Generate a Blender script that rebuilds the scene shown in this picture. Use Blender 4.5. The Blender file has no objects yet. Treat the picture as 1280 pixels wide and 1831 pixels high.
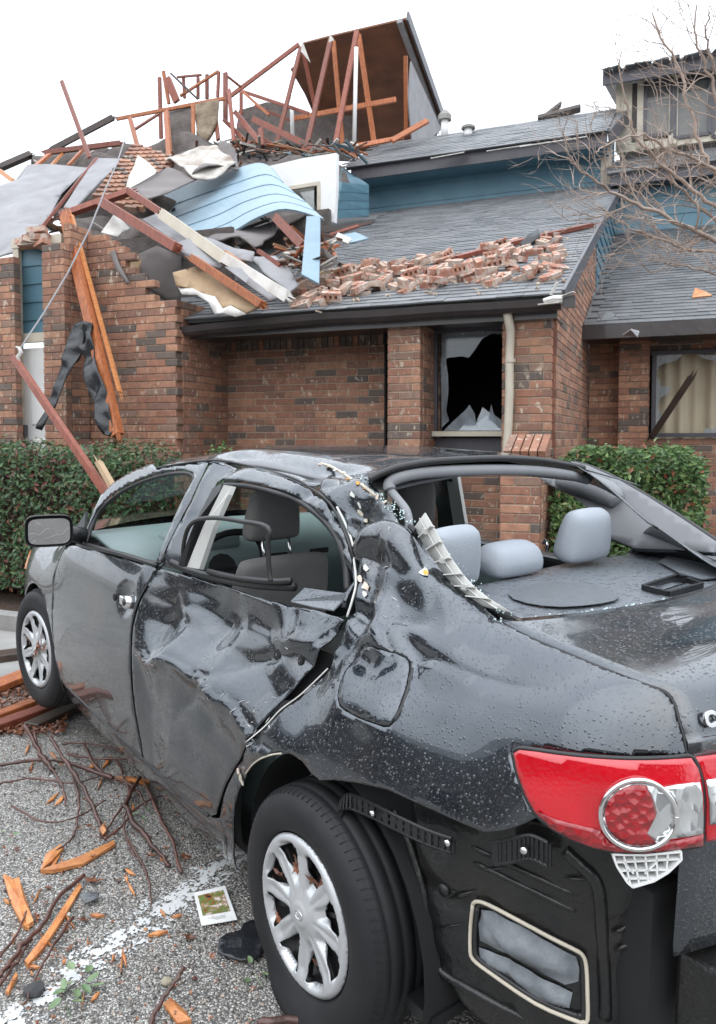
import bpy, bmesh, math, random
import numpy as np
from mathutils import Vector, Matrix, Euler
from mathutils.geometry import delaunay_2d_cdt
R = math.radians
rnd = random.Random(11)
scene = bpy.context.scene
COL = scene.collection

# ------------------------------------------------------------ camera, sky, sun, exposure
F_PX, CY_PX, CAM_H, CAM_PITCH = 1379.07, 841.37, 1.5466, R(2.5)
cam_d = bpy.data.cameras.new("camera"); cam = bpy.data.objects.new("camera", cam_d); COL.objects.link(cam)
cam_d.sensor_fit = 'VERTICAL'; cam_d.sensor_height = 36.0; cam_d.lens = 36.0*F_PX/1831.0
cam_d.shift_y = -(915.5-CY_PX)/1831.0
cam_d.clip_start = 0.05; cam_d.clip_end = 600
cam_d.dof.use_dof = True; cam_d.dof.focus_distance = 2.15; cam_d.dof.aperture_fstop = 11.0
cam.location = (0, 0, CAM_H); cam.rotation_euler = (R(90)-CAM_PITCH, 0, 0)
scene.camera = cam
w = bpy.data.worlds.new("World"); scene.world = w; w.use_nodes = True
nt = w.node_tree; nt.nodes.clear()
wo = nt.nodes.new("ShaderNodeOutputWorld"); bg = nt.nodes.new("ShaderNodeBackground")
sky = nt.nodes.new("ShaderNodeTexSky"); sky.sky_type = 'NISHITA'; sky.sun_disc = False
SUN_EL, SUN_AZ = R(48), R(200)
sky.sun_elevation = SUN_EL; sky.sun_rotation = SUN_AZ; sky.dust_density = 4; sky.air_density = 1.2
tc = nt.nodes.new("ShaderNodeTexCoord"); sep = nt.nodes.new("ShaderNodeSeparateXYZ")
grad = nt.nodes.new("ShaderNodeMapRange"); grad.inputs[1].default_value = -0.05; grad.inputs[2].default_value = 0.9
grad.inputs[3].default_value = 0.66; grad.inputs[4].default_value = 1.60
cn = nt.nodes.new("ShaderNodeTexNoise"); cn.inputs['Scale'].default_value = 2.2; cn.inputs['Detail'].default_value = 4
cm = nt.nodes.new("ShaderNodeMapRange"); cm.inputs[3].default_value = 0.86; cm.inputs[4].default_value = 1.12
mul = nt.nodes.new("ShaderNodeMath"); mul.operation = 'MULTIPLY'
vm = nt.nodes.new("ShaderNodeVectorMath"); vm.operation = 'SCALE'; vm.inputs[0].default_value = (12.1, 12.9, 13.9)
mx = nt.nodes.new("ShaderNodeMix"); mx.data_type = 'RGBA'; mx.inputs[0].default_value = 0.93
L = nt.links.new
L(tc.outputs['Generated'], sep.inputs[0]); L(sep.outputs['Z'], grad.inputs[0]); L(tc.outputs['Generated'], cn.inputs['Vector'])
L(cn.outputs[0], cm.inputs[0]); L(grad.outputs[0], mul.inputs[0]); L(cm.outputs[0], mul.inputs[1]); L(mul.outputs[0], vm.inputs['Scale'])
L(sky.outputs[0], mx.inputs[6]); L(vm.outputs[0], mx.inputs[7]); L(mx.outputs[2], bg.inputs[0]); bg.inputs[1].default_value = 0.1
L(bg.outputs[0], wo.inputs[0])
sd = bpy.data.lights.new("sun", 'SUN'); sd.energy = .7; sd.angle = R(100); sd.color = (1.0, 0.97, 0.92)
so = bpy.data.objects.new("sun", sd); COL.objects.link(so)
sdir = Vector((math.sin(SUN_AZ)*math.cos(SUN_EL), math.cos(SUN_AZ)*math.cos(SUN_EL), math.sin(SUN_EL)))
so.rotation_euler = sdir.to_track_quat('Z', 'Y').to_euler(); so.location = (0, 0, 20)
scene.view_settings.view_transform = 'Standard'; scene.view_settings.look = 'None'
scene.view_settings.exposure = 0.55; scene.view_settings.gamma = 1.0; scene.view_settings.use_curve_mapping = False
scene.cycles.max_bounces = 6; scene.cycles.transparent_max_bounces = 12

# ------------------------------------------------------------ helpers
def tag(o, label=None, cat=None, group=None, kind=None):
    if label: o['label'] = label
    if cat: o['category'] = cat
    if group: o['group'] = group
    if kind: o['kind'] = kind
    return o
def link(name, me, mat=None, parent=None):
    o = bpy.data.objects.new(name, me); COL.objects.link(o)
    if mat is not None and me is not None and not me.materials: me.materials.append(mat)
    if parent is not None: o.parent = parent
    return o
def empty(name, loc=(0,0,0), rz=0, parent=None):
    o = bpy.data.objects.new(name, None); COL.objects.link(o); o.empty_display_size = .1
    o.location = loc; o.rotation_euler = (0, 0, rz)
    if parent is not None: o.parent = parent
    return o
def mesh(name, vs, fs, smooth=False, attr=None):
    me = bpy.data.meshes.new(name); me.from_pydata([tuple(v) for v in vs], [], fs); me.update()
    if smooth: me.polygons.foreach_set('use_smooth', [True]*len(me.polygons))
    if attr is not None:
        a = me.attributes.new('rnd', 'FLOAT', 'POINT'); a.data.foreach_set('value', attr)
    return me
class MB:
    def __init__(self): self.v = []; self.f = []; self.a = []
    def add(self, vs, fs, r=0.0):
        n = len(self.v); self.v += [tuple(v) for v in vs]; self.a += [r]*len(vs)
        self.f += [tuple(n+i for i in f) for f in fs]; return self
    def box(self, c, s, M=None, r=0.0):
        x, y, z = s[0]/2, s[1]/2, s[2]/2; c = Vector(c)
        vs = [Vector((i*x, j*y, k*z)) for i in (-1,1) for j in (-1,1) for k in (-1,1)]
        if M is not None: vs = [M @ v for v in vs]
        vs = [c+v for v in vs]
        return self.add(vs, [(0,1,3,2),(4,6,7,5),(0,4,5,1),(2,3,7,6),(0,2,6,4),(1,5,7,3)], r)
    def beam(self, p, q, w_, t_, up=None, r=0.0, taper=1.0, jag=0.0):
        p, q = Vector(p), Vector(q); d = (q-p); ln = d.length; d = d/ln
        up = Vector(up) if up is not None else Vector((0,0,1))
        if abs(d.dot(up)) > .95: up = Vector((1,0,0))
        x = d.cross(up).normalized(); y = x.cross(d).normalized()
        vs = []
        for e, (c, k) in enumerate(((p,1.0),(q,taper))):
            for a, b in ((-1,-1),(1,-1),(1,1),(-1,1)):
                j = d*(rnd.uniform(-jag,jag) if jag else 0)
                vs.append(c + x*a*w_/2*k + y*b*t_/2*k + j)
        return self.add(vs, [(0,3,2,1),(4,5,6,7),(0,1,5,4),(1,2,6,5),(2,3,7,6),(3,0,4,7)], r)
    def tube(self, pts, rad, n=6, r=0.0, cap=True):
        pts = [Vector(p) for p in pts]; m = len(pts)
        if not hasattr(rad, '__len__'): rad = [rad]*m
        vs = []; prev = None
        for i, p in enumerate(pts):
            d = (pts[min(i+1,m-1)]-pts[max(i-1,0)]).normalized()
            if prev is None:
                a = d.cross(Vector((0,0,1)))
                if a.length < .1: a = d.cross(Vector((1,0,0)))
                a.normalize()
            else: a = (prev - d*prev.dot(d)).normalized()
            prev = a; b = d.cross(a)
            for k in range(n):
                t = 2*math.pi*k/n; vs.append(p + (a*math.cos(t)+b*math.sin(t))*rad[i])
        fs = [(i*n+k, i*n+(k+1)%n, (i+1)*n+(k+1)%n, (i+1)*n+k) for i in range(m-1) for k in range(n)]
        if cap: fs += [tuple(range(n-1,-1,-1)), tuple((m-1)*n+k for k in range(n))]
        return self.add(vs, fs, r)
    def build(self, name, mat=None, parent=None, smooth=False):
        return link(name, mesh(name, self.v, self.f, smooth, self.a), mat, parent)
def bevel(o, wd=.004, seg=2):
    m = o.modifiers.new('bevel', 'BEVEL'); m.width = wd; m.segments = seg; m.limit_method = 'ANGLE'; m.angle_limit = R(35); return o
def solid(o, th, off=-1):
    m = o.modifiers.new('solid', 'SOLIDIFY'); m.thickness = th; m.offset = off; return o
def ray(px, py):
    c, s = math.cos(CAM_PITCH), math.sin(CAM_PITCH); u = (CY_PX-py)/F_PX
    return Vector((0,0,CAM_H)), Vector(((px-640)/F_PX, c+u*s, -s+u*c))
def G(px, py, z=0.0):
    o, d = ray(px, py); t = (z-o.z)/d.z; return o+d*t
def AT(px, py, Y):
    o, d = ray(px, py); return o+d*(Y/d.y)
def tonp(v): return np.array(v, dtype=float)
def smoothn(x, a, b):
    t = min(1, max(0, (x-a)/(b-a))); return t*t*(3-2*t)
def vnoise(x, y, z=0.0, seed=0):      # cheap value noise -1..1
    from mathutils import noise
    return noise.noise(Vector((x+seed*17.3, y-seed*9.1, z+seed*3.7)))

# ------------------------------------------------------------ materials
def ramp(nt, fac, stops):
    r = nt.nodes.new("ShaderNodeValToRGB"); e = r.color_ramp.elements
    while len(e) < len(stops): e.new(.5)
    for i, (p, c) in enumerate(stops):
        e[i].position = p; e[i].color = (c[0], c[1], c[2], 1) if hasattr(c, '__len__') else (c, c, c, 1)
    nt.links.new(fac, r.inputs[0]); return r.outputs[0]
def noise_n(nt, scale, detail=3, rough=.55, coord='Object', stretch=None, dim=None, off=None):
    if coord == 'World': out = nt.nodes.new("ShaderNodeNewGeometry").outputs['Position']
    else: tcn = nt.nodes.new("ShaderNodeTexCoord"); out = tcn.outputs[coord]
    if stretch or off is not None:
        mp = nt.nodes.new("ShaderNodeMapping"); nt.links.new(out, mp.inputs[0])
        if stretch: mp.inputs['Scale'].default_value = stretch
        if off is not None: nt.links.new(off, mp.inputs['Location'])
        out = mp.outputs[0]
    n = nt.nodes.new("ShaderNodeTexNoise"); n.inputs['Scale'].default_value = scale
    n.inputs['Detail'].default_value = detail; n.inputs['Roughness'].default_value = rough
    nt.links.new(out, n.inputs['Vector']); return n.outputs[0]
def voro_n(nt, scale, coord='Object', stretch=None, feature='F1', out_i='Distance', rnd_=1.0):
    tcn = nt.nodes.new("ShaderNodeTexCoord"); out = tcn.outputs[coord]
    if stretch:
        mp = nt.nodes.new("ShaderNodeMapping"); nt.links.new(out, mp.inputs[0]); mp.inputs['Scale'].default_value = stretch; out = mp.outputs[0]
    n = nt.nodes.new("ShaderNodeTexVoronoi"); n.inputs['Scale'].default_value = scale; n.feature = feature
    nt.links.new(out, n.inputs['Vector']); return n.outputs[out_i]
def mth(nt, op, a, b=None, c=None, clamp=False):
    n = nt.nodes.new("ShaderNodeMath"); n.operation = op; n.use_clamp = clamp
    for i, x in enumerate((a, b, c)):
        if x is None: continue
        if hasattr(x, 'is_linked') or hasattr(x, 'links'): nt.links.new(x, n.inputs[i])
        else: n.inputs[i].default_value = x
    return n.outputs[0]
def mixc(nt, fac, a, b, mode='MIX'):
    n = nt.nodes.new("ShaderNodeMix"); n.data_type = 'RGBA'; n.blend_type = mode
    for i, x in ((0, fac), (6, a), (7, b)):
        if hasattr(x, 'links'): nt.links.new(x, n.inputs[i])
        elif i == 0: n.inputs[0].default_value = x
        else: n.inputs[i].default_value = (*x, 1)
    return n.outputs[2]
def objrand(nt):
    oi = nt.nodes.new("ShaderNodeObjectInfo"); at = nt.nodes.new("ShaderNodeAttribute"); at.attribute_name = 'rnd'
    s = mth(nt, 'ADD', oi.outputs['Random'], at.outputs['Fac']); return mth(nt, 'FRACT', s)
def bump(nt, h, strength=.3, dist=.01, normal=None):
    b = nt.nodes.new("ShaderNodeBump"); b.inputs['Strength'].default_value = strength; b.inputs['Distance'].default_value = dist
    nt.links.new(h, b.inputs['Height'])
    if normal is not None: nt.links.new(normal, b.inputs['Normal'])
    return b.outputs[0]
def newmat(name):
    m = bpy.data.materials.new(name); m.use_nodes = True; n = m.node_tree
    return m, n, n.nodes['Principled BSDF']
def simple(name, col, rough=.6, col2=None, scale=6, bscale=None, bstr=.2, bdist=.005, metal=0, stretch=None, coat=0, vary=0, spec=None, detail=4):
    m, n, b = newmat(name)
    b.inputs['Roughness'].default_value = rough; b.inputs['Metallic'].default_value = metal
    b.inputs['Coat Weight'].default_value = coat
    if spec is not None: b.inputs['Specular IOR Level'].default_value = spec
    if col2 is None: col2 = tuple(c*.75 for c in col)
    c = ramp(n, noise_n(n, scale, detail, .6, stretch=stretch), [(.3, col), (.7, col2)])
    if vary:
        r = objrand(n); k = mth(n, 'MULTIPLY_ADD', r, vary, 1-vary/2)
        vmn = n.nodes.new("ShaderNodeVectorMath"); vmn.operation = 'SCALE'; n.links.new(c, vmn.inputs[0]); n.links.new(k, vmn.inputs['Scale']); c = vmn.outputs[0]
    n.links.new(c, b.inputs['Base Color'])
    if bscale: n.links.new(bump(n, noise_n(n, bscale, 4, .6, stretch=stretch), bstr, bdist), b.inputs['Normal'])
    return m
M = {}
def brick_mat(name, dusty=0.0):
    m, n, b = newmat(name); b.inputs['Roughness'].default_value = .78
    r = objrand(n)
    base = ramp(n, r, [(0, (.300,.118,.064)), (.18, (.370,.165,.095)), (.36, (.225,.098,.062)), (.52, (.430,.205,.115)), (.68, (.310,.130,.075)), (.80, (.250,.140,.095)), (.87, (.078,.060,.052)), (.95, (.110,.080,.065))])
    base.node.color_ramp.interpolation = 'CONSTANT'
    big = noise_n(n, 14, 5, .65, 'World')
    c = mixc(n, .8, base, ramp(n, big, [(.3, .55), (.7, 1.25)]), 'MULTIPLY')
    # pale lime flecks
    fl = ramp(n, noise_n(n, 24, 2, .5, 'World', stretch=(1, 1, .55)), [(.60, 0), (.67, 1)])
    fl2 = mth(n, 'MULTIPLY', fl, ramp(n, noise_n(n, 2.3, 3, .5, 'World'), [(.42, .08), (.58, 1)]))
    c = mixc(n, .16, c, (.36,.29,.25)); c = mixc(n, mth(n, 'MULTIPLY', fl2, .8), c, (.56,.47,.37))
    c = mixc(n, ramp(n, noise_n(n, .9, 4, .6, 'World', stretch=(1,1,.45)), [(.45, 0), (.68, .35)]), c, (.12,.075,.055))
    if dusty: c = mixc(n, ramp(n, noise_n(n, 9, 4), [(.35, dusty), (.65, 0.05)]), c, (.50,.41,.35))
    n.links.new(c, b.inputs['Base Color'])
    n.links.new(bump(n, noise_n(n, 90, 5, .7, 'World'), .6, .005), b.inputs['Normal'])
    return m
M['brick'] = brick_mat('brick'); 
def loose_brick_mat():
    m, n, b = newmat('loose_brick'); b.inputs['Roughness'].default_value = .85
    r = objrand(n)
    base = ramp(n, r, [(0, (.33,.14,.09)), (.3, (.42,.21,.145)), (.55, (.27,.11,.075)), (.8, (.44,.29,.22))])
    c = mixc(n, ramp(n, noise_n(n, 11, 5, .65), [(.46, 0), (.58, .85)]), base, (.50,.43,.37))
    n.links.new(c, b.inputs['Base Color']); n.links.new(bump(n, noise_n(n, 70, 5, .7), .6, .005), b.inputs['Normal']); return m
M['loose'] = loose_brick_mat()
M['mortar'] = simple('mortar', (.42,.345,.265), .9, (.31,.24,.185), 5, 120, .4)
M['mortar_dark'] = simple('mortar_dark', (.30,.215,.16), .9, (.20,.14,.10), 5, 120, .4)
def shingle_mat(name='asphalt_shingle', k_=1.0, ro=.55):
    m, n, b = newmat(name); b.inputs['Roughness'].default_value = ro
    r = objrand(n); base = ramp(n, r, [(0, (.09*k_,.097*k_,.105*k_)), (.5, (.132*k_,.138*k_,.146*k_)), (1, (.175*k_,.180*k_,.188*k_))])
    c = mixc(n, .7, base, ramp(n, noise_n(n, 160, 3, .7), [(.35, .55), (.65, 1.4)]), 'MULTIPLY')
    c = mixc(n, ramp(n, noise_n(n, .8, 4), [(.45, 0), (.62, .35*k_)]), c, (.23,.23,.235))
    n.links.new(c, b.inputs['Base Color']); n.links.new(bump(n, noise_n(n, 220, 3), .5, .003), b.inputs['Normal']); return m
M['shingle'] = shingle_mat()
M['shingle_wet'] = shingle_mat('wet_asphalt_shingle', .72, .40)
M['blue'] = simple('blue_siding', (.095,.195,.25), .5, (.072,.155,.205), 3, 40, .12, vary=.15)
M['blue_pale'] = simple('pale_blue_siding', (.245,.345,.415), .5, (.195,.285,.35), 3, 30, .1, vary=.1)
M['fascia'] = simple('grey_fascia', (.085,.082,.095), .42, (.06,.055,.065), 4, 40, .1)
M['gutter'] = simple('gutter', (.045,.036,.036), .3, (.03,.025,.025), 6, 30, .15, coat=.3)
M['cream'] = simple('cream_trim', (.55,.50,.41), .5, (.46,.41,.33), 5)
M['white'] = simple('white_paint', (.78,.78,.77), .5, (.68,.68,.67), 3)
M['wood'] = simple('fresh_lumber', (.46,.150,.048), .55, (.22,.060,.022), 7, 60, .25, stretch=(6,6,1), vary=.35, coat=.08)
M['wood_red'] = simple('stained_lumber', (.255,.068,.036), .5, (.15,.036,.021), 5, 60, .25, stretch=(6,6,1), vary=.4, coat=.08)
M['wood_dark'] = simple('dark_lumber', (.06,.038,.028), .45, (.03,.02,.016), 6, 60, .3, vary=.4)
M['wood_raw'] = simple('split_wood', (.62,.27,.09), .45, (.40,.13,.04), 14, 50, .5, .01, stretch=(1,1,5), vary=.25, coat=.2)
M['ply'] = simple('plywood_underside', (.20,.075,.034), .7, (.10,.038,.019), 1.6, 40, .2, stretch=(1,1,3))
M['drywall'] = simple('grey_drywall', (.175,.155,.150), .8, (.125,.112,.11), 2.2, 18, .3, .01)
M['cardboard'] = simple('curled_cardboard', (.58,.56,.52), .8, (.21,.155,.12), 3.2, 20, .4, .01)
M['drywall_lt'] = simple('pale_drywall', (.29,.285,.295), .75, (.21,.205,.215), 2.5, 18, .3, .01)
M['paper'] = simple('torn_backing_paper', (.42,.30,.185), .8, (.30,.20,.12), 4, 20, .4, .01)
M['torn_white'] = simple('torn_white_board', (.72,.71,.68), .7, (.45,.42,.38), 4, 20, .4, .01)
M['insul'] = simple('insulation_felt', (.13,.11,.10), .95, (.07,.06,.055), 7, 30, .8, .02)
M['insul_tan'] = simple('kraft_insulation', (.27,.215,.15), .9, (.14,.10,.07), 6, 18, .8, .03)
M['tarp'] = simple('black_felt', (.012,.013,.016), .32, (.02,.022,.026), 5, 12, .5, .02)
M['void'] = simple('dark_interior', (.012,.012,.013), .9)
M['bark'] = simple('wet_bark', (.125,.048,.035), .42, (.05,.026,.02), 10, 60, .6, .004, vary=.5, coat=.15)
M['bark_grey'] = simple('grey_twig_bark', (.43,.335,.275), .7, (.26,.19,.155), 12, 60, .4, .003, vary=.3)
M['concrete'] = simple('concrete', (.30,.295,.28), .8, (.22,.21,.2), 3, 120, .3, .003)
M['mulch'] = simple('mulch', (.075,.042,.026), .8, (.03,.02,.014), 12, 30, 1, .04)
M['oldleaf'] = simple('fallen_leaf', (.22,.075,.032), .45, (.11,.045,.025), 12, 40, .3, vary=.8, coat=.3)
M['leaf'] = None
def leaf_mat(name, stops, rough=.35):
    m, n, b = newmat(name); b.inputs['Roughness'].default_value = rough
    c = ramp(n, objrand(n), stops); n.links.new(c, b.inputs['Base Color'])
    tr = n.nodes.new("ShaderNodeBsdfTranslucent"); n.links.new(c, tr.inputs[0]); ms = n.nodes.new("ShaderNodeMixShader"); ms.inputs[0].default_value = .18
    o = n.nodes['Material Output']; n.links.new(b.outputs[0], ms.inputs[1]); n.links.new(tr.outputs[0], ms.inputs[2]); n.links.new(ms.outputs[0], o.inputs[0]); return m
M['leaf'] = leaf_mat('evergreen_leaf', [(0,(.040,.085,.026)),(.4,(.080,.155,.048)),(.75,(.135,.225,.075)),(.93,(.21,.30,.11)),(.97,(.25,.08,.04))])
M['leaf_dark'] = leaf_mat('dark_evergreen_leaf', [(0,(.038,.078,.034)),(.5,(.075,.138,.058)),(.83,(.125,.20,.088)),(.90,(.22,.075,.05)),(1,(.14,.045,.04))])
M['leaf_pale'] = leaf_mat('fresh_leaf', [(0,(.13,.21,.10)),(1,(.22,.30,.16))])
def glass_mat(name, tint=(.9,.95,.94), alpha=.25, rough=.03, milky=.0):
    m, n, b = newmat(name); b.inputs['Base Color'].default_value = (*tint, 1); b.inputs['Roughness'].default_value = rough
    tr = n.nodes.new("ShaderNodeBsdfTransparent"); tr.inputs[0].default_value = (*tint, 1)
    gl = n.nodes.new("ShaderNodeBsdfGlossy"); gl.inputs['Roughness'].default_value = rough
    fr = n.nodes.new("ShaderNodeFresnel"); fr.inputs[0].default_value = 1.5
    ms = n.nodes.new("ShaderNodeMixShader"); o = n.nodes['Material Output']
    f = mth(n, 'MULTIPLY_ADD', fr.outputs[0], 1.0, .05, clamp=True)
    n.links.new(f, ms.inputs[0]); n.links.new(tr.outputs[0], ms.inputs[1]); n.links.new(gl.outputs[0], ms.inputs[2])
    out = ms.outputs[0]
    if milky:
        df = n.nodes.new("ShaderNodeBsdfDiffuse"); df.inputs[0].default_value = (.55,.6,.65,1); m2 = n.nodes.new("ShaderNodeMixShader")
        n.links.new(ramp(n, noise_n(n, 5, 4), [(.3, milky*.5), (.7, min(1, milky*1.5))]), m2.inputs[0])
        n.links.new(out, m2.inputs[1]); n.links.new(df.outputs[0], m2.inputs[2]); out = m2.outputs[0]
    n.links.new(out, o.inputs[0]); return m
M['glass'] = glass_mat('window_glass'); M['glass_tint'] = glass_mat('car_glass', (.72,.82,.77)); M['glass_milky'] = glass_mat('shattered_glass', (.85,.9,.93), milky=.25, rough=.12)
M['curtain'] = simple('curtain', (.55,.48,.36), .8, (.46,.40,.29), 3)
# ------------------------------------------------------------ building frame
BA = R(22); F0 = Vector((1.736, 6.94, 0)); U = Vector((math.cos(BA), -math.sin(BA), 0)); V = Vector((math.sin(BA), math.cos(BA), 0))
def loc(P): d = P-F0; return Vector((d.dot(U), d.dot(V), d.z))
def wld(a, s, z): return F0+U*a+V*s+Vector((0,0,z))
def _rl(px, py):
    o, d = ray(px, py); lo = loc(o); return lo, Vector((d.dot(U), d.dot(V), d.z))
def Q(px, py, s):
    o, d = _rl(px, py); return o+d*((s-o.y)/d.y)
def QA(px, py, a):
    o, d = _rl(px, py); return o+d*((a-o.x)/d.x)
def PL(px, py, s0, z0, k, off=0.0):       # hit with a roof plane z = z0+k(s-s0)
    o, d = _rl(px, py); t = (z0+off+k*(o.y-s0)-o.z)/(d.z-k*d.y); return o+d*t
def holder(name): 
    e = empty(name, F0, -BA); return e
CH = .0762; BL = .252
def brick_meshes(base, bev=.004, n=6):
    out = []
    for i in range(n):
        bm = bmesh.new(); bmesh.ops.create_cube(bm, size=1)
        L_, H_, D_ = BL-.010, CH-.010, .09
        for v in bm.verts: v.co = Vector((v.co.x*L_, v.co.y*D_, v.co.z*H_))+Vector((rnd.uniform(-.002,.002), rnd.uniform(-.0015,.0015), rnd.uniform(-.0015,.0015)))
        bmesh.ops.bevel(bm, geom=[e for e in bm.edges if all(v.co.y < 0 for v in e.verts)], offset=bev, segments=1, affect='EDGES')
        me = bpy.data.meshes.new(base); bm.to_mesh(me); bm.free(); me.materials.append(M['brick']); out.append(me)
    return out
BM = brick_meshes('brick')
class Pieces:       # bricks, shingles ...: the nearest ones become objects, the rest one stuff mesh per parent
    def __init__(self, name, limit, mat): self.l = []; self.name = name; self.limit = limit; self.mat = mat
    def add(self, me, Mx, parent, pri): self.l.append((pri, len(self.l), me, Mx, parent))
    def flush(self):
        self.l.sort(key=lambda t: (t[0], t[1])); rest = {}
        for k, (pri, _, me, Mx, par) in enumerate(self.l):
            if k < self.limit:
                o = bpy.data.objects.new(self.name, me); COL.objects.link(o); o.parent = par; o.matrix_basis = Mx
            else: rest.setdefault(par, []).append((me, Mx))
        for par, lst in rest.items():
            b = MB(); cache = {}
            for me, Mx in lst:
                if me not in cache: cache[me] = ([v.co.copy() for v in me.vertices], [tuple(p.vertices) for p in me.polygons])
                vs, fs = cache[me]; b.add([Mx @ v for v in vs], fs, rnd.random())
            o = b.build(self.name+'_courses' if self.name == 'brick' else self.name+'_field', self.mat, par); o['kind'] = 'stuff'
def wall(parent, pieces, p0, p1, z0, z1, mask=None, mortar='mortar', phase=0.0, name='brick_wall', vis=1.45, far=0.0, depth=.09):
    """brick skin from local p0 to p1 (outward normal to the right of p0->p1), courses from z0 to z1"""
    a = Vector((p0[0], p0[1], 0)); b_ = Vector((p1[0], p1[1], 0)); d = b_-a; ln = d.length; d.normalize()
    nrm = Vector((d.y, -d.x, 0)); ang = math.atan2(d.y, d.x)
    wp = MB(); par = link(name, bpy.data.meshes.new(name), None, parent)
    n = int(round((z1-z0)/CH)); mvs = []
    for i in range(n):
        zc = z0+(i+.5)*CH; x = -BL*(.5 if i % 2 else 0) - phase; runs = []
        while x < ln-.012:
            xa, xb = max(x, 0), min(x+BL, ln); x += BL
            if xb-xa < .03: continue
            c = (xa+xb)/2
            if mask and not mask(c, zc, xa, xb): continue
            runs.append((xa, xb))
            jit = rnd.uniform(-.0025, .0025)
            P = a+d*c+Vector((0,0,zc))-nrm*(depth/2+jit)
            Mx = Matrix.Translation(P) @ Matrix.Rotation(ang+rnd.uniform(-.006,.006), 4, 'Z') @ Matrix.Rotation(rnd.uniform(-.008,.008), 4, 'Y') @ Matrix.Diagonal(((xb-xa-.009)/(BL-.010), 1, 1, 1))
            pieces.add(rnd.choice(BM), Mx, par, (0 if zc > vis else 5)+far+abs(zc-2.2)*.3)
        if runs:
            xs = runs[0][0]; xe = runs[-1][1]
            cc = a+d*((xs+xe)/2)+Vector((0,0,zc))-nrm*(depth/2+.006)
            wp.box(cc, (xe-xs-.024, depth-.004, CH), Matrix.Rotation(ang, 3, 'Z'))
    me = mesh(name, wp.v, wp.f, attr=wp.a); me.materials.append(M[mortar]); par.data = me
    return par
def lath(name, pts, th, mat, parent):        # board through local points
    b = MB()
    for p, q in zip(pts, pts[1:]): b.beam(p, q, th[0], th[1])
    return b.build(name, mat, parent)
def slab(name, pts, mat, parent, th=.03):    # convex/any planar polygon given by local 3D points, thickness downwards along its normal
    me = mesh(name, pts, [tuple(range(len(pts)))]); o = link(name, me, mat, parent)
    solid(o, th, -1); return o

# ============================================================ ground
bpy_ground = MB()
def ground_z(x, y): return 0.0
gs = []
nx, ny = 60, 60
vs = []; 
xs = [-250,-120,-60,-30,-18]+[-12+i*.5 for i in range(49)]+[18,30,60,120,250]
ys = [-250,-120,-60,-30,-14]+[-6+i*.5 for i in range(49)]+[24,40,80,140,300]
for y in ys:
    for x in xs: vs.append((x, y, 0.0))
fs = [(j*len(xs)+i, j*len(xs)+i+1, (j+1)*len(xs)+i+1, (j+1)*len(xs)+i) for j in range(len(ys)-1) for i in range(len(xs)-1)]
def asphalt_mat():
    m, n, b = newmat('exposed_aggregate'); b.inputs['Roughness'].default_value = .55
    cell = voro_n(n, 150, out_i='Color'); dist = voro_n(n, 150)
    sp = n.nodes.new("ShaderNodeSeparateColor"); n.links.new(cell, sp.inputs[0])
    c = ramp(n, sp.outputs[0], [(0, (.10,.095,.085)), (.25, (.23,.22,.20)), (.5, (.33,.315,.29)), (.75, (.46,.44,.41)), (1, (.64,.62,.58))])
    c = mixc(n, ramp(n, dist, [(.42, 0), (.66, 1)]), c, (.11,.105,.10))
    c = mixc(n, .8, c, ramp(n, noise_n(n, 1.1, 5, .6), [(.3, .80), (.7, 1.2)]), 'MULTIPLY')
    c = mixc(n, ramp(n, noise_n(n, 6, 4), [(.62, 0), (.72, .5)]), c, (.10,.085,.07))
    n.links.new(c, b.inputs['Base Color'])
    n.links.new(ramp(n, noise_n(n, 1.6, 4), [(.35, .35), (.65, .7)]), b.inputs['Roughness'])
    h = mth(n, 'SUBTRACT', 1.0, dist); n.links.new(bump(n, h, .9, .006), b.inputs['Normal']); return m
M['asphalt'] = asphalt_mat()
g = link('ground', mesh('ground', vs, fs), M['asphalt']); g['kind'] = 'structure'
# far strip: smoother concrete walk and planting bed in front of the house
def strip(name, px_pts, z, mat, kind='structure'):
    pts = [G(x, y, z) for x, y in px_pts]; return tag(link(name, mesh(name, pts, [tuple(range(len(pts)))]), mat), kind=kind)
bed = MB()
def loc_poly(name, pl, z, mat, th=0):
    pts = [wld(a, s, z) for a, s in pl]; o = link(name, mesh(name, pts, [tuple(range(len(pts)))]), mat)
    return tag(o, kind='structure')
loc_poly('planting_bed', [(-9,-2.3),(6,-2.3),(6,14),(-9,14)], .008, M['mulch'])
kb = MB(); kb.beam(wld(-9,-2.42,.06), wld(6,-2.42,.06), .14, .13); tag(kb.build('kerb', M['concrete']), kind='structure')
loc_poly('pavement', [(-9,-3.6),(6,-3.6),(6,-2.5),(-9,-2.5)], .005, M['concrete'])
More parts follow.
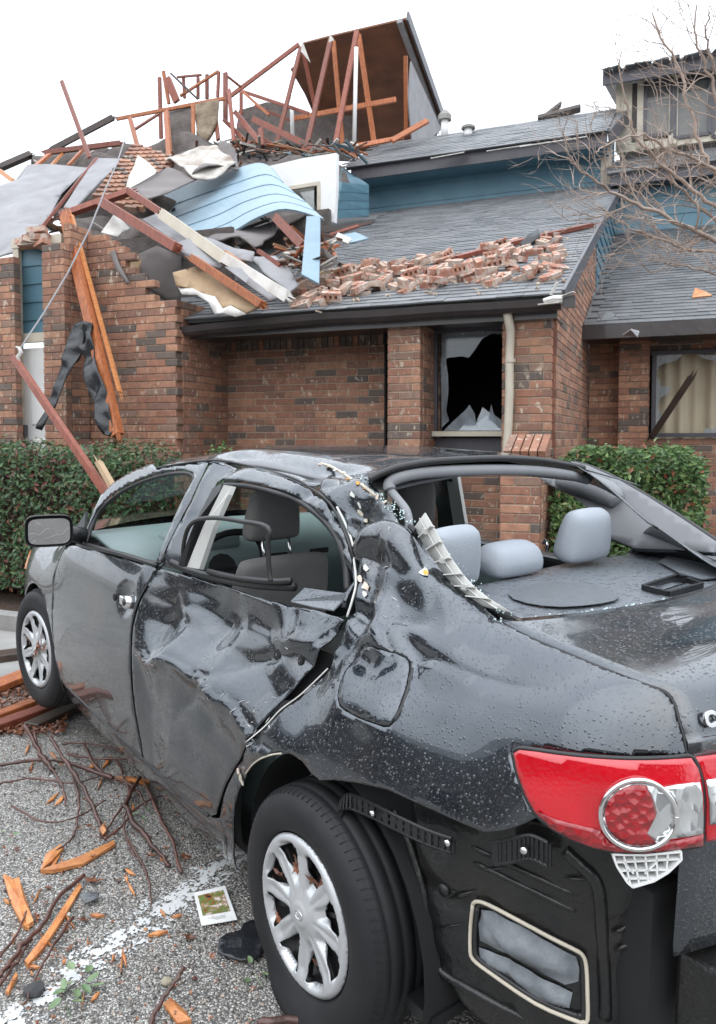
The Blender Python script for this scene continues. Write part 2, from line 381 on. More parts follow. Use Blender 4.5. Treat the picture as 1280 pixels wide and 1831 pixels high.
# worn painted line: a thin flaking film of paint lying on the pebbles
def paint_mat():
    m, n, b = newmat('worn_line_paint'); b.inputs['Roughness'].default_value = .6
    b.inputs['Base Color'].default_value = (.56,.57,.57,1)
    k = mth(n, 'ADD', noise_n(n, 22, 4, .7), mth(n, 'MULTIPLY', voro_n(n, 95), -.22))
    tcn = n.nodes.new("ShaderNodeTexCoord"); sx = n.nodes.new("ShaderNodeSeparateXYZ"); n.links.new(tcn.outputs['Object'], sx.inputs[0])
    edge = mth(n, 'MULTIPLY', mth(n, 'ABSOLUTE', sx.outputs[1]), -2.2)
    k = mth(n, 'ADD', k, edge)
    k = mth(n, 'ADD', k, mth(n, 'MULTIPLY', noise_n(n, 2.5, 2), .25))
    tr = n.nodes.new("ShaderNodeBsdfTransparent"); ms = n.nodes.new("ShaderNodeMixShader"); o = n.nodes['Material Output']
    n.links.new(ramp(n, k, [(.42, 0), (.47, 1)]), ms.inputs[0]); n.links.new(tr.outputs[0], ms.inputs[1]); n.links.new(b.outputs[0], ms.inputs[2]); n.links.new(ms.outputs[0], o.inputs[0])
    return m
A_, B_ = G(30, 1815), G(405, 1545); dd = (B_-A_); ang = math.atan2(dd.y, dd.x); A2 = A_-dd*1.0; ln = dd.length*2.3
pm = mesh('line', [(0,-.14,0),(ln,-.14,0),(ln,.14,0),(0,.14,0)], [(0,1,2,3)])
po = link('painted_line', pm, paint_mat()); po.location = (A2.x, A2.y, .004); po.rotation_euler = (0,0,ang); po['kind'] = 'structure'

# ============================================================ middle townhouse (roof with the bricks on it, broken window)
mid = holder('townhouse'); tag(mid, 'middle brick townhouse with broken window and loose bricks lying on its grey shingle roof', 'house')
bp = Pieces('brick', 295, M['brick'])
aR = 0.0; a_dsp = Q(912, 700, 0).x; aM0 = Q(692, 680, 0).x; aM1 = Q(752, 680, 0).x
EZ = 2.70
wall(mid, bp, (a_dsp-.08, 0), (aR, 0), 0, EZ+.02)                       # right pier
gv = MB(); gv.box((aR-.03, .14, EZ/2+.05), (.05, .06, EZ+.1)); gv.build('control_joint', M['wood_red'], mid)
KS = .416; S0 = -.12                                                   # roof slope, eave line
def rz(s): return 2.80+KS*(s-S0)
wall(mid, bp, (aR+.02, .17), (aR+.02, 3.95), 0, 4.6, mask=lambda c, z, xa, xb: z < rz(.17+xa)-.16, far=1.0, name='brick_wall')
wall(mid, bp, (aM0, 0), (aM1, 0), 0, EZ+.0)                               # middle pier
wall(mid, bp, (aM1+.001, .093), (aM1+.001, .56), 0, EZ+.0, far=.3)
# reveal and wall round the window
w0 = Q(777, 700, .50).x; w1 = a_dsp+.02; zs = Q(840, 772, .5).z; zt = Q(840, 590, .5).z
wall(mid, bp, (aM1, .52), (a_dsp+.05, .52), 0, EZ, mask=lambda c, z, xa, xb: z > zt+.03 or z < zs-.32, far=.8)
a405 = Q(405, 680, .684).x
wall(mid, bp, (a405, .684), (aM1, .684), 0, EZ, mortar='mortar')
# soldier course under the eave
sol = MB(); x = a405+.05
while x < aM0-.04:
    sol.box((x, .66, EZ-.07), (.062, .05, .20), r=rnd.random()*.2+.75); x += .072
o = sol.build('soldier_course', M['brick'], mid); o['kind'] = 'stuff'
# window
win = link('window', bpy.data.meshes.new('window'), None, mid)
fr = MB(); xa, xb = w0+.02, w1-.0
for p, q in (((xa,.47,zs),(xa,.47,zt)), ((xb,.47,zs),(xb,.47,zt))): fr.beam(p, q, .045, .05, up=(0,1,0))
fr.beam((xa,.47,zt), (xb,.47,zt), .05, .05)
me = mesh('window', fr.v, fr.f); me.materials.append(M['fascia']); win.data = me
b = MB(); b.box(((xa+xb)/2,.44,zs-.02), (xb-xa+.05,.12,.05)); b.build('sill', M['cream'], win)
b = MB(); b.box(((xa+xb)/2,.50,zs-.19), (xb-xa+.02,.02,.26)); b.build('lower_panel', M['fascia'], win)
rx0, rx1 = xa-.6, -.13; rc = (rx0+rx1)/2; rw = rx1-rx0
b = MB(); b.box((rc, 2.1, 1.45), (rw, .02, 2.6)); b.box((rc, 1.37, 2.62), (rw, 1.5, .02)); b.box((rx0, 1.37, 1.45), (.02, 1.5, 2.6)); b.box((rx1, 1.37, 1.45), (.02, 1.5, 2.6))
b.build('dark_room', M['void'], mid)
def shard(pts, s, mat=M['glass'], parent=None, name='glass_shard', lean=0.0):
    P = [Q(x, y, s) for x, y in pts]
    zmin = min(p.z for p in P)
    P = [Vector((p.x, p.y+lean*(p.z-zmin), p.z)) for p in P]
    o = link(name, mesh(name, P, [tuple(range(len(P)))]), mat, parent); solid(o, .004); return o
shard([(789,594),(904,592),(903,600),(880,596),(862,606),(846,630),(838,640),(826,637),(800,640),(793,650),(790,640)], .47, M['glass_milky'], win)
shard([(788,640),(797,642),(801,670),(802,700),(798,735),(803,752),(790,765)], .47, M['glass_milky'], win)
shard([(793,770),(812,752),(832,735),(841,724),(850,740),(853,770)], .44, M['glass_milky'], win, lean=-.15)
shard([(845,770),(855,745),(862,728),(875,738),(886,750),(890,770)], .46, M['glass_milky'], win, lean=.1)
shard([(870,770),(876,735),(879,723),(884,742),(903,755),(903,770)], .45, M['glass_milky'], win, lean=-.05)
shard([(820,770),(838,748),(850,758),(870,742),(880,755),(898,770)], .42, M['glass_milky'], win, lean=.25)
shard([(899,683),(905,681),(905,700),(899,697)], .45, M['torn_white'], win)
# low brick pier before the window
lp0, lp1 = Q(893, 900, -.75).x, Q(966, 900, -.75).x
zcap = Q(930, 812, -.75).z
wall(mid, bp, (lp0, -.75), (lp1, -.75), 0, zcap, far=6, mortar='mortar')
wall(mid, bp, (lp1+.001, -.657), (lp1+.001, -.02), 0, zcap+.02, far=6)
cp = MB()
for k in range(5):
    x = lp0+.03+k*(lp1-lp0+.02)/5; cp.box((x+.03, -.60, zcap+.06), ((lp1-lp0)/5-.008, .34, .075), Matrix.Rotation(R(24), 3, 'X'), r=rnd.random()*.6)
cp.build('sloping_brick_cap', M['brick'], mid)
bp.flush()
# downspout
pts = [Q(906, 548, -.10), Q(907, 562, -.12), Q(912, 585, -.06), Q(913, 600, -.03), Q(911, 640, -.04), Q(911, 700, -.04), Q(909, 760, -.04), Q(906, 800, -.05)]
pts.append(Vector((pts[-1].x, -.05, .25)))
b = MB(); b.tube(pts, [.042]*3+[.040]*6, 8); o = b.build('downspout', M['cream'], mid, True)
b = MB(); b.tube([Q(912,642,-.04), Q(912,648,-.04)], .048, 8); b.build('collar', M['cream'], mid)
# gutter and eave
gl, gr = Q(356, 582, S0), Q(1012, 528, S0)
gz = 2.78
b = MB(); prof = [(-.0,.0),(-.085,.0),(-.11,.035),(-.12,.095),(-.105,.1),(-.095,.04),(-.08,.012),(-.0,.012)]
gx0 = a405-.16; gx1 = aR+.10; N = 14
vs = []; 
for i in range(N+1):
    x = gx0+(gx1-gx0)*i/N; sag = -.045*math.exp(-((x-gx0)/.9)**2)+.004*math.sin(x*5)
    for (dy, dz) in prof: vs.append((x, S0+.02+dy, gz-.13+dz+sag))
k = len(prof); fs = [(i*k+j, (i+1)*k+j, (i+1)*k+(j+1)%k, i*k+(j+1)%k) for i in range(N) for j in range(k)]
b.add(vs, fs); b.add(vs[:k], [tuple(range(k))]); b.add(vs[-k:], [tuple(range(k-1,-1,-1))])
gut = b.build('gutter', M['gutter'], mid)
b = MB(); b.box(((gx0+aR)/2+.02, S0+.07, gz-.09), (aR-gx0+.06, .025, .19)); b.build('eave_board', M['gutter'], mid)
b = MB(); b.box(((gx0+aR)/2+.02, S0+.35, gz-.16), (aR-gx0+.02, .55, .012)); b.build('soffit', M['gutter'], mid)
# white torn gutter end
b = MB(); e0 = Q(972, 539, S0-.13); e1 = Q(1006, 535, S0-.13)
b.tube([e0, (e0+e1)/2+Vector((0,0,.012)), e1], [.028,.035,.040], 7)
b.build('torn_gutter_end', M['torn_white'], gut)
b = MB(); b.beam(Q(985,527,S0-.12), Q(996,505,S0-.16), .03, .006); b.beam(Q(962,545,S0-.14), Q(1000,541,S0-.14), .05, .008); b.beam(Q(1006,530,S0-.16), Q(1026,522,S0-.2), .05, .006); b.build('bent_strip', M['torn_white'], gut)
b = MB(); b.box(Q(1018,540,S0-.1)+Vector((0,0,0)), (.10,.05,.10)); b.build('gutter_cap', M['gutter'], gut)
# main lower roof
ST = 8.0
rl0 = a405-.5
deck = link('roof', mesh('roof', [(rl0,S0,2.80),(aR+.10,S0,2.80),(aR+.10,ST,rz(ST)),(rl0-2.4,ST,rz(ST)),(rl0-1.2,2.5,rz(2.5))], [(0,1,2,3,4)]), M['shingle'], mid); solid(deck, .05)
def shingle_meshes(w_, l_, mt='shingle'):
    out = []
    for i in range(4):
        t = .006+.003*i/3; x, y = w_/2-.002, l_/2; lo = rnd.uniform(-.004,.004)
        vs = [(-x,-y+lo,.002),(x,-y-lo,.002),(x,y,.001),(-x,y,.001),(-x,-y+lo,.002+t*1.6),(x,-y-lo,.002+t*1.6),(x,y,.004),(-x,y,.004)]
        me = mesh('shingle', vs, [(0,3,2,1),(4,5,6,7),(0,1,5,4),(1,2,6,5),(2,3,7,6),(3,0,4,7)]); me.materials.append(M[mt]); out.append(me)
    return out
def shingles(parent, pieces, s0, z0, k, a0f, a1, s1, ex=.142, wd=.30, far=0, skip=None, mt='shingle'):
    ang = math.atan(k); sms = shingle_meshes(wd, ex*1.35, mt); c = math.cos(ang); i = 0; d = .03
    L_ = (s1-s0)/c
    while d < L_:
        s = s0+d*c; z = z0+k*(s-s0)+.004
        x0 = a0f(s) if callable(a0f) else a0f
        x = x0+(wd/2 if i % 2 else 0)+rnd.uniform(-.03,.03)
        while x < a1+wd/2-.03:
            xe = min(x+wd/2, a1)
            xs_ = x-wd/2; wk = min(1, (a1-xs_)/wd)
            if not (skip and skip(x, s)):
                Mx = Matrix.Translation((xs_+wd*wk/2, s, z+rnd.uniform(0,.003))) @ Matrix.Rotation(ang, 4, 'X') @ Matrix.Rotation(rnd.uniform(-.004,.004), 4, 'Z') @ Matrix.Diagonal((wk,1,1,1))
                pieces.add(rnd.choice(sms), Mx, parent, far+d)
            x += wd
        d += ex; i += 1
sp = Pieces('shingle', 298, M['shingle'])
shingles(deck, sp, S0, 2.80, KS, lambda s: max(rl0-2.0, rl0+.1), aR+.11, ST, wd=.24)
sp.flush()
# rake board + gable siding
b = MB(); b.beam((aR+.115, S0-.03, 2.80-.05), (aR+.115, ST, rz(ST)-.05), .03, .15, up=(0,0,1)); b.build('rake_board', M['fascia'], mid)
# siding boards on the side wall behind the brick, above the wing roof
def siding(parent, p0, p1, z0, z1, clip=None, mat='blue', ex=.19, name='siding_board', n_max=40, back=True):
    a = Vector((*p0, 0)); d = Vector((*p1, 0))-a; ln = d.length; d.normalize(); nrm = Vector((d.y, -d.x, 0))
    z = z0; pars = []
    while z < z1-.01:
        zt_ = min(z+ex, z1); xa, xb = 0.0, ln
        if clip:
            r = clip(z, zt_); 
            if r is None: z += ex; continue
            (xa, xb, xa2, xb2) = r
        else: xa2, xb2 = xa, xb
        o_ = nrm*.022; i_ = nrm*.006
        vs = [a+d*xa+Vector((0,0,z)), a+d*xb+Vector((0,0,z)), a+d*xb2+Vector((0,0,zt_+.01)), a+d*xa2+Vector((0,0,zt_+.01))]
        f4 = [vs[0]+o_, vs[1]+o_, vs[2]+i_, vs[3]+i_]
        me = mesh(name, f4+[v-nrm*.01 for v in vs], [(0,1,2,3),(5,4,7,6),(0,4,5,1),(1,5,6,2),(2,6,7,3),(3,7,4,0)]); link(name, me, M[mat], parent); z += ex
KW = .45; SW0 = 2.35; ZW0 = 2.86; STW = 7.4
def wz(s): return ZW0+KW*(s-SW0)
def clip_side(z, zt_):
    # wall parametrised from s=3.95 (x=0) to s=8; keep between wing roof and rake
    def lim(zz): 
        s_lo = max(3.95, S0+(zz-2.80+.13)/KS); s_hi = min(8.0, SW0+(zz-ZW0)/KW)
        return s_lo-3.95, s_hi-3.95
    a1, b1 = lim(z); a2, b2 = lim(zt_)
    if b1 <= a1 and b2 <= a2: return None
    return (min(a1,b1) if b1 < a1 else a1, max(a1,b1), min(a2,b2) if b2 < a2 else a2, max(a2,b2))
siding(mid, (aR+.02, 3.95), (aR+.02, 8.0), 3.2, 6.1, clip=clip_side)
sb = link('side_sheathing', mesh('side_sheathing', [(aR+.012,3.9,2.2),(aR+.012,8.0,4.6),(aR+.012,8.0,rz(8.0)-.1),(aR+.012,3.9,rz(3.9)-.1)], [(0,1,2,3)]), M['blue'], mid)
# flashing strip at the bottom corner of the blue gable
b = MB(); p, q = QA(1047, 592, aR+.03), QA(1063, 530, aR+.03); b.beam(p, q, .02, .10); b.build('flashing', M['blue_pale'], mid)
# upper blue wall and upper roof
aU0 = Q(628, 360, ST).x; aU1 = Q(1083, 330, ST).x
siding(mid, (aU0-1.2, ST), (aU1-.02, ST), rz(ST)-.25, Q(860,300,ST).z+.12, ex=.33)
b = MB(); b.box((aU1, ST+.02, rz(ST)+.3), (.18, .09, .95)); b.build('corner_post', M['cream'], mid)
SU0 = ST-.62; fb = Q(860, 292, SU0).z; ZU0 = fb+.26
aF0, aF1 = Q(628, 310, SU0).x, Q(1086, 250, SU0).x
b = MB(); b.box(((aF0+aF1)/2, SU0, fb+.12), (aF1-aF0, .04, .24)); b.build('upper_fascia', M['fascia'], mid)
b = MB(); b.box(((aF0+aF1)/2, SU0+.33, fb+.02), (aF1-aF0-.02, .60, .015)); b.build('upper_soffit', M['blue'], mid)
KU = .56; 
up_l = [PL(632,300,SU0,ZU0,KU), PL(1086,243,SU0,ZU0,KU)]
SR = PL(960,219,SU0,ZU0,KU).y; print('SR', SR)
ur = link('upper_roof', mesh('upper_roof', [(aF0-.1,SU0-.03,ZU0),(aF1+.02,SU0-.03,ZU0),(aF1+.25,SR,ZU0+KU*(SR-SU0)),(aF0+.6,SR,ZU0+KU*(SR-SU0))], [(0,1,2,3)]), M['shingle'], mid); solid(ur, .06)
sp = Pieces('shingle', 0, M['shingle']); shingles(ur, sp, SU0-.05, ZU0, KU, aF0-.1, aF1+.02, SR, ex=.19, wd=.4, far=50); sp.flush()
b = MB(); b.beam((aF1+.03,SU0,ZU0-.12),(aF1+.27,SR,ZU0+KU*(SR-SU0)-.1), .04, .24); b.build('rake_board', M['fascia'], mid)
zz_ = ZU0+KU*(SR-SU0)
# side of the upper storey facing right (blue)
sw = link('upper_side_wall', mesh('upper_side_wall', [(aU1+.05,ST,rz(ST)-1.2),(aU1+.05,SR,rz(ST)-1.2),(aU1+.05,SR,zz_-.1),(aU1+.05,ST+.02,ZU0-.05)], [(0,1,2,3)]), M['blue'], mid)
# roof vents
def vent(px, py, h, parent):
    P = PL(px, py, SU0, ZU0, KU); b = MB()
    b.tube([P-Vector((0,0,.05)), P+Vector((0,0,h*.62))], .085, 12); v = b.build('roof_vent', M['white'], parent, True)
    c = MB(); c.tube([P+Vector((0,0,h*.60)), P+Vector((0,0,h*.78)), P+Vector((0,0,h))], [.15,.15,.05], 12); c.build('cap', M['concrete'], v)
vent(795, 243, .55, ur); vent(837, 243, .24, ur)
P = PL(992, 213, SU0, ZU0, KU); b = MB(); b.beam(P+Vector((-.35,0,.05)), P+Vector((.5,.1,.18)), .3, .06); b.beam(P+Vector((-.3,0,.02)), P+Vector((.1,.1,.32)), .25, .05); b.build('bent_ridge_flap', M['drywall'], ur)
# peeled bare strips along the upper eave
for (x0, y0, x1, y1, w_) in ((770,283,830,272,.16), (930,262,1050,244,.13), (870,270,950,258,.06)):
    p, q = PL(x0,y0,SU0,ZU0,KU,.03), PL(x1,y1,SU0,ZU0,KU,.03); b = MB(); b.beam(p, q, w_, .012, up=(0,-.37,.93)); b.build('bare_roof_strip', M['torn_white'], ur)

# ============================================================ right townhouse (wing)
wing = holder('townhouse'); tag(wing, 'right-hand brick townhouse with torn curtained window, half hidden by the bare bush', 'house')
bp = Pieces('brick', 290, M['brick'])
SWL = 3.05
aw0 = aR+.03; aw1 = Q(1107, 700, SWL).x; awp0 = Q(1105, 700, SWL-.22).x; awp1 = Q(1160, 700, SWL-.22).x
wall(wing, bp, (aw0, SWL), (aw1+.1, SWL), 0, 2.75, mortar='mortar_dark')
wall(wing, bp, (awp0, SWL-.22), (awp1, SWL-.22), 0, 2.75, mortar='mortar_dark')
wall(wing, bp, (awp1+.001, SWL-.127), (awp1+.001, SWL+.1), 0, 2.75)
zws, zwt = Q(1220, 778, SWL).z, Q(1220, 630, SWL).z
wx0 = Q(1163, 700, SWL).x; wx1 = wx0+2.2
wall(wing, bp, (wx0-.05, SWL+.02), (wx1+2.5, SWL+.02), 0, 2.75, mask=lambda c, z, xa, xb: (z < zws-.06 or z > zwt+.05 or c > wx1-wx0), far=2)
bp.flush()
ww = link('window', bpy.data.meshes.new('window'), None, wing); fr = MB()
for xx in (wx0+.04, wx0+1.05, wx1): fr.beam((xx,SWL,zws),(xx,SWL,zwt), .05, .06, up=(0,1,0))
fr.beam((wx0,SWL,zwt),(wx1,SWL,zwt), .06, .05); fr.beam((wx0,SWL,zws),(wx1,SWL,zws), .06, .05)
me = mesh('window', fr.v, fr.f); me.materials.append(M['fascia']); ww.data = me
cu = MB(); vs = []; n = 60
for i in range(n+1):
    x = wx0+.05+(wx1-wx0-.1)*i/n; y = SWL+.13+.035*math.sin(i*1.3)+.02*math.sin(i*.55)
    vs += [(x, y, zws-.05), (x, y+.01*math.sin(i*.9), zwt+.02)]
cu.add(vs, [(2*i, 2*i+2, 2*i+3, 2*i+1) for i in range(n)]); cu.build('curtain', M['curtain'], ww, True)
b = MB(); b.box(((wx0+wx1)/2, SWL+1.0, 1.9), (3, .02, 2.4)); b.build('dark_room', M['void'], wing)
shard([(1168,632),(1222,634),(1208,645),(1190,650),(1178,655),(1174,668),(1182,690),(1200,692),(1196,702),(1180,712),(1176,730),(1184,745),(1172,775),(1166,778)], SWL-.01, M['glass_milky'], ww)
shard([(1245,634),(1290,636),(1290,650),(1270,644),(1256,640)], SWL-.01, M['glass_milky'], ww)
shard([(1255,778),(1262,765),(1275,768),(1282,760),(1290,778)], SWL-.01, M['glass_milky'], ww)
aWE = aw0+4.5
wr = link('roof', mesh('roof', [(aR+.03,SW0,ZW0),(aWE,SW0,ZW0),(aWE,STW,wz(STW)),(aR+.03,STW,wz(STW))], [(0,1,2,3)]), M['shingle'], wing); solid(wr, .05)
sp = Pieces('shingle', 280, M['shingle_wet']); shingles(wr, sp, SW0, ZW0, KW, aR+.18, aWE, STW, far=0, wd=.24, mt='shingle_wet'); sp.flush()
b = MB(); b.box(((aR+aWE)/2, SW0-.02, ZW0-.10), (aWE-aR-.04, .10, .16)); b.build('gutter', M['gutter'], wing)
b = MB(); b.box(((aR+aWE)/2, SW0+.36, ZW0-.15), (aWE-aR-.06, .64, .015)); b.build('soffit', M['gutter'], wing)
siding(wing, (aR+.04, STW-.02), (aWE, STW-.02), wz(STW)-.1, Q(1180,318,STW).z, ex=.33)
# small roof over the blue wall, then the dormer
zs1 = Q(1180, 322, STW-.35).z
b = MB(); b.box(((aU1+aWE)/2+.15, STW-.38, zs1+.08), (aWE-aU1, .05, .20)); b.build('upper_fascia', M['fascia'], wing)
b = MB(); b.box(((aU1+aWE)/2+.15, STW-.2, zs1), (aWE-aU1, .36, .02)); b.build('upper_soffit', M['gutter'], wing)
sr0 = STW-.42; zr0 = zs1+.19; sr1 = sr0+2.4
mr = link('small_roof', mesh('small_roof', [(aU1+.1,sr0,zr0),(aWE,sr0,zr0),(aWE,sr1,zr0+.42*(sr1-sr0)),(aU1+.1,sr1,zr0+.42*(sr1-sr0))], [(0,1,2,3)]), M['shingle'], wing); solid(mr, .05)
sp = Pieces('shingle', 0, M['shingle']); shingles(mr, sp, sr0, zr0, .42, aU1+.15, aWE, sr1, ex=.17, far=60, wd=.3); sp.flush()
SD = sr1-.15
d0 = Q(1110, 200, SD); dz0 = Q(1180, 262, SD).z; dz1 = Q(1180, 140, SD).z
dx0, dx1 = Q(1104,200,SD).x, Q(1330,200,SD).x
dor = MB(); dor.box(((dx0+dx1)/2, SD+1.2, (dz0+dz1)/2), (dx1-dx0-.06, 2.3, dz1-dz0)); dor.build('dormer_wall', M['drywall'], wing)
b = MB(); b.box(((dx0+dx1)/2, SD+.02, dz0+.05), (dx1-dx0, .1, .16)); b.box((dx0+.12, SD+.0, (dz0+dz1)/2), (.30, .06, dz1-dz0)); b.box((Q(1145,200,SD).x, SD-.03, (dz0+dz1)/2), (.12, .06, dz1-dz0)); b.box((Q(1204,200,SD).x, SD-.03, (dz0+dz1)/2), (.16, .06, dz1-dz0)); b.build('dormer_trim', M['cream'], wing)
for (x0, x1) in ((1154,1200), (1208,1268), (1276,1325)):
    p, q = Q(x0, 160, SD), Q(x1, 240, SD); f = link('window', bpy.data.meshes.new('window'), None, wing); fr = MB()
    za, zb = min(p.z,q.z)+.0, max(p.z,q.z)+.12
    for (u, v_) in (((p.x,SD-.04,za),(p.x,SD-.04,zb)), ((q.x,SD-.04,za),(q.x,SD-.04,zb)), ((p.x,SD-.04,za),(q.x,SD-.04,za)), ((p.x,SD-.04,zb),(q.x,SD-.04,zb))): fr.beam(u, v_, .06, .06, up=(0,1,0) if u[0]==v_[0] else (0,0,1))
    me = mesh('window', fr.v, fr.f); me.materials.append(M['fascia']); f.data = me
    c = MB(); c.box(((p.x+q.x)/2, SD-.012, (za+zb)/2), (q.x-p.x, .012, zb-za)); c.build('pane', simple('dull_pane', (.07,.075,.08), .10, (.20,.195,.18), 1.5), f)
zrf = Q(1100, 148, SD-.4).z; 
b = MB(); vs = []
dr = link('dormer_roof', mesh('dormer_roof', [(dx0-.25,SD-.45,dz1+.02),(dx1,SD-.45,dz1+.02),(dx1,SD+3,dz1+.95),(dx0-.25,SD+3,dz1+.95)], [(0,1,2,3)]), M['shingle'], wing); solid(dr, .10)
b = MB(); b.box(((dx0+dx1)/2-.12, SD-.46, dz1-.03), (dx1-dx0+.26, .05, .26)); b.build('dormer_fascia', M['fascia'], wing)
for i in range(16):
    x = dx0-.22+i*.17; b = MB(); b.beam((x, SD-.5, dz1+.05+rnd.uniform(0,.04)), (x+.15, SD-.48+rnd.uniform(-.05,.05), dz1+.06+rnd.uniform(0,.05)), .35, .02); o = b.build('lifted_shingle', M['shingle'], dr)

# ============================================================ unseen house rows, added behind and left of the camera to darken paint reflections
def added_row(c, rz, ln_, label, nwin):
    h = empty('townhouse', c, rz); tag(h, label, 'house')
    b = MB(); b.box((0,0,2.0), (ln_, 6, 4.0)); b.build('wall', M['drywall'], h)
    b = MB(); b.add([(-ln_/2-.4,-3.5,3.9),(ln_/2+.4,-3.5,3.9),(ln_/2+.4,0,5.6),(-ln_/2-.4,0,5.6),(-ln_/2-.4,3.5,3.9),(ln_/2+.4,3.5,3.9)], [(0,1,2,3),(3,2,5,4),(0,3,4),(1,5,2),(0,4,5,1)]); b.build('roof', M['shingle_wet'], h)
    for i in range(nwin):
        x = -ln_/2+ln_*(i+.5)/nwin
        for z in (1.6,):
            b = MB(); b.box((x, 3.02, z), (1.3, .08, 1.3)); f = b.build('window', M['cream'], h); b = MB(); b.box((x, 3.07, z), (1.15, .02, 1.15)); b.build('pane', M['void'], f)
added_row((-3.0,-15.0,0), 0, 26, 'unseen grey townhouse row added behind the viewer to darken the car paint reflections', 8)
added_row((-17.0,-1.5,0), R(-90), 22, 'unseen grey townhouse row added on the left to darken the car paint reflections', 7)
# ============================================================ left townhouse, its upper storey torn off
ruin = holder('townhouse'); tag(ruin, 'left brick townhouse with its upper storey and roof torn open to bare trusses', 'house')
bp = Pieces('brick', 298, M['brick'])
SL = -.30
aL0, aL1 = Q(160, 700, SL).x, Q(318, 700, SL).x
def top_mask(c, z, xa, xb):     # ragged broken top, heights read along the wall
    x = aL0+c
    prof = [(aL0, 3.75), (aL0+.28, 3.66), (aL0+.5, 3.5), (aL0+.68, 3.3), (aL0+.82, 3.08), (aL0+1.0, 2.98), (aL1+.3, 2.94)]
    for (x0, z0), (x1, z1) in zip(prof, prof[1:]):
        if x <= x1: return z < z0+(z1-z0)*(x-x0)/(x1-x0)
    return z < 2.94
wall(ruin, bp, (aL0, SL), (aL1, SL), 0, 3.9, mask=top_mask, mortar='mortar_dark')
wall(ruin, bp, (aL1+.001, SL+.093), (aL1+.001, .76), 0, 2.95, far=.2, mortar='mortar_dark')
# projecting pier on the far left
def fs_(s): return Q(118, 700, s).x-aL0
lo, hi = -1.4, SL
for _ in range(40):
    mid_ = (lo+hi)/2
    if fs_(lo)*fs_(mid_) <= 0: hi = mid_
    else: lo = mid_
SP_ = lo; aP0 = Q(78, 700, SP_).x
zP = Q(100, 400, SP_).z
wall(ruin, bp, (aP0, SP_), (aL0, SP_), 0, zP, mask=lambda c, z, xa, xb: z < zP-.25+.3*c, far=.1, mortar='mortar_dark')
wall(ruin, bp, (aL0+.001, SP_+.093), (aL0+.001, SL+.07), 0, zP+.05, far=.1, mortar='mortar_dark')
SF = SP_+.02
aF_1 = Q(29, 700, SF).x
wall(ruin, bp, (aF_1-1.2, SF), (aF_1, SF), 0, Q(15, 462, SF).z, far=.6, mortar='mortar_dark')
bp.flush()
# bay between: blue boarded panel over a white door
SDr = SF+.22
x0, x1 = Q(30, 600, SDr).x, aP0-.0
zt1, zm, = Q(55, 440, SDr).z, Q(55, 605, SDr).z
siding(ruin, (x0+.02, SDr+.03), (x1+.25, SDr+.03), zm, zt1, ex=.20)
pf = MB(); pf.beam((x0+.05,SDr-.02,0),(x0+.05,SDr-.02,zt1+.04), .08,.05, up=(0,1,0)); pf.beam((x0,SDr-.02,zt1+.03),(x1+.1,SDr-.02,zt1+.03), .07,.10); pf.beam((x0,SDr-.02,zm),(x1+.1,SDr-.02,zm), .07,.10); pf.build('panel_frame', M['cream'], ruin)
dd_ = MB(); dd_.box(((x0+x1)/2+.1, SDr+.03, zm/2-.05), (x1-x0+.3, .05, zm-.12)); door = dd_.build('door', M['white'], ruin)
pp = MB()
for zz in (.35, .85, 1.35, 1.85): pp.box(((x0+x1)/2+.04, SDr-.0, zz), (.30, .02, .34))
bevel(pp.build('door_panel', M['white'], door), .012)
hh = MB(); hh.box((x0+.12, SDr-.03, 1.62), (.04,.05,.12)); hh.build('handle', M['fascia'], door)
bb = MB()
for i, (px, py) in enumerate(((60,432),(72,424),(50,437),(66,412),(40,432),(76,436),(55,422))):
    bb.box(Q(px, py, SF+.1), (.2,.1,.06), Euler((rnd.uniform(-.3,.3), rnd.uniform(-.2,.2), rnd.uniform(-.5,.5))).to_matrix(), r=rnd.random())
bb.build('broken_brick_edge', M['loose'], ruin)
# inside of the block: floor deck + dark void behind the debris
b = MB(); b.box((aL0+.4, 2.4, 2.86), (3.9, 4.6, .08)); b.build('ceiling_deck', M['drywall'], ruin)
b = MB(); b.box((aL0-1.3, 4.4, 2.6), (4.2, .1, 5.2)); b.build('inner_wall', M['insul'], ruin)
b = MB(); b.box((aL0+.10, 1.0, 3.4), (1.9, .06, 1.3)); b.build('broken_inner_wall', M['insul'], ruin)
# tall roof remnant -------------------------------------------------
SRG = 9.4
rA, rB = Q(540, 76, SRG), Q(726, 31, SRG); aK = rB.x
lowR = QA(792, 218, aK); kk = (lowR.z-rB.z)/(lowR.y-rB.y); print('remnant slope', kk, lowR, rB)
def RP(px, py): return PL(px, py, SRG, rB.z, kk)
pts = [rA, Q(585,64,SRG), rB, lowR, RP(775,252), RP(700,268), RP(625,272), RP(585,262), RP(568,218), RP(545,165), RP(520,122), RP(533,112)]
rem = link('roof_remnant', mesh('roof_remnant', pts, [tuple(range(len(pts)))]), M['ply'], ruin); solid(rem, .05)
def bm_(name, p, q, wd, th, mat, parent, up=None, jag=0.0, taper=1.0):
    b = MB(); b.beam(p, q, wd, th, up, r=0, jag=jag, taper=taper)
    if jag > 0:
        d_ = (Vector(q)-Vector(p)).normalized(); e_ = Vector(up).normalized() if up is not None else Vector((0,0,1)); x_ = d_.cross(e_).normalized()
        for c_, sg in ((Vector(p), -1), (Vector(q), 1)):
            for _ in range(5):
                o_ = x_*rnd.uniform(-.36,.36)*wd+e_*rnd.uniform(-.3,.3)*th; l_ = rnd.uniform(.03,.13); b.beam(c_+o_-d_*sg*.02, c_+o_*1.15+d_*sg*l_, wd*rnd.uniform(.12,.3), th*rnd.uniform(.2,.4), up, taper=.12)
    o = b.build(name, M[mat], parent); return bevel(o, .004, 1)
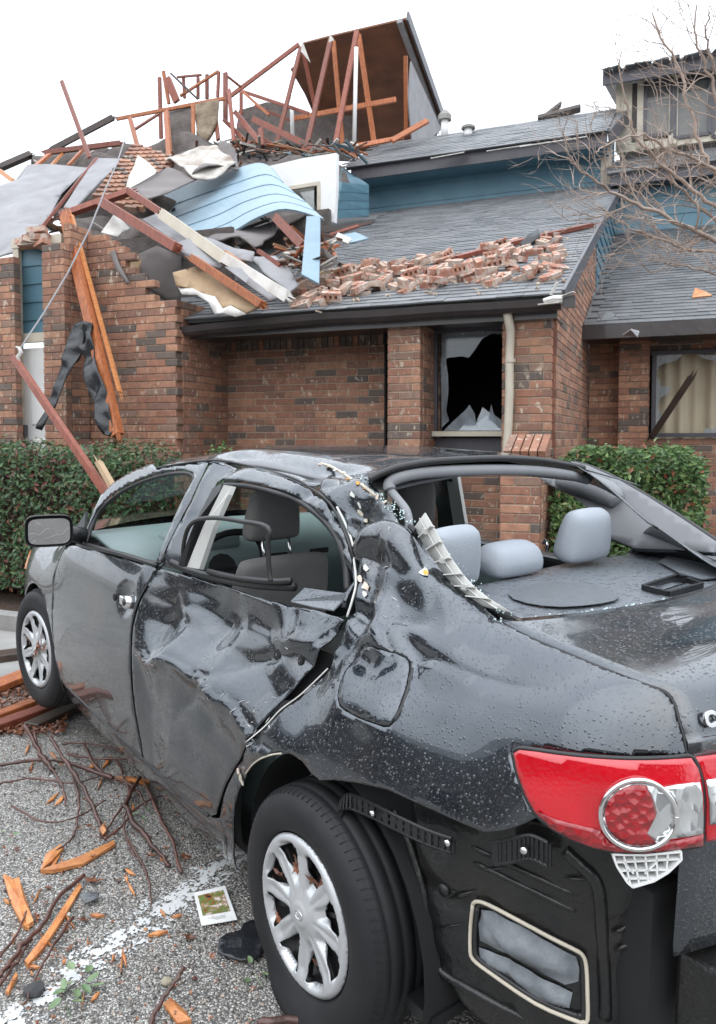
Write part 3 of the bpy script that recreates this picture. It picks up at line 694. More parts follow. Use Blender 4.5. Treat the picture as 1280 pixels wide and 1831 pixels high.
off = Vector((0,-.06,-.05))
b = MB(); b.beam(rB+Vector((.05,-.05,.0)), lowR+Vector((.05,0,0)), .05, .24); b.build('rake_board', M['fascia'], ruin)
b = MB(); b.beam(rB+Vector((-.12,-.10,-.1)), lowR+Vector((-.12,-.05,-.05)), .12, .10); b.build('rake_trim', M['drywall_lt'], ruin)
# gable end wall fragment seen from inside
gw = [QA(733,110,aK-.05), QA(788,232,aK-.05), QA(770,246,aK-.05), QA(735,250,aK-.05), QA(728,180,aK-.05)]
slab('gable_lining', gw, M['drywall_lt'], ruin, .03)
for i, (x0_, y0_, x1_, y1_) in enumerate(((728,186,772,240),(738,180,784,236),(748,180,790,226),(730,205,760,244))):
    slab('siding_board', [QA(x0_,y0_+5,aK-.10-.01*i), QA(x0_+4,y0_-9,aK-.10-.01*i), QA(x1_+3,y1_-9,aK-.10-.01*i), QA(x1_-1,y1_+4,aK-.10-.01*i)], M['blue_pale'], ruin, .02)
# the far attic end behind the trusses (dark)
pts = [Q(430,200,11.5),Q(480,185,11.5),Q(512,192,11.5),Q(560,205,11.5),Q(640,210,11.5),Q(640,290,11.5),Q(420,280,11.5)]
slab('attic_floor_debris', pts, M['insul'], ruin, .1)
TR = [ # x0,y0,x1,y1,s0,s1,px width, material
 (535,79,400,181,8.6,8.6,8,'wood_red'),(538,84,493,263,8.5,8.0,8,'wood_red'),(541,88,566,205,8.8,9.2,7,'wood_red'),
 (592,68,549,258,8.7,8.0,9,'wood_red'),(596,74,613,266,9.0,9.2,8,'wood'),(638,56,598,266,8.7,8.0,9,'wood_red'),(641,62,669,256,9.0,9.2,9,'wood'),
 (520,213,708,178,8.9,9.2,9,'wood'),(432,163,552,203,8.4,8.5,6,'wood_red'),(725,100,726,240,9.3,9.9,7,'wood'),
 (285,138,288,248,7.2,7.2,8,'wood_red'),(292,127,302,186,7.0,7.0,7,'wood'),(299,140,316,182,6.9,6.9,14,'wood_red'),(317,138,360,134,7.4,7.4,4,'wood_red'),
 (305,131,353,177,7.1,7.1,4,'wood_dark'),(328,138,330,176,7.5,7.5,6,'wood_red'),(354,138,354,177,7.6,7.6,6,'wood_red'),(370,133,370,177,7.6,7.6,7,'wood_red'),
 (322,172,391,127,7.2,7.4,5,'wood'),(391,128,389,174,7.3,7.3,6,'wood_red'),(403,130,403,215,7.2,7.1,9,'wood_red'),(407,137,431,156,7.3,7.6,5,'wood_red'),
 (431,165,431,206,8.0,8.0,6,'wood_red'),(433,163,481,206,8.2,8.0,5,'wood'),(208,213,402,176,6.4,6.9,7,'wood'),(297,200,304,297,6.3,5.4,11,'wood'),
 (345,188,346,265,6.5,6.3,7,'wood'),(232,211,250,278,6.2,5.6,9,'wood'),(240,232,285,203,6.6,7.0,5,'wood_red'),
 (420,200,466,256,7.2,6.6,9,'wood_red'),(452,213,566,268,7.0,6.8,11,'wood_red'),(400,214,446,259,7.1,6.6,8,'wood_red'),(425,222,492,262,7.5,6.9,8,'wood_red'),
 (422,258,500,266,6.4,6.4,7,'wood_dark'),(409,160,418,253,7.1,6.6,7,'wood_red'),(466,229,468,261,6.4,6.3,10,'wood_red'),(385,206,390,250,7.0,6.4,8,'wood_red'),
 (500,262,640,276,6.5,7.4,8,'wood_red'),(600,268,720,246,7.3,8.6,9,'wood'),(700,252,764,216,8.2,8.8,10,'wood'),(560,276,625,268,7.0,7.4,7,'wood'),
 (440,268,520,274,6.2,6.6,6,'wood_dark'),(376,190,372,226,7.4,7.2,5,'wood_red'),(455,190,520,216,8.8,8.8,6,'wood_red')]
for (x0_,y0_,x1_,y1_,sa,sb_,wpx,mt) in TR:
    p, q = Q(x0_,y0_,sa), Q(x1_,y1_,sb_); k = (F0.y+V.y*sa)/F_PX; bm_('truss_member', p, q, wpx*k*1.08, max(.05, wpx*k*.6), mt, ruin, up=(0,1,0))
for (x0_,y0_,x1_,y1_,s_) in ((637,85,633,262,8.4),(521,172,523,248,8.7)):
    b = MB(); b.tube([Q(x0_,y0_,s_), Q(x1_,y1_,s_)], .045, 8); b.build('vent_pipe', M['white'], ruin, True)
for (x0_,y0_,x1_,y1_,x2_,y2_) in ((541,74,555,112,538,92),(590,62,598,72,588,76)):
    slab('gusset_plate', [Q(x0_,y0_,8.45), Q(x1_,y1_,8.45), Q(x2_,y2_,8.45)], M['torn_white'], ruin, .01)
# insulation batts between studs
def sheet(name, poly, mat, parent=None, th=.02, warp=.04, seed=1, res=.09, fr=1.6, jag=0.0):
    """warped sheet through pixel polygon vertices (px,py,s) -> local coordinates"""
    P = [Q(x, y, s) for x, y, s in poly]
    if jag:
        P2 = []
        for i, p in enumerate(P):
            q = P[(i+1) % len(P)]; n = max(1, int((q-p).length/.12))
            for j in range(n):
                t = j/n; v = p.lerp(q, t)
                if j: v = v+Vector((rnd.uniform(-1,1), rnd.uniform(-.3,.3), rnd.uniform(-1,1)))*jag
                P2.append(v)
        P = P2
    c = sum(P, Vector())/len(P)
    A = np.array([(p-c)[:] for p in P]); _, _, vt = np.linalg.svd(A); e1, e2 = Vector(vt[0]), Vector(vt[1]); nn = Vector(vt[2])
    uv = [Vector(((p-c).dot(e1), (p-c).dot(e2))) for p in P]; h = [(p-c).dot(nn) for p in P]
    us = [v.x for v in uv]; vs_ = [v.y for v in uv]
    pts = list(uv); x = min(us)+res/2
    n0 = len(uv)
    while x < max(us):
        y = min(vs_)+res/2
        while y < max(vs_): pts.append(Vector((x+rnd.uniform(-.2,.2)*res, y+rnd.uniform(-.2,.2)*res))); y += res
        x += res
    r = delaunay_2d_cdt(pts, [], [list(range(n0))], 1, 1e-5)
    vv = []
    for v in r[0]:
        ws = [1/((v-u_).length_squared+1e-4) for u_ in uv]; hh_ = sum(w_*z_ for w_, z_ in zip(ws, h))/sum(ws)
        hh_ += warp*vnoise(v.x*fr, v.y*fr, 0, seed)*2
        vv.append(c+e1*v.x+e2*v.y+nn*hh_)
    me = mesh(name, vv, [tuple(f) for f in r[2]], True); o = link(name, me, M[mat], parent); solid(o, th, 0); return o
sheet('insulation_batt', [(303,198,6.8),(344,190,6.8),(344,265,6.4),(300,290,6.2)], 'insul', ruin, .08, .05, 3)
sheet('insulation_batt', [(348,188,6.7),(391,180,6.8),(388,215,6.7),(376,245,6.5),(362,262,6.4),(352,240,6.4),(349,215,6.5)], 'insul_tan', ruin, .10, .08, 4)
# white inner wall with window opening
pw = [(487,300),(548,286),(606,277),(606,330),(602,400),(574,402),(573,330),(522,336),(522,345),(505,330),(490,318)]
P = [Q(x,y,4.6) for x,y in pw]; slab('partition_wall', P, M['white'], ruin, .10)
w_ = link('window', bpy.data.meshes.new('window'), None, ruin); fr_ = MB()
for a_, b__ in (((518,337),(573,328)),((571,328),(571,398))): fr_.beam(Q(*a_,4.52), Q(*b__,4.52), .06, .06, up=(0,1,0) if a_[0]==b__[0] else (0,0,1))
me = mesh('window', fr_.v, fr_.f); me.materials.append(M['cream']); w_.data = me
slab('pane', [Q(520,339,4.6),Q(562,333,4.6),Q(562,385,4.6),(Q(540,380,4.6))], M['glass'], w_, .01)
slab('dark_jamb', [Q(562,333,4.7),Q(570,331,4.7),Q(570,388,4.7),Q(562,388,4.7)], M['void'], w_, .01)
# blue siding corner left of the middle roof
for i in range(4):
    A_ = [Q(609-3*i,326+16*i,5.4-.02*i), Q(657,332+13.5*i,6.7-.02*i), Q(657,346.5+13.5*i,6.66-.02*i), Q(606-3*i,343+16*i,5.36-.02*i)]; slab('siding_board', A_, M['blue'], ruin, .03)
sheet('sheathing', [(612,300,6.3),(658,330,6.8),(658,388,6.8),(598,388,5.6),(604,340,5.6)], 'blue', ruin, .02, .01)

# ------------------------------------------------------------ loose debris on the broken storey: every piece a thing
def T(o, label, cat, group=None): return tag(o, label, cat, group)
def world_it(o): o.parent = None; o.matrix_basis = Matrix.Translation(F0) @ Matrix.Rotation(-BA, 4, 'Z'); return o
def board(x0_, y0_, x1_, y1_, sa, sb_, wpx, mt, label, th=.045, jag=.02, name='lumber_board', up=(0,1,0), taper=1.0, cat='board'):
    p, q = Q(x0_,y0_,sa), Q(x1_,y1_,sb_); k = (F0.y+V.y*sa)/F_PX
    o = bm_(name, p, q, wpx*k, th, mt, None, up=up, jag=jag, taper=taper); world_it(o); return T(o, label, cat)
board(110,145,160,282,4.8,4.2,9,'wood_red','dark red post sticking straight up out of the rubble at far left')
board(92,268,202,210,5.4,5.6,14,'wood_dark','charred dark board leaning behind the upright red post', th=.05)
board(60,300,88,276,4.4,4.8,13,'wood','short orange stud end beside the grey drywall, leftmost of the row')
board(90,298,112,274,4.5,5.0,10,'wood_raw','short orange stud end just left of the upright post')
board(122,296,146,270,4.4,4.8,9,'wood','short orange stud end just right of the upright post')
board(0,306,24,324,3.6,3.4,10,'wood_raw','orange board end poking in at the left edge of the roof line')
board(80,273,216,256,4.9,5.2,11,'wood_red','long red rafter lying level across the top of the left rubble', th=.07)
board(0,300,56,276,5.0,5.4,14,'wood_dark','dark shingled roof edge at the far left of the house', th=.12)
board(110,386,231,343,.1,.6,13,'wood_red','red top rail of the broken frame above the leaning orange post', th=.09)
board(229,341,288,380,.6,.4,14,'wood_red','short red rafter running down behind the tilted frame', th=.09)
board(117,385,210,778,-.36,-.95,21,'wood','long bright orange post leaning against the brick wall', th=.09, jag=.01)
board(128,385,214,700,-.33,-.80,6,'wood_raw','thin split strip along the edge of the long orange post', th=.04)
board(183,362,316,443,.2,-.2,19,'wood_red','thick orange red beam slanting down from the broken frame', th=.10)
board(345,462,470,546,-.2,-.45,15,'wood','orange beam end hanging over the eave above the torn paper', th=.09)
board(288,382,400,462,.3,-.1,22,'cream','pale cream fascia board slanting down over the debris, upper half', th=.04)
board(400,460,514,531,-.1,-.4,22,'torn_white','splintered white fascia board lying down to the gutter', th=.04)
board(404,455,446,486,.0,-.15,15,'wood_raw','short orange block bridging the two pale fascia boards', th=.08)
board(464,450,502,476,.3,.2,9,'wood_red','small red stick under the grey cloth end')
board(495,391,544,442,1.0,.7,16,'wood_red','red beam poking out under the blue siding panel', th=.10)
board(578,448,608,474,.4,.1,8,'wood_dark','dark stick lying on shingles right of the pale blue board')
board(580,414,664,398,2.4,2.6,7,'wood_dark','thin dark board lying on the shingles below the blue gable corner')
board(590,420,640,404,2.2,2.4,5,'wood_red','thin red lath beside the dark board on the shingles')
board(25,640,190,882,-1.9,-2.6,13,'wood_red','long red board slanting down into the left hedge', th=.05, jag=.01)
board(176,826,202,872,-2.5,-2.7,11,'paper','short pale board end standing beside the long red board in the hedge')
board(1236,674,1166,780,2.5,2.7,11,'wood_dark','dark charred stick leaning on the curtained window', th=.05)
board(990,520,1060,400,0,0,1,'wood_red','x') if False else None
# red board lying on the roof above the bricks
def on_roof(px, py, h=0.0): return PL(px, py, S0, 2.80, KS, h)
NR = Vector((0, -KS, 1)).normalized()
def roofboard(x0_, y0_, x1_, y1_, wd, th, mt, label, h=.05, cat='board'):
    o = bm_('lumber_board', on_roof(x0_,y0_,h), on_roof(x1_,y1_,h), wd, th, mt, None, up=NR, jag=.02); world_it(o); return T(o, label, cat)
roofboard(815,461,950,426,.09,.05,'wood_red','long dark red board lying on the roof above the loose bricks')
roofboard(950,426,1058,402,.08,.05,'wood_red','red board reaching the rake edge at the top of the brick spill')
roofboard(890,463,915,438,.04,.02,'drywall_lt','thin pale metal strip lying across the red roof board')
roofboard(556,492,600,482,.10,.03,'paper','split tan lath among rubble at the left end of the brick spill', .08)
roofboard(590,500,640,478,.05,.03,'wood_dark','dark lath in the left part of the brick spill', .10)
sh = sheet('black_cloth', [(930,440,2.3),(945,428,2.4),(962,421,2.5),(965,432,2.4),(945,446,2.3),(935,450,2.2)], 'tarp', None, .05, .05, 5); world_it(sh); T(sh, 'small black crumpled cloth on the red roof board', 'cloth')
P = PL(1225,300+0,SU0,ZU0,KU)
wr_s = lambda px, py, h=.03: PL(px, py, SW0, ZW0, KW, h)
def wing_sheet(pts, mat, label, cat, th=.03):
    me = mesh('debris', [wr_s(x, y, h) for x, y, h in pts], [tuple(range(len(pts)))]); o = link('debris_piece', me, M[mat]); solid(o, th, 1); world_it(o); return T(o, label, cat)
wing_sheet([(1237,532,.03),(1243,514,.12),(1262,521,.06),(1274,528,.03)], 'wood_raw', 'triangular orange wood scrap on the right shingle roof', 'scrap')
wing_sheet([(1068,563,.02),(1085,556,.05),(1102,562,.03),(1095,569,.02),(1075,572,.02)], 'shingle', 'loose torn shingle lying on the right roof near the blue edge', 'shingle')
wing_sheet([(1113,600,.02),(1128,590,.12),(1143,594,.05),(1140,603,.02)], 'drywall_lt', 'pale folded flashing scrap at the edge of the right gutter', 'scrap')
# torn sheets
def tsheet(label, cat, poly, mat, th=.018, warp=.04, seed=1, jag=.0, name='drywall_sheet', fr=1.6, res=.09):
    o = sheet(name, poly, mat, None, th, warp, seed, res=res, fr=fr, jag=jag); world_it(o); return T(o, label, cat)
tsheet('large grey drywall slab leaning at far left on top of the broken storey','drywall',[(-30,350,2.2),(28,322,3.2),(50,296,3.8),(156,297,3.8),(112,350,2.6),(74,408,1.6),(0,400,1.6),(-30,400,1.6)],'drywall_lt',.02,.05,2)
tsheet('lower grey drywall piece hanging over the brick top at far left','drywall',[(-20,396,1.2),(72,402,1.2),(58,420,.9),(28,432,.6),(24,456,.4),(-20,464,.4)],'drywall_lt',.02,.04,7,jag=.01)
tsheet('pale glazed frame panel tilted beside the grey slab','panel',[(172,284,3.6),(222,284,3.6),(182,326,2.6),(134,368,1.8),(112,368,1.8)],'drywall_lt',.03,.03,9)  # opaque pale colour stands in for the reflection on the glass
board(76,405,172,284,1.5,3.5,5,'wood_red','thin reddish edge strip between grey slab and tilted panel')
tsheet('brown drywall piece in the middle of the rubble','drywall',[(232,338,1.6),(300,303,2.6),(352,318,2.5),(300,345,1.6),(262,356,1.2)],'drywall',.02,.04,4)
tsheet('white torn board standing up left of the brown drywall','board',[(219,340,1.9),(234,305,2.2),(247,280,2.5),(264,290,2.5),(280,304,2.4),(262,322,2.0)],'torn_white',.02,.03,5,jag=.012)
tsheet('curled pale cardboard sheet on top of the rubble','cardboard',[(298,300,3.0),(322,276,3.4),(352,264,3.6),(382,258,3.6),(414,280,3.4),(424,302,3.0),(384,312,2.6),(345,318,2.4),(320,298,2.7)],'cardboard',.02,.09,6,jag=.012,fr=2.4)
tsheet('brown backing flap under the curled cardboard','cardboard',[(345,318,2.5),(392,300,2.8),(425,300,2.9),(420,268,3.5),(395,258,3.7),(380,290,3.1)],'drywall',.02,.08,8,jag=.01)
tsheet('grey cloth draped below the blue siding panel','cloth',[(366,430,.9),(400,412,1.1),(440,398,1.3),(497,388,1.5),(488,412,1.2),(470,446,.8),(455,450,.7),(430,436,.8),(398,436,.8)],'drywall',.02,.07,10,jag=.012,name='grey_cloth')
tsheet('pale grey drywall strip along the red beam','drywall',[(254,390,.5),(296,376,.8),(330,398,.6),(362,426,.3),(320,438,.1)],'drywall_lt',.02,.03,11)
tsheet('long ragged grey drywall flap below the red beam','drywall',[(298,446,0.0),(340,432,.1),(362,428,.2),(405,440,.2),(456,460,.1),(452,474,0),(415,462,0),(392,474,-.1),(358,466,-.2),(328,458,-.1)],'drywall_lt',.02,.05,12,jag=.015)
tsheet('torn tan paper sheet hanging over the gutter','paper',[(312,494,-.25),(350,480,-.1),(402,492,-.15),(440,520,-.3),(468,546,-.4),(440,560,-.42),(415,548,-.4),(396,556,-.4),(380,536,-.35),(360,528,-.35),(338,518,-.3),(318,516,-.3)],'paper',.02,.05,13,jag=.015,name='paper_sheet')
tsheet('white ragged edge of the torn paper sheet','paper',[(310,500,-.30),(320,514,-.34),(342,514,-.36),(362,524,-.4),(384,530,-.4),(398,552,-.44),(412,546,-.44),(440,560,-.46),(420,566,-.46),(400,560,-.46),(384,562,-.46),(372,540,-.44),(350,526,-.4),(322,524,-.36)],'torn_white',.012,.03,14,jag=.012,name='paper_sheet')
tsheet('dark grey drywall behind the stepped brick top','drywall',[(226,482,.1),(250,455,.15),(282,440,.2),(322,460,.2),(320,540,.2),(292,536,.2),(262,514,.1)],'drywall',.02,.03,15,jag=.01)
tsheet('pale plank lying over the gutter edge','board',[(402,478,-.25),(440,480,-.2),(480,500,-.25),(517,526,-.35),(482,538,-.4),(440,506,-.3)],'drywall_lt',.02,.02,16)
tsheet('grey drywall scrap right of the pale plank','drywall',[(440,462,.2),(492,458,.3),(520,480,.2),(534,508,.0),(518,522,-.1),(480,492,.0)],'drywall_lt',.02,.04,17,jag=.015)
tsheet('curved dark strip hanging from the broken brick corner','strip',[(196,450,-.32),(204,446,-.32),(212,470,-.36),(232,506,-.36),(226,508,-.38),(206,480,-.38)],'drywall',.02,.02,18,name='hanging_strip')
tsheet('small white torn board by the left frame','board',[(182,420,.1),(205,385,.3),(232,410,.3),(210,425,.1)],'torn_white',.02,.03,19,jag=.012)
tsheet('blue-grey shingle scrap beside the white wall','scrap',[(600,425,2.0),(635,418,2.2),(660,428,2.2),(620,436,1.9)],'blue_pale',.02,.04,20)
tsheet('bent pale pipe cover on the shingles by the blue board','scrap',[(588,440,1.1),(604,420,1.5),(628,432,1.4),(622,438,1.3),(604,430,1.3)],'torn_white',.02,.05,21)
tsheet('tan kraft paper strip hanging below the dark drywall','paper',[(218,468,-.1),(252,460,0),(250,474,0),(240,486,-.1),(228,484,-.1)],'paper',.02,.04,22,jag=.01,name='paper_sheet')
# filler rubble behind everything so that no sky shows through the pile
fill = [(60,300,5.6),(160,270,6.2),(215,262,6.4),(280,272,6.4),(330,262,6.4),(420,262,6.4),(500,272,6.5),(560,285,6.6),(620,290,6.8),(625,330,6),(560,380,4.6),(500,400,3.5),(420,430,2.5),(330,440,1.8),(250,440,1.2),(170,440,1.0),(120,400,1.6),(60,360,3.2)]
o = sheet('collapsed_ceiling', fill, 'insul', ruin, .05, .22, 30, res=.16, fr=1.3)
rb = MB()
for i in range(420):
    t = rnd.random(); px = rnd.uniform(60, 620); s = rnd.uniform(1.0, 6.2)
    ytop = 262+ (0 if px < 480 else (px-480)*.2); ybot = 450 if px < 480 else 400
    if px > 480 and s < 5.4: continue
    f = (s-1.0)/5.2; py = ybot+(ytop-ybot)*f+rnd.uniform(-14, 14)
    p = Q(px, py, s)-Vector((0,0,.09)); ln_ = rnd.choice([.08,.12,.2,.35,.5])
    rb.box(p, (ln_*1.3, rnd.uniform(.015,.08), rnd.uniform(.008,.03)), Euler((rnd.uniform(-1,1), rnd.uniform(-.7,.7), rnd.uniform(-3,3))).to_matrix(), r=rnd.random())
def rubble_mat():
    m, n, b = newmat('mixed_rubble'); b.inputs['Roughness'].default_value = .7
    r = objrand(n); c = ramp(n, r, [(0,(.03,.025,.022)),(.2,(.16,.07,.04)),(.35,(.30,.10,.04)),(.5,(.22,.20,.18)),(.62,(.10,.05,.035)),(.74,(.45,.42,.38)),(.82,(.06,.10,.12)),(.9,(.28,.16,.09))]); c.node.color_ramp.interpolation = 'CONSTANT'
    n.links.new(c, b.inputs['Base Color']); return m
M['rubble'] = rubble_mat()
o = rb.build('rubble', M['rubble']); world_it(o); T(o, 'splintered mixed rubble heaped over the broken storey', 'rubble'); o['kind'] = 'stuff'
rb = MB()
for i in range(110):
    px = rnd.uniform(380, 640); s = rnd.uniform(5.6, 7.2); py = 268+rnd.uniform(-14, 12)
    p = Q(px, py, s); rb.box(p, (rnd.uniform(.1,.7), rnd.uniform(.02,.07), rnd.uniform(.01,.04)), Euler((rnd.uniform(-1,1), rnd.uniform(-.6,.6), rnd.uniform(-3,3))).to_matrix(), r=rnd.random())
for i in range(70):
    px = rnd.uniform(500, 600); s = rnd.uniform(0.2, 1.2); py = 478-(s-.2)*50+rnd.uniform(-14, 12)
    p = Q(px, py, s); rb.box(p, (rnd.uniform(.08,.45), rnd.uniform(.015,.06), rnd.uniform(.01,.03)), Euler((rnd.uniform(-1,1), rnd.uniform(-.6,.6), rnd.uniform(-3,3))).to_matrix(), r=rnd.random())
o = rb.build('rubble', M['rubble']); world_it(o); T(o, 'dark splintered rubble on the floor under the open trusses', 'rubble'); o['kind'] = 'stuff'
# slanting piece of brick veneer in the rubble
vb = empty('brick_veneer_slab', F0, -BA); T(vb, 'slanting slab of brick veneer lying in the left rubble', 'brickwork')
p0_, p1_, p2_ = Q(178,352,1.9), Q(205,362,1.9), Q(262,262,3.3)
eu = (p1_-p0_).normalized(); ev = (p2_-(p0_+p1_)/2); lv = ev.length; ev.normalize(); en = eu.cross(ev).normalized()
Mr = Matrix((eu, en, ev)).transposed()
for j in range(int(lv/.075)):
    for i in range(4):
        o = bpy.data.objects.new('brick', rnd.choice(BM)); COL.objects.link(o); o.parent = vb
        c_ = p0_+eu*(i*.2+(.1 if j % 2 else 0))+ev*(j*.075)
        o.matrix_basis = Matrix.Translation(c_) @ Mr.to_4x4() @ Matrix.Rotation(rnd.uniform(-.05,.05),4,'Y') @ Matrix.Diagonal((.78,.9,1,1))
# curved pale blue siding panel
sd_ = empty('siding_panel', F0, -BA); T(sd_, 'pale blue lap siding panel curled over on top of the rubble', 'siding')
CV = [[(262,356),(330,331),(400,309),(460,291),(488,301)],[(290,373),(350,351),(420,327),(475,311),(507,326)],[(310,389),(370,366),(430,343),(485,329),(527,345)],
      [(330,404),(390,383),(440,359),(495,346),(547,361)],[(350,419),(405,399),(450,375),(505,360),(562,376)],[(374,430),(420,411),(460,388),(512,373),(579,391)]]
def crv(k, t):
    c = CV[k]; x = t*(len(c)-1); i = min(int(x), len(c)-2); f = x-i
    p = [c[max(i-1,0)], c[i], c[i+1], c[min(i+2,len(c)-1)]]
    def cr(a,b,c_,d): return .5*((2*b)+(-a+c_)*f+(2*a-5*b+4*c_-d)*f*f+(-a+3*b-3*c_+d)*f**3)
    return cr(*[q[0] for q in p]), cr(*[q[1] for q in p])
def srf(k, t, lift=0): 
    x, y = crv(k, t); s = 3.3-k*.42-.5*(t**3)+.1*t; return Q(x, y, s-lift)
for k in range(5):
    vs = []; n = 16
    for i in range(n+1):
        t = i/n; a_ = srf(k, t, -.012); b_ = srf(k+1, t, .03); vs += [a_, b_, b_+Vector((0,.02,-.02)), a_+Vector((0,.02,-.03))]
    fs = []
    for i in range(n):
        o4, o5 = 4*i, 4*i+4
        fs += [(o4,o4+1,o5+1,o5),(o4+1,o4+2,o5+2,o5+1),(o4+2,o4+3,o5+3,o5+2),(o4+3,o4,o5,o5+3)]
    fs += [(0,3,2,1), tuple(4*n+j for j in range(4))]
    link('siding_board', mesh('siding_board', vs, fs), M['blue_pale'], sd_)
o = link('corner_board', mesh('corner_board', [Q(549,391,.7),Q(573,390,.7),Q(573,450,.35),Q(571,511,.0),(Q(540,494,.05))], [(0,1,2,3,4)]), M['blue_pale']); solid(o, .03); world_it(o); T(o, 'pale blue corner board hanging down onto the shingles', 'board')
# black felt strips hanging on the orange post
o = tsheet('black roofing felt draped over the orange post, right strip','felt',[(130,580,-.72),(144,573,-.72),(165,578,-.74),(168,640,-.82),(180,668,-.86),(190,690,-.88),(196,735,-.95),(201,768,-1.0),(196,780,-1.0),(184,777,-1.0),(172,752,-1.0),(167,716,-.95),(156,688,-.9),(149,640,-.82),(143,622,-.78)],'tarp',.015,.035,41,name='roofing_felt',fr=8,res=.03,jag=.008)
o = tsheet('black roofing felt hanging left of the post, left strip','felt',[(132,578,-.72),(148,574,-.74),(146,630,-.8),(120,672,-.9),(102,722,-1.0),(76,770,-1.1),(68,768,-1.1),(82,735,-1.05),(90,708,-1.0),(112,650,-.88),(122,606,-.78)],'tarp',.012,.03,42,name='roofing_felt',fr=9,res=.03,jag=.010)
# cable
cpts = [wld(*Q(x,y,s)) for x,y,s in ((228,232,2.6),(210,290,1.2),(190,334,.3),(184,350,.0),(160,410,-.5),(120,490,-1.0),(78,560,-1.4),(48,605,-1.7),(33,628,-1.9))]
b = MB(); b.tube(cpts, .009, 6); T(b.build('cable', M['drywall_lt'], None, True), 'thin pale cable hanging from the rubble down to the long red board', 'cable')
b = MB(); b.tube([wld(*Q(x,y,-1.92)) for x,y in ((28,620),(34,622),(38,630),(32,638),(34,646),(32,652))], [.006,.014,.02,.02,.014,.006], 7); T(b.build('cloth_knot', M['torn_white'], None, True), 'small white cloth knot tied at the top of the long red board', 'cloth')

# ============================================================ loose bricks on the roof
def cored_brick():
    bm = bmesh.new(); X, Y, Z = .20, .092, .06; nx_, ny_ = 9, 5
    xs_ = [-.1,-.078,-.056,-.03,-.012,.012,.03,.056,.078,.1][:]; xs_ = [-.1,-.072,-.044,-.014,.014,.044,.072,.1]; ys_ = [-.046,-.018,.018,.046]
    top = [[bm.verts.new((x, y, Z/2)) for y in ys_] for x in xs_]
    bot = [[bm.verts.new((x, y, -Z/2)) for y in ys_] for x in xs_]
    for i in range(len(xs_)-1):
        for j in range(3):
            hole = (j == 1 and i % 2 == 1)
            if hole:
                t = [top[i][j], top[i+1][j], top[i+1][j+1], top[i][j+1]]; d = [bm.verts.new(v.co-Vector((0,0,.035))) for v in t]
                for a in range(4): bm.faces.new((t[a], t[(a+1)%4], d[(a+1)%4], d[a]))
                bm.faces.new(d)
            else: bm.faces.new((top[i][j], top[i+1][j], top[i+1][j+1], top[i][j+1]))
            bm.faces.new((bot[i][j], bot[i][j+1], bot[i+1][j+1], bot[i+1][j]))
    n_, m_ = len(xs_), 4
    for i in range(n_-1):
        bm.faces.new((top[i][0], bot[i][0], bot[i+1][0], top[i+1][0])); bm.faces.new((top[i][3], top[i+1][3], bot[i+1][3], bot[i][3]))
    for j in range(3):
        bm.faces.new((top[0][j], top[0][j+1], bot[0][j+1], bot[0][j])); bm.faces.new((top[-1][j], bot[-1][j], bot[-1][j+1], top[-1][j+1]))
    bmesh.ops.recalc_face_normals(bm, faces=bm.faces)
    for v in bm.verts: v.co += Vector((rnd.uniform(-.002,.002),)*3)
    me = bpy.data.meshes.new('loose_brick'); bm.to_mesh(me); bm.free(); me.materials.append(M['loose']); return me
def rough_brick(L_=.2):
    bm = bmesh.new(); bmesh.ops.create_cube(bm, size=1); bmesh.ops.subdivide_edges(bm, edges=bm.edges, cuts=2, use_grid_fill=True)
    for v in bm.verts: v.co = Vector((v.co.x*L_, v.co.y*.092, v.co.z*.06))+Vector((rnd.uniform(-.006,.006), rnd.uniform(-.004,.004), rnd.uniform(-.004,.004)))
    me = bpy.data.meshes.new('loose_brick'); bm.to_mesh(me); bm.free(); me.materials.append(M['loose']); return me
LB = [cored_brick(), cored_brick(), rough_brick(), rough_brick(), rough_brick(.13)]
Rr = Matrix.Rotation(math.atan(KS), 3, 'X')
def band(px):
    up_ = [(528,518),(560,515),(620,493),(680,478),(740,470),(790,462),(830,448),(880,445),(930,428),(985,414),(1005,428)]
    dn_ = [(528,556),(560,554),(620,545),(690,524),(760,528),(800,526),(860,522),(920,500),(960,516),(1002,502),(1005,470)]
    def it(l):
        for (a, b), (c, d) in zip(l, l[1:]):
            if px <= c: return b+(d-b)*(px-a)/(c-a)
        return l[-1][1]
    return it(up_), it(dn_)
placed = []
tries = 0
while len(placed) < 165 and tries < 15000:
    tries += 1; px = rnd.uniform(528, 1003); u_, d_ = band(px); py = rnd.uniform(u_+4, d_-2)
    P = on_roof(px, py, .0); near = sum(1 for q in placed if (q-P).length < .115)
    if near > 1: continue
    if near > 0 and rnd.random() < .35: continue
    placed.append(P)
def zone(P, px, py):
    u_, d_ = band(px); f = (py-u_)/max(1, d_-u_); row = 'upper edge' if f < .33 else ('middle' if f < .67 else 'gutter side')
    for lim, nm in ((575,'left end heap'),(625,'spill left of the recessed wall centre'),(675,'spill above the recessed wall'),(725,'spill left of the middle pier'),(775,'spill above the middle pier'),(830,'spill above the window jamb'),(880,'spill above the broken window'),(925,'spill above the downspout'),(965,'right heap, left half')):
        if px < lim: return nm, row
    return 'right heap, rake side', row
def proj_px(p):
    c, s_ = math.cos(CAM_PITCH), math.sin(CAM_PITCH); h = p.z-CAM_H; d = p.y*c-h*s_; u = p.y*s_+h*c
    return 640+F_PX*p.x/d, CY_PX-F_PX*u/d 
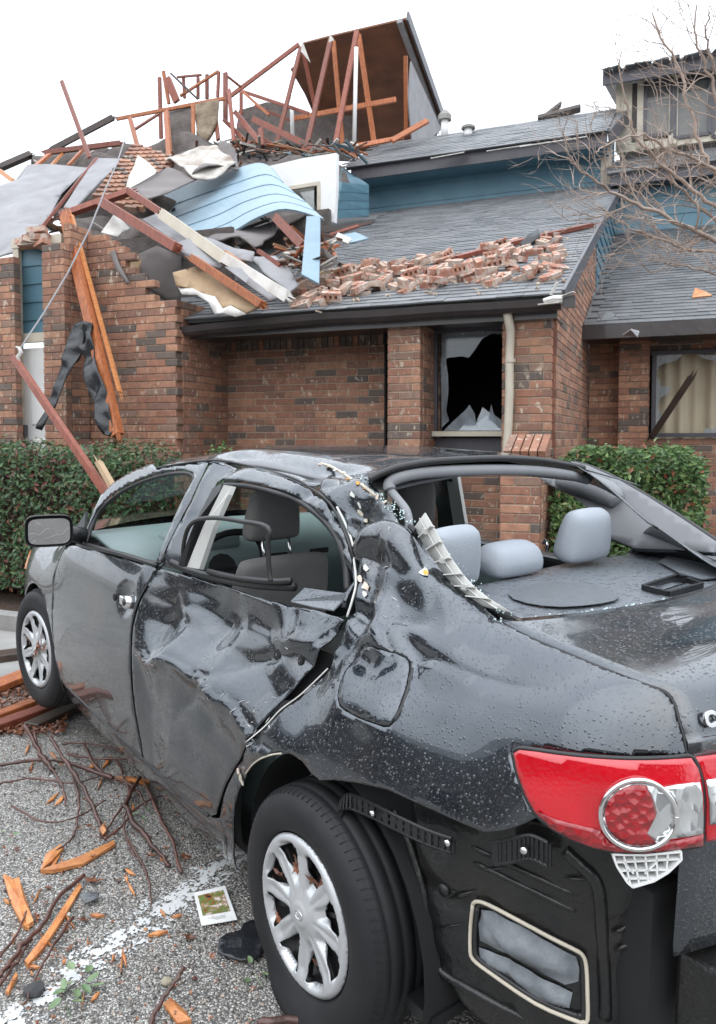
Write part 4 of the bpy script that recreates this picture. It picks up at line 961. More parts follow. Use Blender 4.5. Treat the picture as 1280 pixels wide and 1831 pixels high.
for i, P in enumerate(placed):
    # screen column of the brick for its label
    wp = wld(*P); dpt = wp.y; px = 640+F_PX*wp.x/ (dpt*math.cos(CAM_PITCH)-(wp.z-CAM_H)*math.sin(CAM_PITCH))
    me = rnd.choice(LB[:2] if rnd.random() < .45 else LB[2:]); lay = sum(1 for q in placed[:i] if (q-P).length < .13)
    o = bpy.data.objects.new('loose_brick', me); COL.objects.link(o)
    tilt = Euler((rnd.choice([0,0,0,R(90),R(90)])+rnd.uniform(-.3,.3), rnd.uniform(-.3,.3), rnd.uniform(-1.2,1.2)+ (R(60) if rnd.random()<.5 else 0))).to_matrix()
    N_ = NR*( .035+.055*lay)
    o.matrix_basis = Matrix.Translation(F0) @ Matrix.Rotation(-BA,4,'Z') @ Matrix.Translation(P+N_) @ (Rr @ tilt).to_4x4()
    kind_ = 'cored red brick' if me in LB[:2] else ('half brick' if me is LB[4] else 'mortar-crusted brick')
    q_ = proj_px(wp); nm, row = zone(P, q_[0], q_[1]); lb_ = '%s on the %s of the %s' % (kind_, row, nm)
    tag(o, lb_, 'brick', 'loose bricks: '+lb_)
mc = MB()
for i in range(130):
    px = rnd.uniform(540, 1020); u_, d_ = band(min(px,1000)); py = rnd.uniform(u_-10, d_+8); P = on_roof(px, py, .015)
    mc.box(P, (rnd.uniform(.015,.07), rnd.uniform(.015,.05), rnd.uniform(.01,.03)), Euler((rnd.random(), rnd.random(), rnd.random()*3)).to_matrix(), r=rnd.random())
o = mc.build('mortar_crumbs', M['mortar']); world_it(o); T(o, 'pale mortar crumbs scattered round the bricks on the roof', 'mortar crumbs'); o['kind'] = 'stuff'

# ============================================================ hedges and the bare bush
def leaf_mb(b, P, sz, nrm, r, up=None):
    d = Vector((rnd.gauss(0,1), rnd.gauss(0,1), rnd.gauss(0,.6))); d = (d-nrm*d.dot(nrm)); 
    if d.length < 1e-3: d = Vector((1,0,0))
    d.normalize(); s = nrm.cross(d); w_ = sz*rnd.uniform(.20,.27)
    b.add([P, P+d*sz*.45+s*w_+nrm*sz*.10, P+d*sz, P+d*sz*.45-s*w_+nrm*sz*.10, P+d*sz*.5-nrm*sz*.03], [(0,4,1),(1,4,2),(2,4,3),(3,4,0)], r)
def hedge(label, a0, a1, s0_, s1_, zt_, n, mat, seed):
    root = holder('hedge'); T(root, label, 'hedge'); b = MB(); rs = random.Random(seed)
    def top(a, s): return zt_+.10*vnoise(a*1.6, s*1.6, 0, seed)+.05*vnoise(a*6, s*6, 1, seed)
    def front(a, z): return s0_+.14*vnoise(a*2.0, z*2.0, 5, seed)+.06*vnoise(a*7, z*7, 6, seed)
    for i in range(n):
        f = rs.random(); a = rs.uniform(a0, a1)
        if f < .56: z = rs.uniform(.15, zt_); P = Vector((a, front(a, z)+rs.expovariate(9), z)); nn = Vector((rs.gauss(0,.5), -1, rs.gauss(.3,.5)))
        elif f < .86: s = rs.uniform(s0_+.02, s1_); P = Vector((a, s, top(a, s)-rs.expovariate(12))); nn = Vector((rs.gauss(0,.5), rs.gauss(-.2,.5), 1))
        else:
            e = rs.choice([0,1]); P = Vector(((a0 if e == 0 else a1)+(rs.expovariate(9) if e == 0 else -rs.expovariate(9)), rs.uniform(s0_, s1_), rs.uniform(.2, zt_))); nn = Vector((-1 if e == 0 else 1, rs.gauss(0,.5), rs.gauss(.2,.5)))
        ex = min(P.x-a0, a1-P.x)
        if P.z > zt_-.18+min(.18, max(0, ex)*1.2)+.12*vnoise(P.x*1.6,P.y*1.6,0,seed): P.z -= .12
        if rs.random() < .03: P.z += rs.uniform(0,.10)
        nn.normalize(); leaf_mb(b, P, rs.uniform(.040,.072), nn, rs.random())
    b.build('foliage', mat, root)
    c = MB()
    for i in range(26):
        a = rs.uniform(a0+.2, a1-.2); s = rs.uniform(s0_+.25, s1_-.1); c.tube([(a, s, 0), (a+rs.uniform(-.15,.15), s-.1, .6), (a+rs.uniform(-.3,.3), s-.18, zt_-.05)], [.012,.008,.004], 5)
    c.build('stems', M['bark'], root)
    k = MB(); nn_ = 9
    k.box(((a0+a1)/2, (s0_+s1_)/2+.16, zt_/2-.06), (a1-a0-.34, max(.2, s1_-s0_-.30), zt_-.26)); k.build('shade_core', M['mulch'], root)  # dark box in the hedge core, standing in for its inner shade
ha1 = Q(268, 860, -1.35).x
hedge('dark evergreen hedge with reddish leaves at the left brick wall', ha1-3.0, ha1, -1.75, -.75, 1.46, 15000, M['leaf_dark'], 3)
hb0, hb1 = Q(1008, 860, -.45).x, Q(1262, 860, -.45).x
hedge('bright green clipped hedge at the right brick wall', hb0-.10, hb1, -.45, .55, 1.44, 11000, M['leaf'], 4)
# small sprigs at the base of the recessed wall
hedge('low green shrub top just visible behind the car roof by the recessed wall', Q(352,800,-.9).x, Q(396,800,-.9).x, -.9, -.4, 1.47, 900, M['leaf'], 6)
# bare bush
bush = empty('bare_bush', (2.95, 5.0, 0)); T(bush, 'leafless grey branching bush reaching in from the right edge', 'bush')
BO = Vector((2.95, 5.0, 0)); YB = 5.0
def stem(px_pts, r0, Y0=5.0, Y1=4.7, seed=0, lvl=3, dens=1.0):
    rs = random.Random(seed); n = len(px_pts); pts = [AT(x, y, Y0+(Y1-Y0)*i/(n-1)) for i, (x, y) in enumerate(px_pts)]
    pts = [BO+Vector((0,0,.02)), BO+Vector((.05*rs.gauss(0,1), 0, 1.0))]+pts
    # smooth
    out = []
    for i in range(len(pts)-1):
        p = [pts[max(i-1,0)], pts[i], pts[i+1], pts[min(i+2,len(pts)-1)]]
        for k in range(5):
            f = k/5; out.append(.5*((2*p[1])+(-p[0]+p[2])*f+(2*p[0]-5*p[1]+4*p[2]-p[3])*f*f+(-p[0]+3*p[1]-3*p[2]+p[3])*f**3)+Vector((rs.gauss(0,.006), rs.gauss(0,.006), rs.gauss(0,.006)))*(1 if i else 0))
    out.append(pts[-1]); m = len(out)
    b = MB(); b.tube([p-BO for p in out], [r0*(1-.85*i/m)+.0015 for i in range(m)], 6); st = b.build('branch', M['bark_grey'], bush, True)
    tw = MB()
    def grow(P, d, ln, r, lv):
        seg = 5; q = [P]; dd = d.copy()
        for k in range(seg):
            dd = (dd+Vector((rs.gauss(0,.16), rs.gauss(0,.16), rs.gauss(.03,.16)))).normalized(); q.append(q[-1]+dd*ln/seg)
        tw.tube([p-BO for p in q], [r*(1-.7*k/seg) for k in range(seg+1)], 4, r=rs.random(), cap=False)
        if lv > 0:
            for k in range(1, seg+1):
                if rs.random() < .62:
                    ax = Vector((rs.gauss(0,1), rs.gauss(0,1), rs.gauss(0,1))).normalized(); nd = (dd+ax*.75+Vector((-.1,0,.05))).normalized(); grow(q[k], nd, ln*rs.uniform(.45,.75), r*.62, lv-1)
    for i in range(12, m):
        if rs.random() < .42*dens:
            d = (out[min(i+1,m-1)]-out[i-1]).normalized(); ax = Vector((rs.gauss(0,1), rs.gauss(0,.7), rs.gauss(0,1))).normalized()
            grow(out[i], (d+ax*.8).normalized(), rs.uniform(.20,.46), r0*(1-.8*i/m)*.45+.0012, 2)
    t = tw.build('twigs', M['bark_grey'], st); t['kind'] = 'stuff'
STEMS = [([(1370,520),(1285,437),(1220,402),(1150,367),(1090,340),(1040,305),(1012,282)], .020),([(1370,480),(1290,382),(1230,332),(1180,290),(1132,240),(1120,190),(1108,130)], .018),
 ([(1380,440),(1292,330),(1257,270),(1236,200),(1215,120),(1183,66),(1166,22)], .018),([(1380,420),(1312,300),(1290,220),(1270,140),(1243,70),(1246,8)], .017),
 ([(1370,540),(1292,458),(1230,446),(1160,422),(1120,402),(1064,364)], .016),([(1390,400),(1272,300),(1200,268),(1150,242),(1104,252),(1062,272)], .014),
 ([(1380,560),(1300,500),(1240,480),(1190,470),(1140,462)], .010),([(1390,470),(1300,410),(1240,362),(1195,318),(1150,300),(1085,296)], .014),([(1390,380),(1330,260),(1300,180),(1275,110),(1262,60),(1270,20)], .014)]
for i, (p, r) in enumerate(STEMS): stem(p, r*.98, 5.0+.12*(i%3), 4.7+.1*((i*2)%5), i+1)
# ============================================================ the wrecked car (x forward from the rear axle, y left, z up)
CAR_LOC = Vector((0.54056, 2.50673, 0)); CAR_E = Euler((R(-.4540), R(-2.3925), R(127.2214)))
CM = Matrix.Translation(CAR_LOC) @ CAR_E.to_matrix().to_4x4(); CI = CM.inverted()
car = empty('wrecked_car', CAR_LOC); car.rotation_euler = CAR_E
tag(car, 'wet dark grey sedan with crushed left side, rear window and bumper missing', 'car')
def cray(px, py):
    o, d = ray(px, py); return CI @ o, CI.to_3x3() @ d
def CY(px, py, y0): o, d = cray(px, py); return o+d*((y0-o.y)/d.y)
def CZ(px, py, z0): o, d = cray(px, py); return o+d*((z0-o.z)/d.z)
def CX(px, py, x0): o, d = cray(px, py); return o+d*((x0-o.x)/d.x)
def CP(px, py, P0, N): o, d = cray(px, py); N = Vector(N); return o+d*((Vector(P0)-o).dot(N)/d.dot(N))
def proj(P):
    p = CM @ Vector(P); c, s = math.cos(CAM_PITCH), math.sin(CAM_PITCH); h = p.z-CAM_H
    d = p.y*c-h*s; u = p.y*s+h*c; return (640+F_PX*p.x/d, CY_PX-F_PX*u/d)
# paint
def paint_mat(name, deep=0.0):
    m, n, b = newmat(name)
    b.inputs['Metallic'].default_value = .9; b.inputs['Roughness'].default_value = .24
    b.inputs['Coat Weight'].default_value = 1.0; b.inputs['Coat Roughness'].default_value = .035; b.inputs['Coat IOR'].default_value = 1.68
    flake = ramp(n, noise_n(n, 5, 4), [(.3, (.034,.043,.055)), (.7, (.060,.070,.083))])
    # dried dirt film + pale chips
    flake = mixc(n, ramp(n, noise_n(n, 3.2, 5, .6), [(.52, 0), (.74, .4)]), flake, (.13,.115,.10))
    chips = ramp(n, noise_n(n, 38, 3, .8), [(.755, 0), (.765, 1)])
    c = mixc(n, mth(n, 'MULTIPLY', chips, .8), flake, (.45,.44,.42)); n.links.new(c, b.inputs['Base Color'])
    n.links.new(ramp(n, noise_n(n, 3.2, 5, .6), [(.45, .02), (.62, .10), (.75, .30)]), b.inputs['Coat Roughness'])
    d1 = voro_n(n, 115, out_i='Distance'); d2 = voro_n(n, 260, out_i='Distance')
    col = voro_n(n, 115, out_i='Color'); sp = n.nodes.new("ShaderNodeSeparateColor"); n.links.new(col, sp.inputs[0])
    sz = mth(n, 'MULTIPLY_ADD', sp.outputs[0], .34, .08)
    k = mth(n, 'SUBTRACT', 1.0, mth(n, 'DIVIDE', d1, sz), clamp=True)
    k2 = mth(n, 'SUBTRACT', 1.0, mth(n, 'DIVIDE', d2, .22), clamp=True)
    h = mth(n, 'ADD', mth(n, 'SQRT', k), mth(n, 'MULTIPLY', mth(n, 'SQRT', k2), .35))
    bn = bump(n, h, .85, .0022)
    n.links.new(bn, b.inputs['Coat Normal']); n.links.new(bump(n, h, .3, .002), b.inputs['Normal'])
    return m
M['paint'] = paint_mat('wet_car_paint')
def deck_mat():
    m, n, b = newmat('wet_parcel_shelf'); b.inputs['Base Color'].default_value = (.15,.165,.185,1)
    d1 = voro_n(n, 48, out_i='Distance'); col = voro_n(n, 48, out_i='Color'); sp = n.nodes.new("ShaderNodeSeparateColor"); n.links.new(col, sp.inputs[0])
    sz = mth(n, 'MULTIPLY_ADD', sp.outputs[0], .55, .05); k = mth(n, 'SUBTRACT', 1.0, mth(n, 'DIVIDE', d1, sz), clamp=True); k = mth(n, 'SQRT', k)
    d2 = voro_n(n, 130, out_i='Distance'); k2 = mth(n, 'SQRT', mth(n, 'SUBTRACT', 1.0, mth(n, 'DIVIDE', d2, .3), clamp=True))
    h = mth(n, 'ADD', k, mth(n, 'MULTIPLY', k2, .4))
    n.links.new(bump(n, h, .8, .004), b.inputs['Normal']); n.links.new(ramp(n, h, [(.02, .42), (.1, .06)]), b.inputs['Roughness'])
    b.inputs['Coat Weight'].default_value = .4; b.inputs['Coat Roughness'].default_value = .15; return m
M['shelf'] = deck_mat()
M['rubber'] = simple('black_rubber', (.014,.014,.015), .42, (.02,.02,.021), 20, 60, .1)
M['plastic'] = simple('black_plastic', (.010,.011,.012), .38, (.018,.018,.019), 9, 90, .2, coat=.1, spec=.35)
M['under'] = simple('dirty_black_underbody', (.006,.007,.008), .35, (.018,.017,.016), 4, 26, .9, .008, coat=.35, spec=.35)
M['greytrim'] = simple('grey_headliner', (.25,.255,.27), .85, (.20,.205,.215), 3, 200, .15)
M['creamtrim'] = simple('pale_pillar_trim', (.50,.50,.475), .6, (.42,.42,.40), 3)
M['seat'] = simple('grey_seat_fabric', (.165,.16,.155), .9, (.13,.128,.125), 6, 300, .3)
M['rearseat'] = simple('pale_grey_rear_seat', (.335,.365,.405), .75, (.28,.305,.34), 3, 120, .3)
M['teal'] = simple('teal_grey_dashboard', (.165,.215,.215), .65, (.14,.185,.185), 4, 150, .1)
M['chrome'] = simple('chrome', (.8,.8,.8), .12, (.65,.65,.65), 4, metal=1)
M['alloy'] = simple('silver_hubcap', (.56,.57,.585), .42, (.47,.48,.49), 9, metal=.45, coat=.1)
M['steel'] = simple('dark_steel', (.05,.05,.052), .45, (.03,.03,.03), 8, metal=.4)
M['primer'] = simple('torn_primer', (.62,.40,.30), .7, (.72,.66,.58), 25)
M['tyre'] = simple('tyre_rubber', (.012,.013,.015), .6, (.022,.022,.023), 6, 50, .15, spec=.3)
# ---- body surface
PLAN = [(3.46,.0),(3.45,.35),(3.38,.58),(3.22,.74),(2.95,.825),(2.6,.865),(2.1,.882),(1.6,.886),(1.1,.886),(.6,.884),(.2,.878),(-.15,.862),(-.45,.83),(-.65,.785),(-.80,.70),(-.885,.58),(-.925,.42),(-.945,.22),(-.95,0)][::-1]
def _plan():
    out = []
    P = [Vector(p) for p in PLAN]
    for i in range(len(P)-1):
        a = P[i-1] if i else Vector((P[1].x, -P[1].y)); b_, c = P[i], P[i+1]; d = P[i+2] if i+2 < len(P) else Vector((P[-2].x, -P[-2].y))
        for k in range(10):
            f = k/10; out.append(.5*((2*b_)+(-a+c)*f+(2*a-5*b_+4*c-d)*f*f+(-a+3*b_-3*c+d)*f**3))
    out.append(P[-1]); s = [0]
    for p, q in zip(out, out[1:]): s.append(s[-1]+(q-p).length)
    return np.array(s), np.array([[p.x, p.y] for p in out])
PS, PC = _plan(); SMAX = PS[-1]
TT = [0,.1,.3,.45,.6,.75,.85,.95,1.05,1.15,1.25,1.33,1.40,1.50,1.6]
SC_i = [.075,.035,.006,0,.008,.030,.062,.115,.165,.215,.27,.325,.385,.47,.56]; SC_z = [.15,.245,.45,.60,.75,.90,.99,1.07,1.165,1.26,1.35,1.408,1.438,1.460,1.470]
ST_i = [.075,.035,.006,0,.006,.026,.050,.088,.145,.225,.315,.39,.455,.55,.65]; ST_z = [.15,.245,.45,.60,.75,.89,.98,1.05,1.095,1.115,1.122,1.126,1.13,1.135,1.14]
SH_i = [.075,.035,.006,0,.012,.05,.09,.15,.22,.31,.40,.47,.54,.64,.74]; SH_z = [.15,.245,.45,.59,.71,.82,.88,.915,.935,.945,.955,.96,.965,.97,.975]
TF = np.linspace(0, 1.6, 161)
def _sm(tab):
    a = np.interp(TF, TT, tab); k = np.exp(-(np.arange(-8,9)/4.0)**2); k /= k.sum(); p = np.pad(a, 8, mode='reflect', reflect_type='odd'); return np.convolve(p, k, 'valid')
_tb = {}
def sec(t, tab):
    if id(tab) not in _tb: _tb[id(tab)] = _sm(tab)
    return float(np.interp(t, TF, _tb[id(tab)]))
def S0f(s, t):
    x, y = float(np.interp(s, PS, PC[:,0])), float(np.interp(s, PS, PC[:,1]))
    wT = 1-smoothn(x, -.42, .30); wH = smoothn(x, 2.05, 2.5)
    i = sec(t, SC_i)*(1-wT-wH)+sec(t, ST_i)*wT+sec(t, SH_i)*wH
    z = sec(t, SC_z)*(1-wT-wH)+sec(t, ST_z)*wT+sec(t, SH_z)*wH
    rear = smoothn(x, -.5, -.9); 
    if x > 2.3: z -= .10*((x-2.3)/1.1)**2*min(1, t/.8)
    x2 = x + rear*0 + smoothn(-x, .6, .95)*(.10*max(0, t-.8)/.4*min(1, 1) if t > .8 else (.05*(.45-t)/.45 if t < .45 else 0))
    return Vector((x2, y*(1-i/.886), z))
def Nf(s, t):
    e = .012; a = S0f(s+e, t)-S0f(s-e, t); b_ = S0f(s, t+e)-S0f(s, t-e); n = b_.cross(a); 
    if n.length < 1e-9: return Vector((0,1,0))
    n.normalize(); return n if n.y > -0.2 or n.x < 0 else -n
# pixel -> (s,t)
GS, GT = np.linspace(.02, float(np.interp(3.2, PC[:,0], PS)), 420), np.linspace(0, 1.58, 150)
GP = np.array([[proj(S0f(s, t)) for t in GT] for s in GS])
GM = np.array([[1e7 if (float(np.interp(s, PS, PC[:,0])) > 1.98 and t > .90) else 0 for t in GT] for s in GS])
_cache = {}
def BS(px, py):
    if (px, py) in _cache: return _cache[(px, py)]
    d = (GP[:,:,0]-px)**2+(GP[:,:,1]-py)**2+GM; i, j = np.unravel_index(np.argmin(d), d.shape)
    s, t = float(GS[i]), float(GT[j])
    for _ in range(6):
        e = 1e-3; p0 = proj(S0f(s, t)); ps = proj(S0f(s+e, t)); pt = proj(S0f(s, t+e))
        J = np.array([[(ps[0]-p0[0])/e, (pt[0]-p0[0])/e], [(ps[1]-p0[1])/e, (pt[1]-p0[1])/e]])
        try: dl = np.linalg.solve(J.T@J+np.eye(2)*30, J.T@np.array([px-p0[0], py-p0[1]]))
        except Exception: break
        dl = np.clip(dl, -.012, .012); s = min(max(s+dl[0], 0), SMAX); t = min(max(t+dl[1], 0), 1.6)
    _cache[(px, py)] = (s, t); return s, t
# ---- damage
sx_ = lambda x: float(np.interp(x, PC[:,0], PS))
CREASE = [BS(*p) for p in ((236,1150),(262,1180),(300,1172),(345,1205),(400,1250),(440,1300),(452,1328))]
RD_TOP = [BS(*p) for p in ((286,1012),(390,1041),(480,1072),(596,1097))]
s_door0, s_door1 = BS(236,1150)[0], BS(596,1097)[0]
def interp_poly(pl, s):
    pl = sorted(pl); 
    if s <= pl[0][0]: return pl[0][1]
    for (a, b_), (c, d) in zip(pl, pl[1:]):
        if s <= c: return b_+(d-b_)*(s-a)/(c-a+1e-9)
    return pl[-1][1]
BUMPS = []   # (s,t,radius_s,radius_t,depth)
def addb(px, py, rs, rt, d): s, t = BS(px, py); BUMPS.append((s, t, rs, rt, d))
for a in ((300,1100,.10,.08,.018),(420,1180,.12,.10,-.022),(350,1120,.09,.07,-.02),(480,1150,.10,.09,.03),(505,1180,.09,.08,-.03),(290,1165,.06,.06,.022),(520,1220,.06,.12,-.02),
          (380,1230,.08,.06,.016),(330,1240,.10,.05,-.016),(370,1300,.12,.05,-.014),(440,1100,.12,.05,-.018),(250,1210,.07,.07,-.015),
          (640,1010,.07,.10,-.05),(660,1040,.05,.06,.03),(690,960,.10,.07,.03),(630,900,.09,.08,-.055),(600,860,.06,.06,.02),(590,900,.05,.10,-.03),(720,1050,.10,.06,-.03),(650,1110,.08,.07,.03),(700,1120,.07,.07,-.02),
          (620,1160,.05,.08,-.022),(760,1040,.06,.05,.02),(640,950,.05,.07,.03),(760,1110,.10,.05,.012),(700,1210,.16,.10,-.012),(640,1270,.08,.07,.014)): addb(*a)
DH = [BS(505,1180)]
HF = BS(225,1072)
_fr = random.Random(5)
FS = [(_fr.uniform(s_door1-.1, s_door0+.1), _fr.uniform(.35, 1.05)) for _ in range(30)]
FS2 = [(_fr.uniform(sx_(-.35), sx_(.75)), _fr.uniform(.7, 1.6)) for _ in range(44)]
def facets(s, t):
    w_ = .02*vnoise(s*6, t*6, 0, 90)
    a = min(math.hypot(s-p-w_, (t-q)*1.2+w_) for p, q in FS); b_ = min(math.hypot(s-p+w_, t-q-w_) for p, q in FS2); return a, b_
def damage(s, t, panel=None):
    d = 0.0
    x = float(np.interp(s, PS, PC[:,0])); fz, fr_ = facets(s, t)
    w = smoothn(s, s_door1-.9, s_door1-.6)  # only behind the front door
    inr = smoothn(s, s_door1-.03, s_door0+.0) if False else 1.0
    lo, hi = min(s_door0, s_door1), max(s_door0, s_door1)
    # rear door crush
    k = smoothn(s, lo-.10, lo+.18)*(1-smoothn(s, hi-.16, hi+.03))
    if k > 0:
        tc_ = interp_poly(CREASE, s)+.02*vnoise(s*9, 0, 0, 3); tt = interp_poly(RD_TOP, s); span = max(.15, tt-tc_)
        u = (t-tc_)/span
        if u > 0: 
            prof = np.interp(u, [0,.10,.35,.62,.85,1.0,1.2], [0,.012,.062,.088,.080,.058,.03]); d -= prof*k*(1+.22*vnoise(s*3, t*3, 0, 1))
        else: 
            d += .016*math.exp(-(u/.10)**2)*k - .018*k*smoothn(-u, .1, .5)*(1-smoothn(-u, .7, 1.3))
        d += .065*(min(fz, .16)-.08)*k*smoothn(t, tc_-.30, tc_+.02)
        wr = abs(vnoise(s*3.6+t*2, t*4.5, 0, 21)); d -= (.016*(1-wr)**5)*k*smoothn(t, tc_-.35, tc_+.05)
    # quarter panel: pushed in, tilting the flank to the sky
    q = smoothn(-x, -.20, .0)*(1-smoothn(-x, .45, .80))
    if q > 0: d -= .075*q*smoothn(t, .42, .98)*(1-smoothn(t, 1.02, 1.25)); 
    crush = math.exp(-((x-.12)/.30)**2)*smoothn(t, .75, 1.0)*(1-.3*smoothn(t, 1.4, 1.6))
    if crush > .02:
        d += .34*(min(fr_, .14)-.06)*crush
        wr = abs(vnoise(s*6, t*6, .5, 31)); d += crush*(.026*vnoise(s*5, t*5, 0, 32)-.036*(1-wr)**5+.005*vnoise(s*17, t*17, 0, 33))
    rk = math.exp(-((x-.7)/.5)**2)*smoothn(t, 1.2, 1.35); d += rk*.010*vnoise(s*8, t*8, 0, 40)
    for (bs, bt, rs, rt, dd) in BUMPS:
        e = ((s-bs)/rs)**2+((t-bt)/rt)**2
        if e < 6: d += dd*math.exp(-e)
    # front door: one soft dent behind the wheel plus the handle bowl
    e = ((s-HF[0])/.075)**2+((t-HF[1])/.055)**2
    if e < 5: d -= .016*math.exp(-e*e)
    e = ((s-BS(150,1085)[0])/.35)**2+((t-BS(150,1075)[1])/.07)**2; d -= .006*math.exp(-e)
    d += .0012*vnoise(s*4, t*4, 0, 50)
    return d
def S(s, t, off=0.0): return S0f(s, t)+Nf(s, t)*(damage(s, t)+off)
_cd = {}
def BSD(px, py):      # like BS, but on the dented surface
    if (px, py) not in _cd:
        s, t = BS(px, py)
        for _ in range(5):
            a = proj(S(s, t)); s, t = BS2(px-a[0], py-a[1], s, t)
        _cd[(px, py)] = (s, t)
    return _cd[(px, py)]
def BS2(dx, dy, s, t):
    e = 2e-3; p0 = proj(S0f(s, t)); ps = proj(S0f(s+e, t)); pt = proj(S0f(s, t+e))
    J = np.array([[(ps[0]-p0[0])/e, (pt[0]-p0[0])/e], [(ps[1]-p0[1])/e, (pt[1]-p0[1])/e]])
    dl = np.linalg.solve(J.T@J+np.eye(2)*4000, J.T@np.array([dx, dy])); dl = np.clip(dl, -.02, .02)
    return min(max(s+float(dl[0])*.8, 0), SMAX), min(max(t+float(dl[1])*.8, 0), 1.6)
def inset_poly(pl, g):
    n = len(pl); A = sum(pl[i][0]*pl[(i+1)%n][1]-pl[(i+1)%n][0]*pl[i][1] for i in range(n)); sg = 1 if A > 0 else -1; out = []
    for i in range(n):
        p, a, b_ = Vector(pl[i]), Vector(pl[i-1]), Vector(pl[(i+1)%n]); d1 = (p-a).normalized(); d2 = (b_-p).normalized()
        n1 = Vector((-d1.y, d1.x))*sg; n2 = Vector((-d2.y, d2.x))*sg; m = n1+n2
        if m.length < .2: m = n1
        m.normalize(); out.append(p+m*(g/max(.5, m.dot(n1))))
    return out
def dense(pl, st):
    out = []
    for i in range(len(pl)):
        a, b_ = Vector(pl[i]), Vector(pl[(i+1)%len(pl)]); n = max(1, int((b_-a).length/st))
        out += [a.lerp(b_, j/n) for j in range(n)]
    return out
def tri2d(pl, res, holes=()):
    P = dense(pl, res); pts = list(P); H = [dense(h, res*.7) for h in holes]; faces = [list(range(len(P)))]
    for h in H: faces.append(list(range(len(pts), len(pts)+len(h)))); pts += h
    us = [p.x for p in P]; vs_ = [p.y for p in P]; y = min(vs_)+res*.5; row = 0
    edge = np.array([(p.x, p.y) for p in pts])
    while y < max(vs_):
        x = min(us)+(res*.5 if row % 2 else res*.25)
        while x < max(us):
            if np.min((edge[:,0]-x)**2+(edge[:,1]-y)**2) > (res*.4)**2: pts.append(Vector((x, y)))
            x += res
        y += res*.87; row += 1
    r = delaunay_2d_cdt(pts, [], faces, 1, 1e-6)
    V_, F_ = r[0], r[2]
    if holes:
        def inside(p, h):
            c = False; j = len(h)-1
            for i in range(len(h)):
                if (h[i].y > p.y) != (h[j].y > p.y) and p.x < (h[j].x-h[i].x)*(p.y-h[i].y)/(h[j].y-h[i].y)+h[i].x: c = not c
                j = i
            return c
        F_ = [f for f in F_ if not any(inside((V_[f[0]]+V_[f[1]]+V_[f[2]])/3, h) for h in H)]
    return V_, F_
def panel(name, pl, mat, parent, res=.02, gap=.0025, th=.004, off=0.0, px=True, holes=(), fn=None):
    B_ = BSD if fn is None else BS
    st = [B_(*p) for p in pl] if px else pl
    st = inset_poly([tuple(p) for p in st], gap) if gap else [Vector(p) for p in st]
    hs = [[Vector(B_(*p)) for p in h] if px else [Vector(p) for p in h] for h in holes]
    V_, F_ = tri2d(st, res, hs); f = fn or S
    vs = [f(v.x, v.y, off) for v in V_]; fs = [tuple(q) for q in F_]
    # orient outwards
    q = fs[len(fs)//2]; n = (vs[q[1]]-vs[q[0]]).cross(vs[q[2]]-vs[q[0]]); 
    if n.dot(Nf(V_[q[0]].x, V_[q[0]].y)) < 0: fs = [x[::-1] for x in fs]
    o = link(name, mesh(name, vs, fs, True), M[mat], parent); 
    if th: solid(o, th, -1)
    return o
def tube_px(name, pts, rad, mat, parent, off=0.0, fn=None, n=8):
    P = [S(*BSD(*p), off) if fn is None else fn(*p) for p in pts]; b = MB(); b.tube(smooth_pts(P), rad, n); return b.build(name, mat if not isinstance(mat, str) else M[mat], parent, True)
def smooth_pts(P, k=4):
    out = []
    for i in range(len(P)-1):
        p = [P[max(i-1,0)], P[i], P[i+1], P[min(i+2,len(P)-1)]]
        for j in range(k):
            f = j/k; out.append(.5*((2*p[1])+(-p[0]+p[2])*f+(2*p[0]-5*p[1]+4*p[2]-p[3])*f*f+(-p[0]+3*p[1]-3*p[2]+p[3])*f**3))
    out.append(P[-1]); return out
# ---- left side panels
DF = [(115,981),(150,975),(200,989),(240,1001),(283,1014),(265,1046),(251,1069),(240,1098),(235.5,1119),(233.5,1150),(233,1194),(236,1240),(243,1290),(252,1336),(255,1358),(240,1345),(200,1309),(160,1272),(119,1233),(107,1213),(99.6,1180),(95,1129),(94,1091),(95,1054),(97,1030),(104,1004)]
fd = panel('front_door', DF, 'paint', car, .022)
DR = [(284,1015),(330,1024),(390,1041),(480,1072),(540,1083),(598,1098),(570,1138),(540,1180),(517,1229),(480,1278),(446,1322),(421,1372),(404,1402),(386,1458),(376,1461),(355,1450),(320,1420),(285,1386),(257,1359),(253,1336),(245,1290),(238,1240),(235.5,1194),(236,1150),(238,1119),(243,1098),(253,1069),(267,1046)]
rd = panel('rear_door', DR, 'paint', car, .0125, th=.005)
rd['label'] = 'crumpled rear door pushed in above a long crease'
QP = [(609,1101),(622,1072),(632,1040),(634,1000),(626,960),(612,925),(594,900),(570,878),(575,858),(605,858),(655,856),(672,872),(700,905),(735,952),(770,992),(790,1012),(825,1048),(860,1080),(900,1112),(950,1139),(1000,1160),(1050,1181),(1100,1201),(1150,1220),(1190,1236),(1206,1256),(1216,1290),(1224,1320),(1229,1352),(1180,1354),(1100,1353),(1000,1345),(950,1338),(925,1337),(914,1345),(917,1362),(930,1392),(945,1430),(962,1463),(930,1478),(900,1487),(865,1490),(830,1476),(775,1451),(730,1431),(690,1413),(640,1402),(600,1397),(572,1397),(555,1383),(540,1363),(520,1350),(500,1345),(480,1349),(460,1360),(440,1386),(428,1412),(420,1440),(418,1470),(419,1510),(423,1556),(412,1552),(405,1500),(392,1462),(399,1425),(408,1400),(424,1370),(447,1327),(475,1298),(503,1268),(533,1238),(566,1186),(596,1130)]
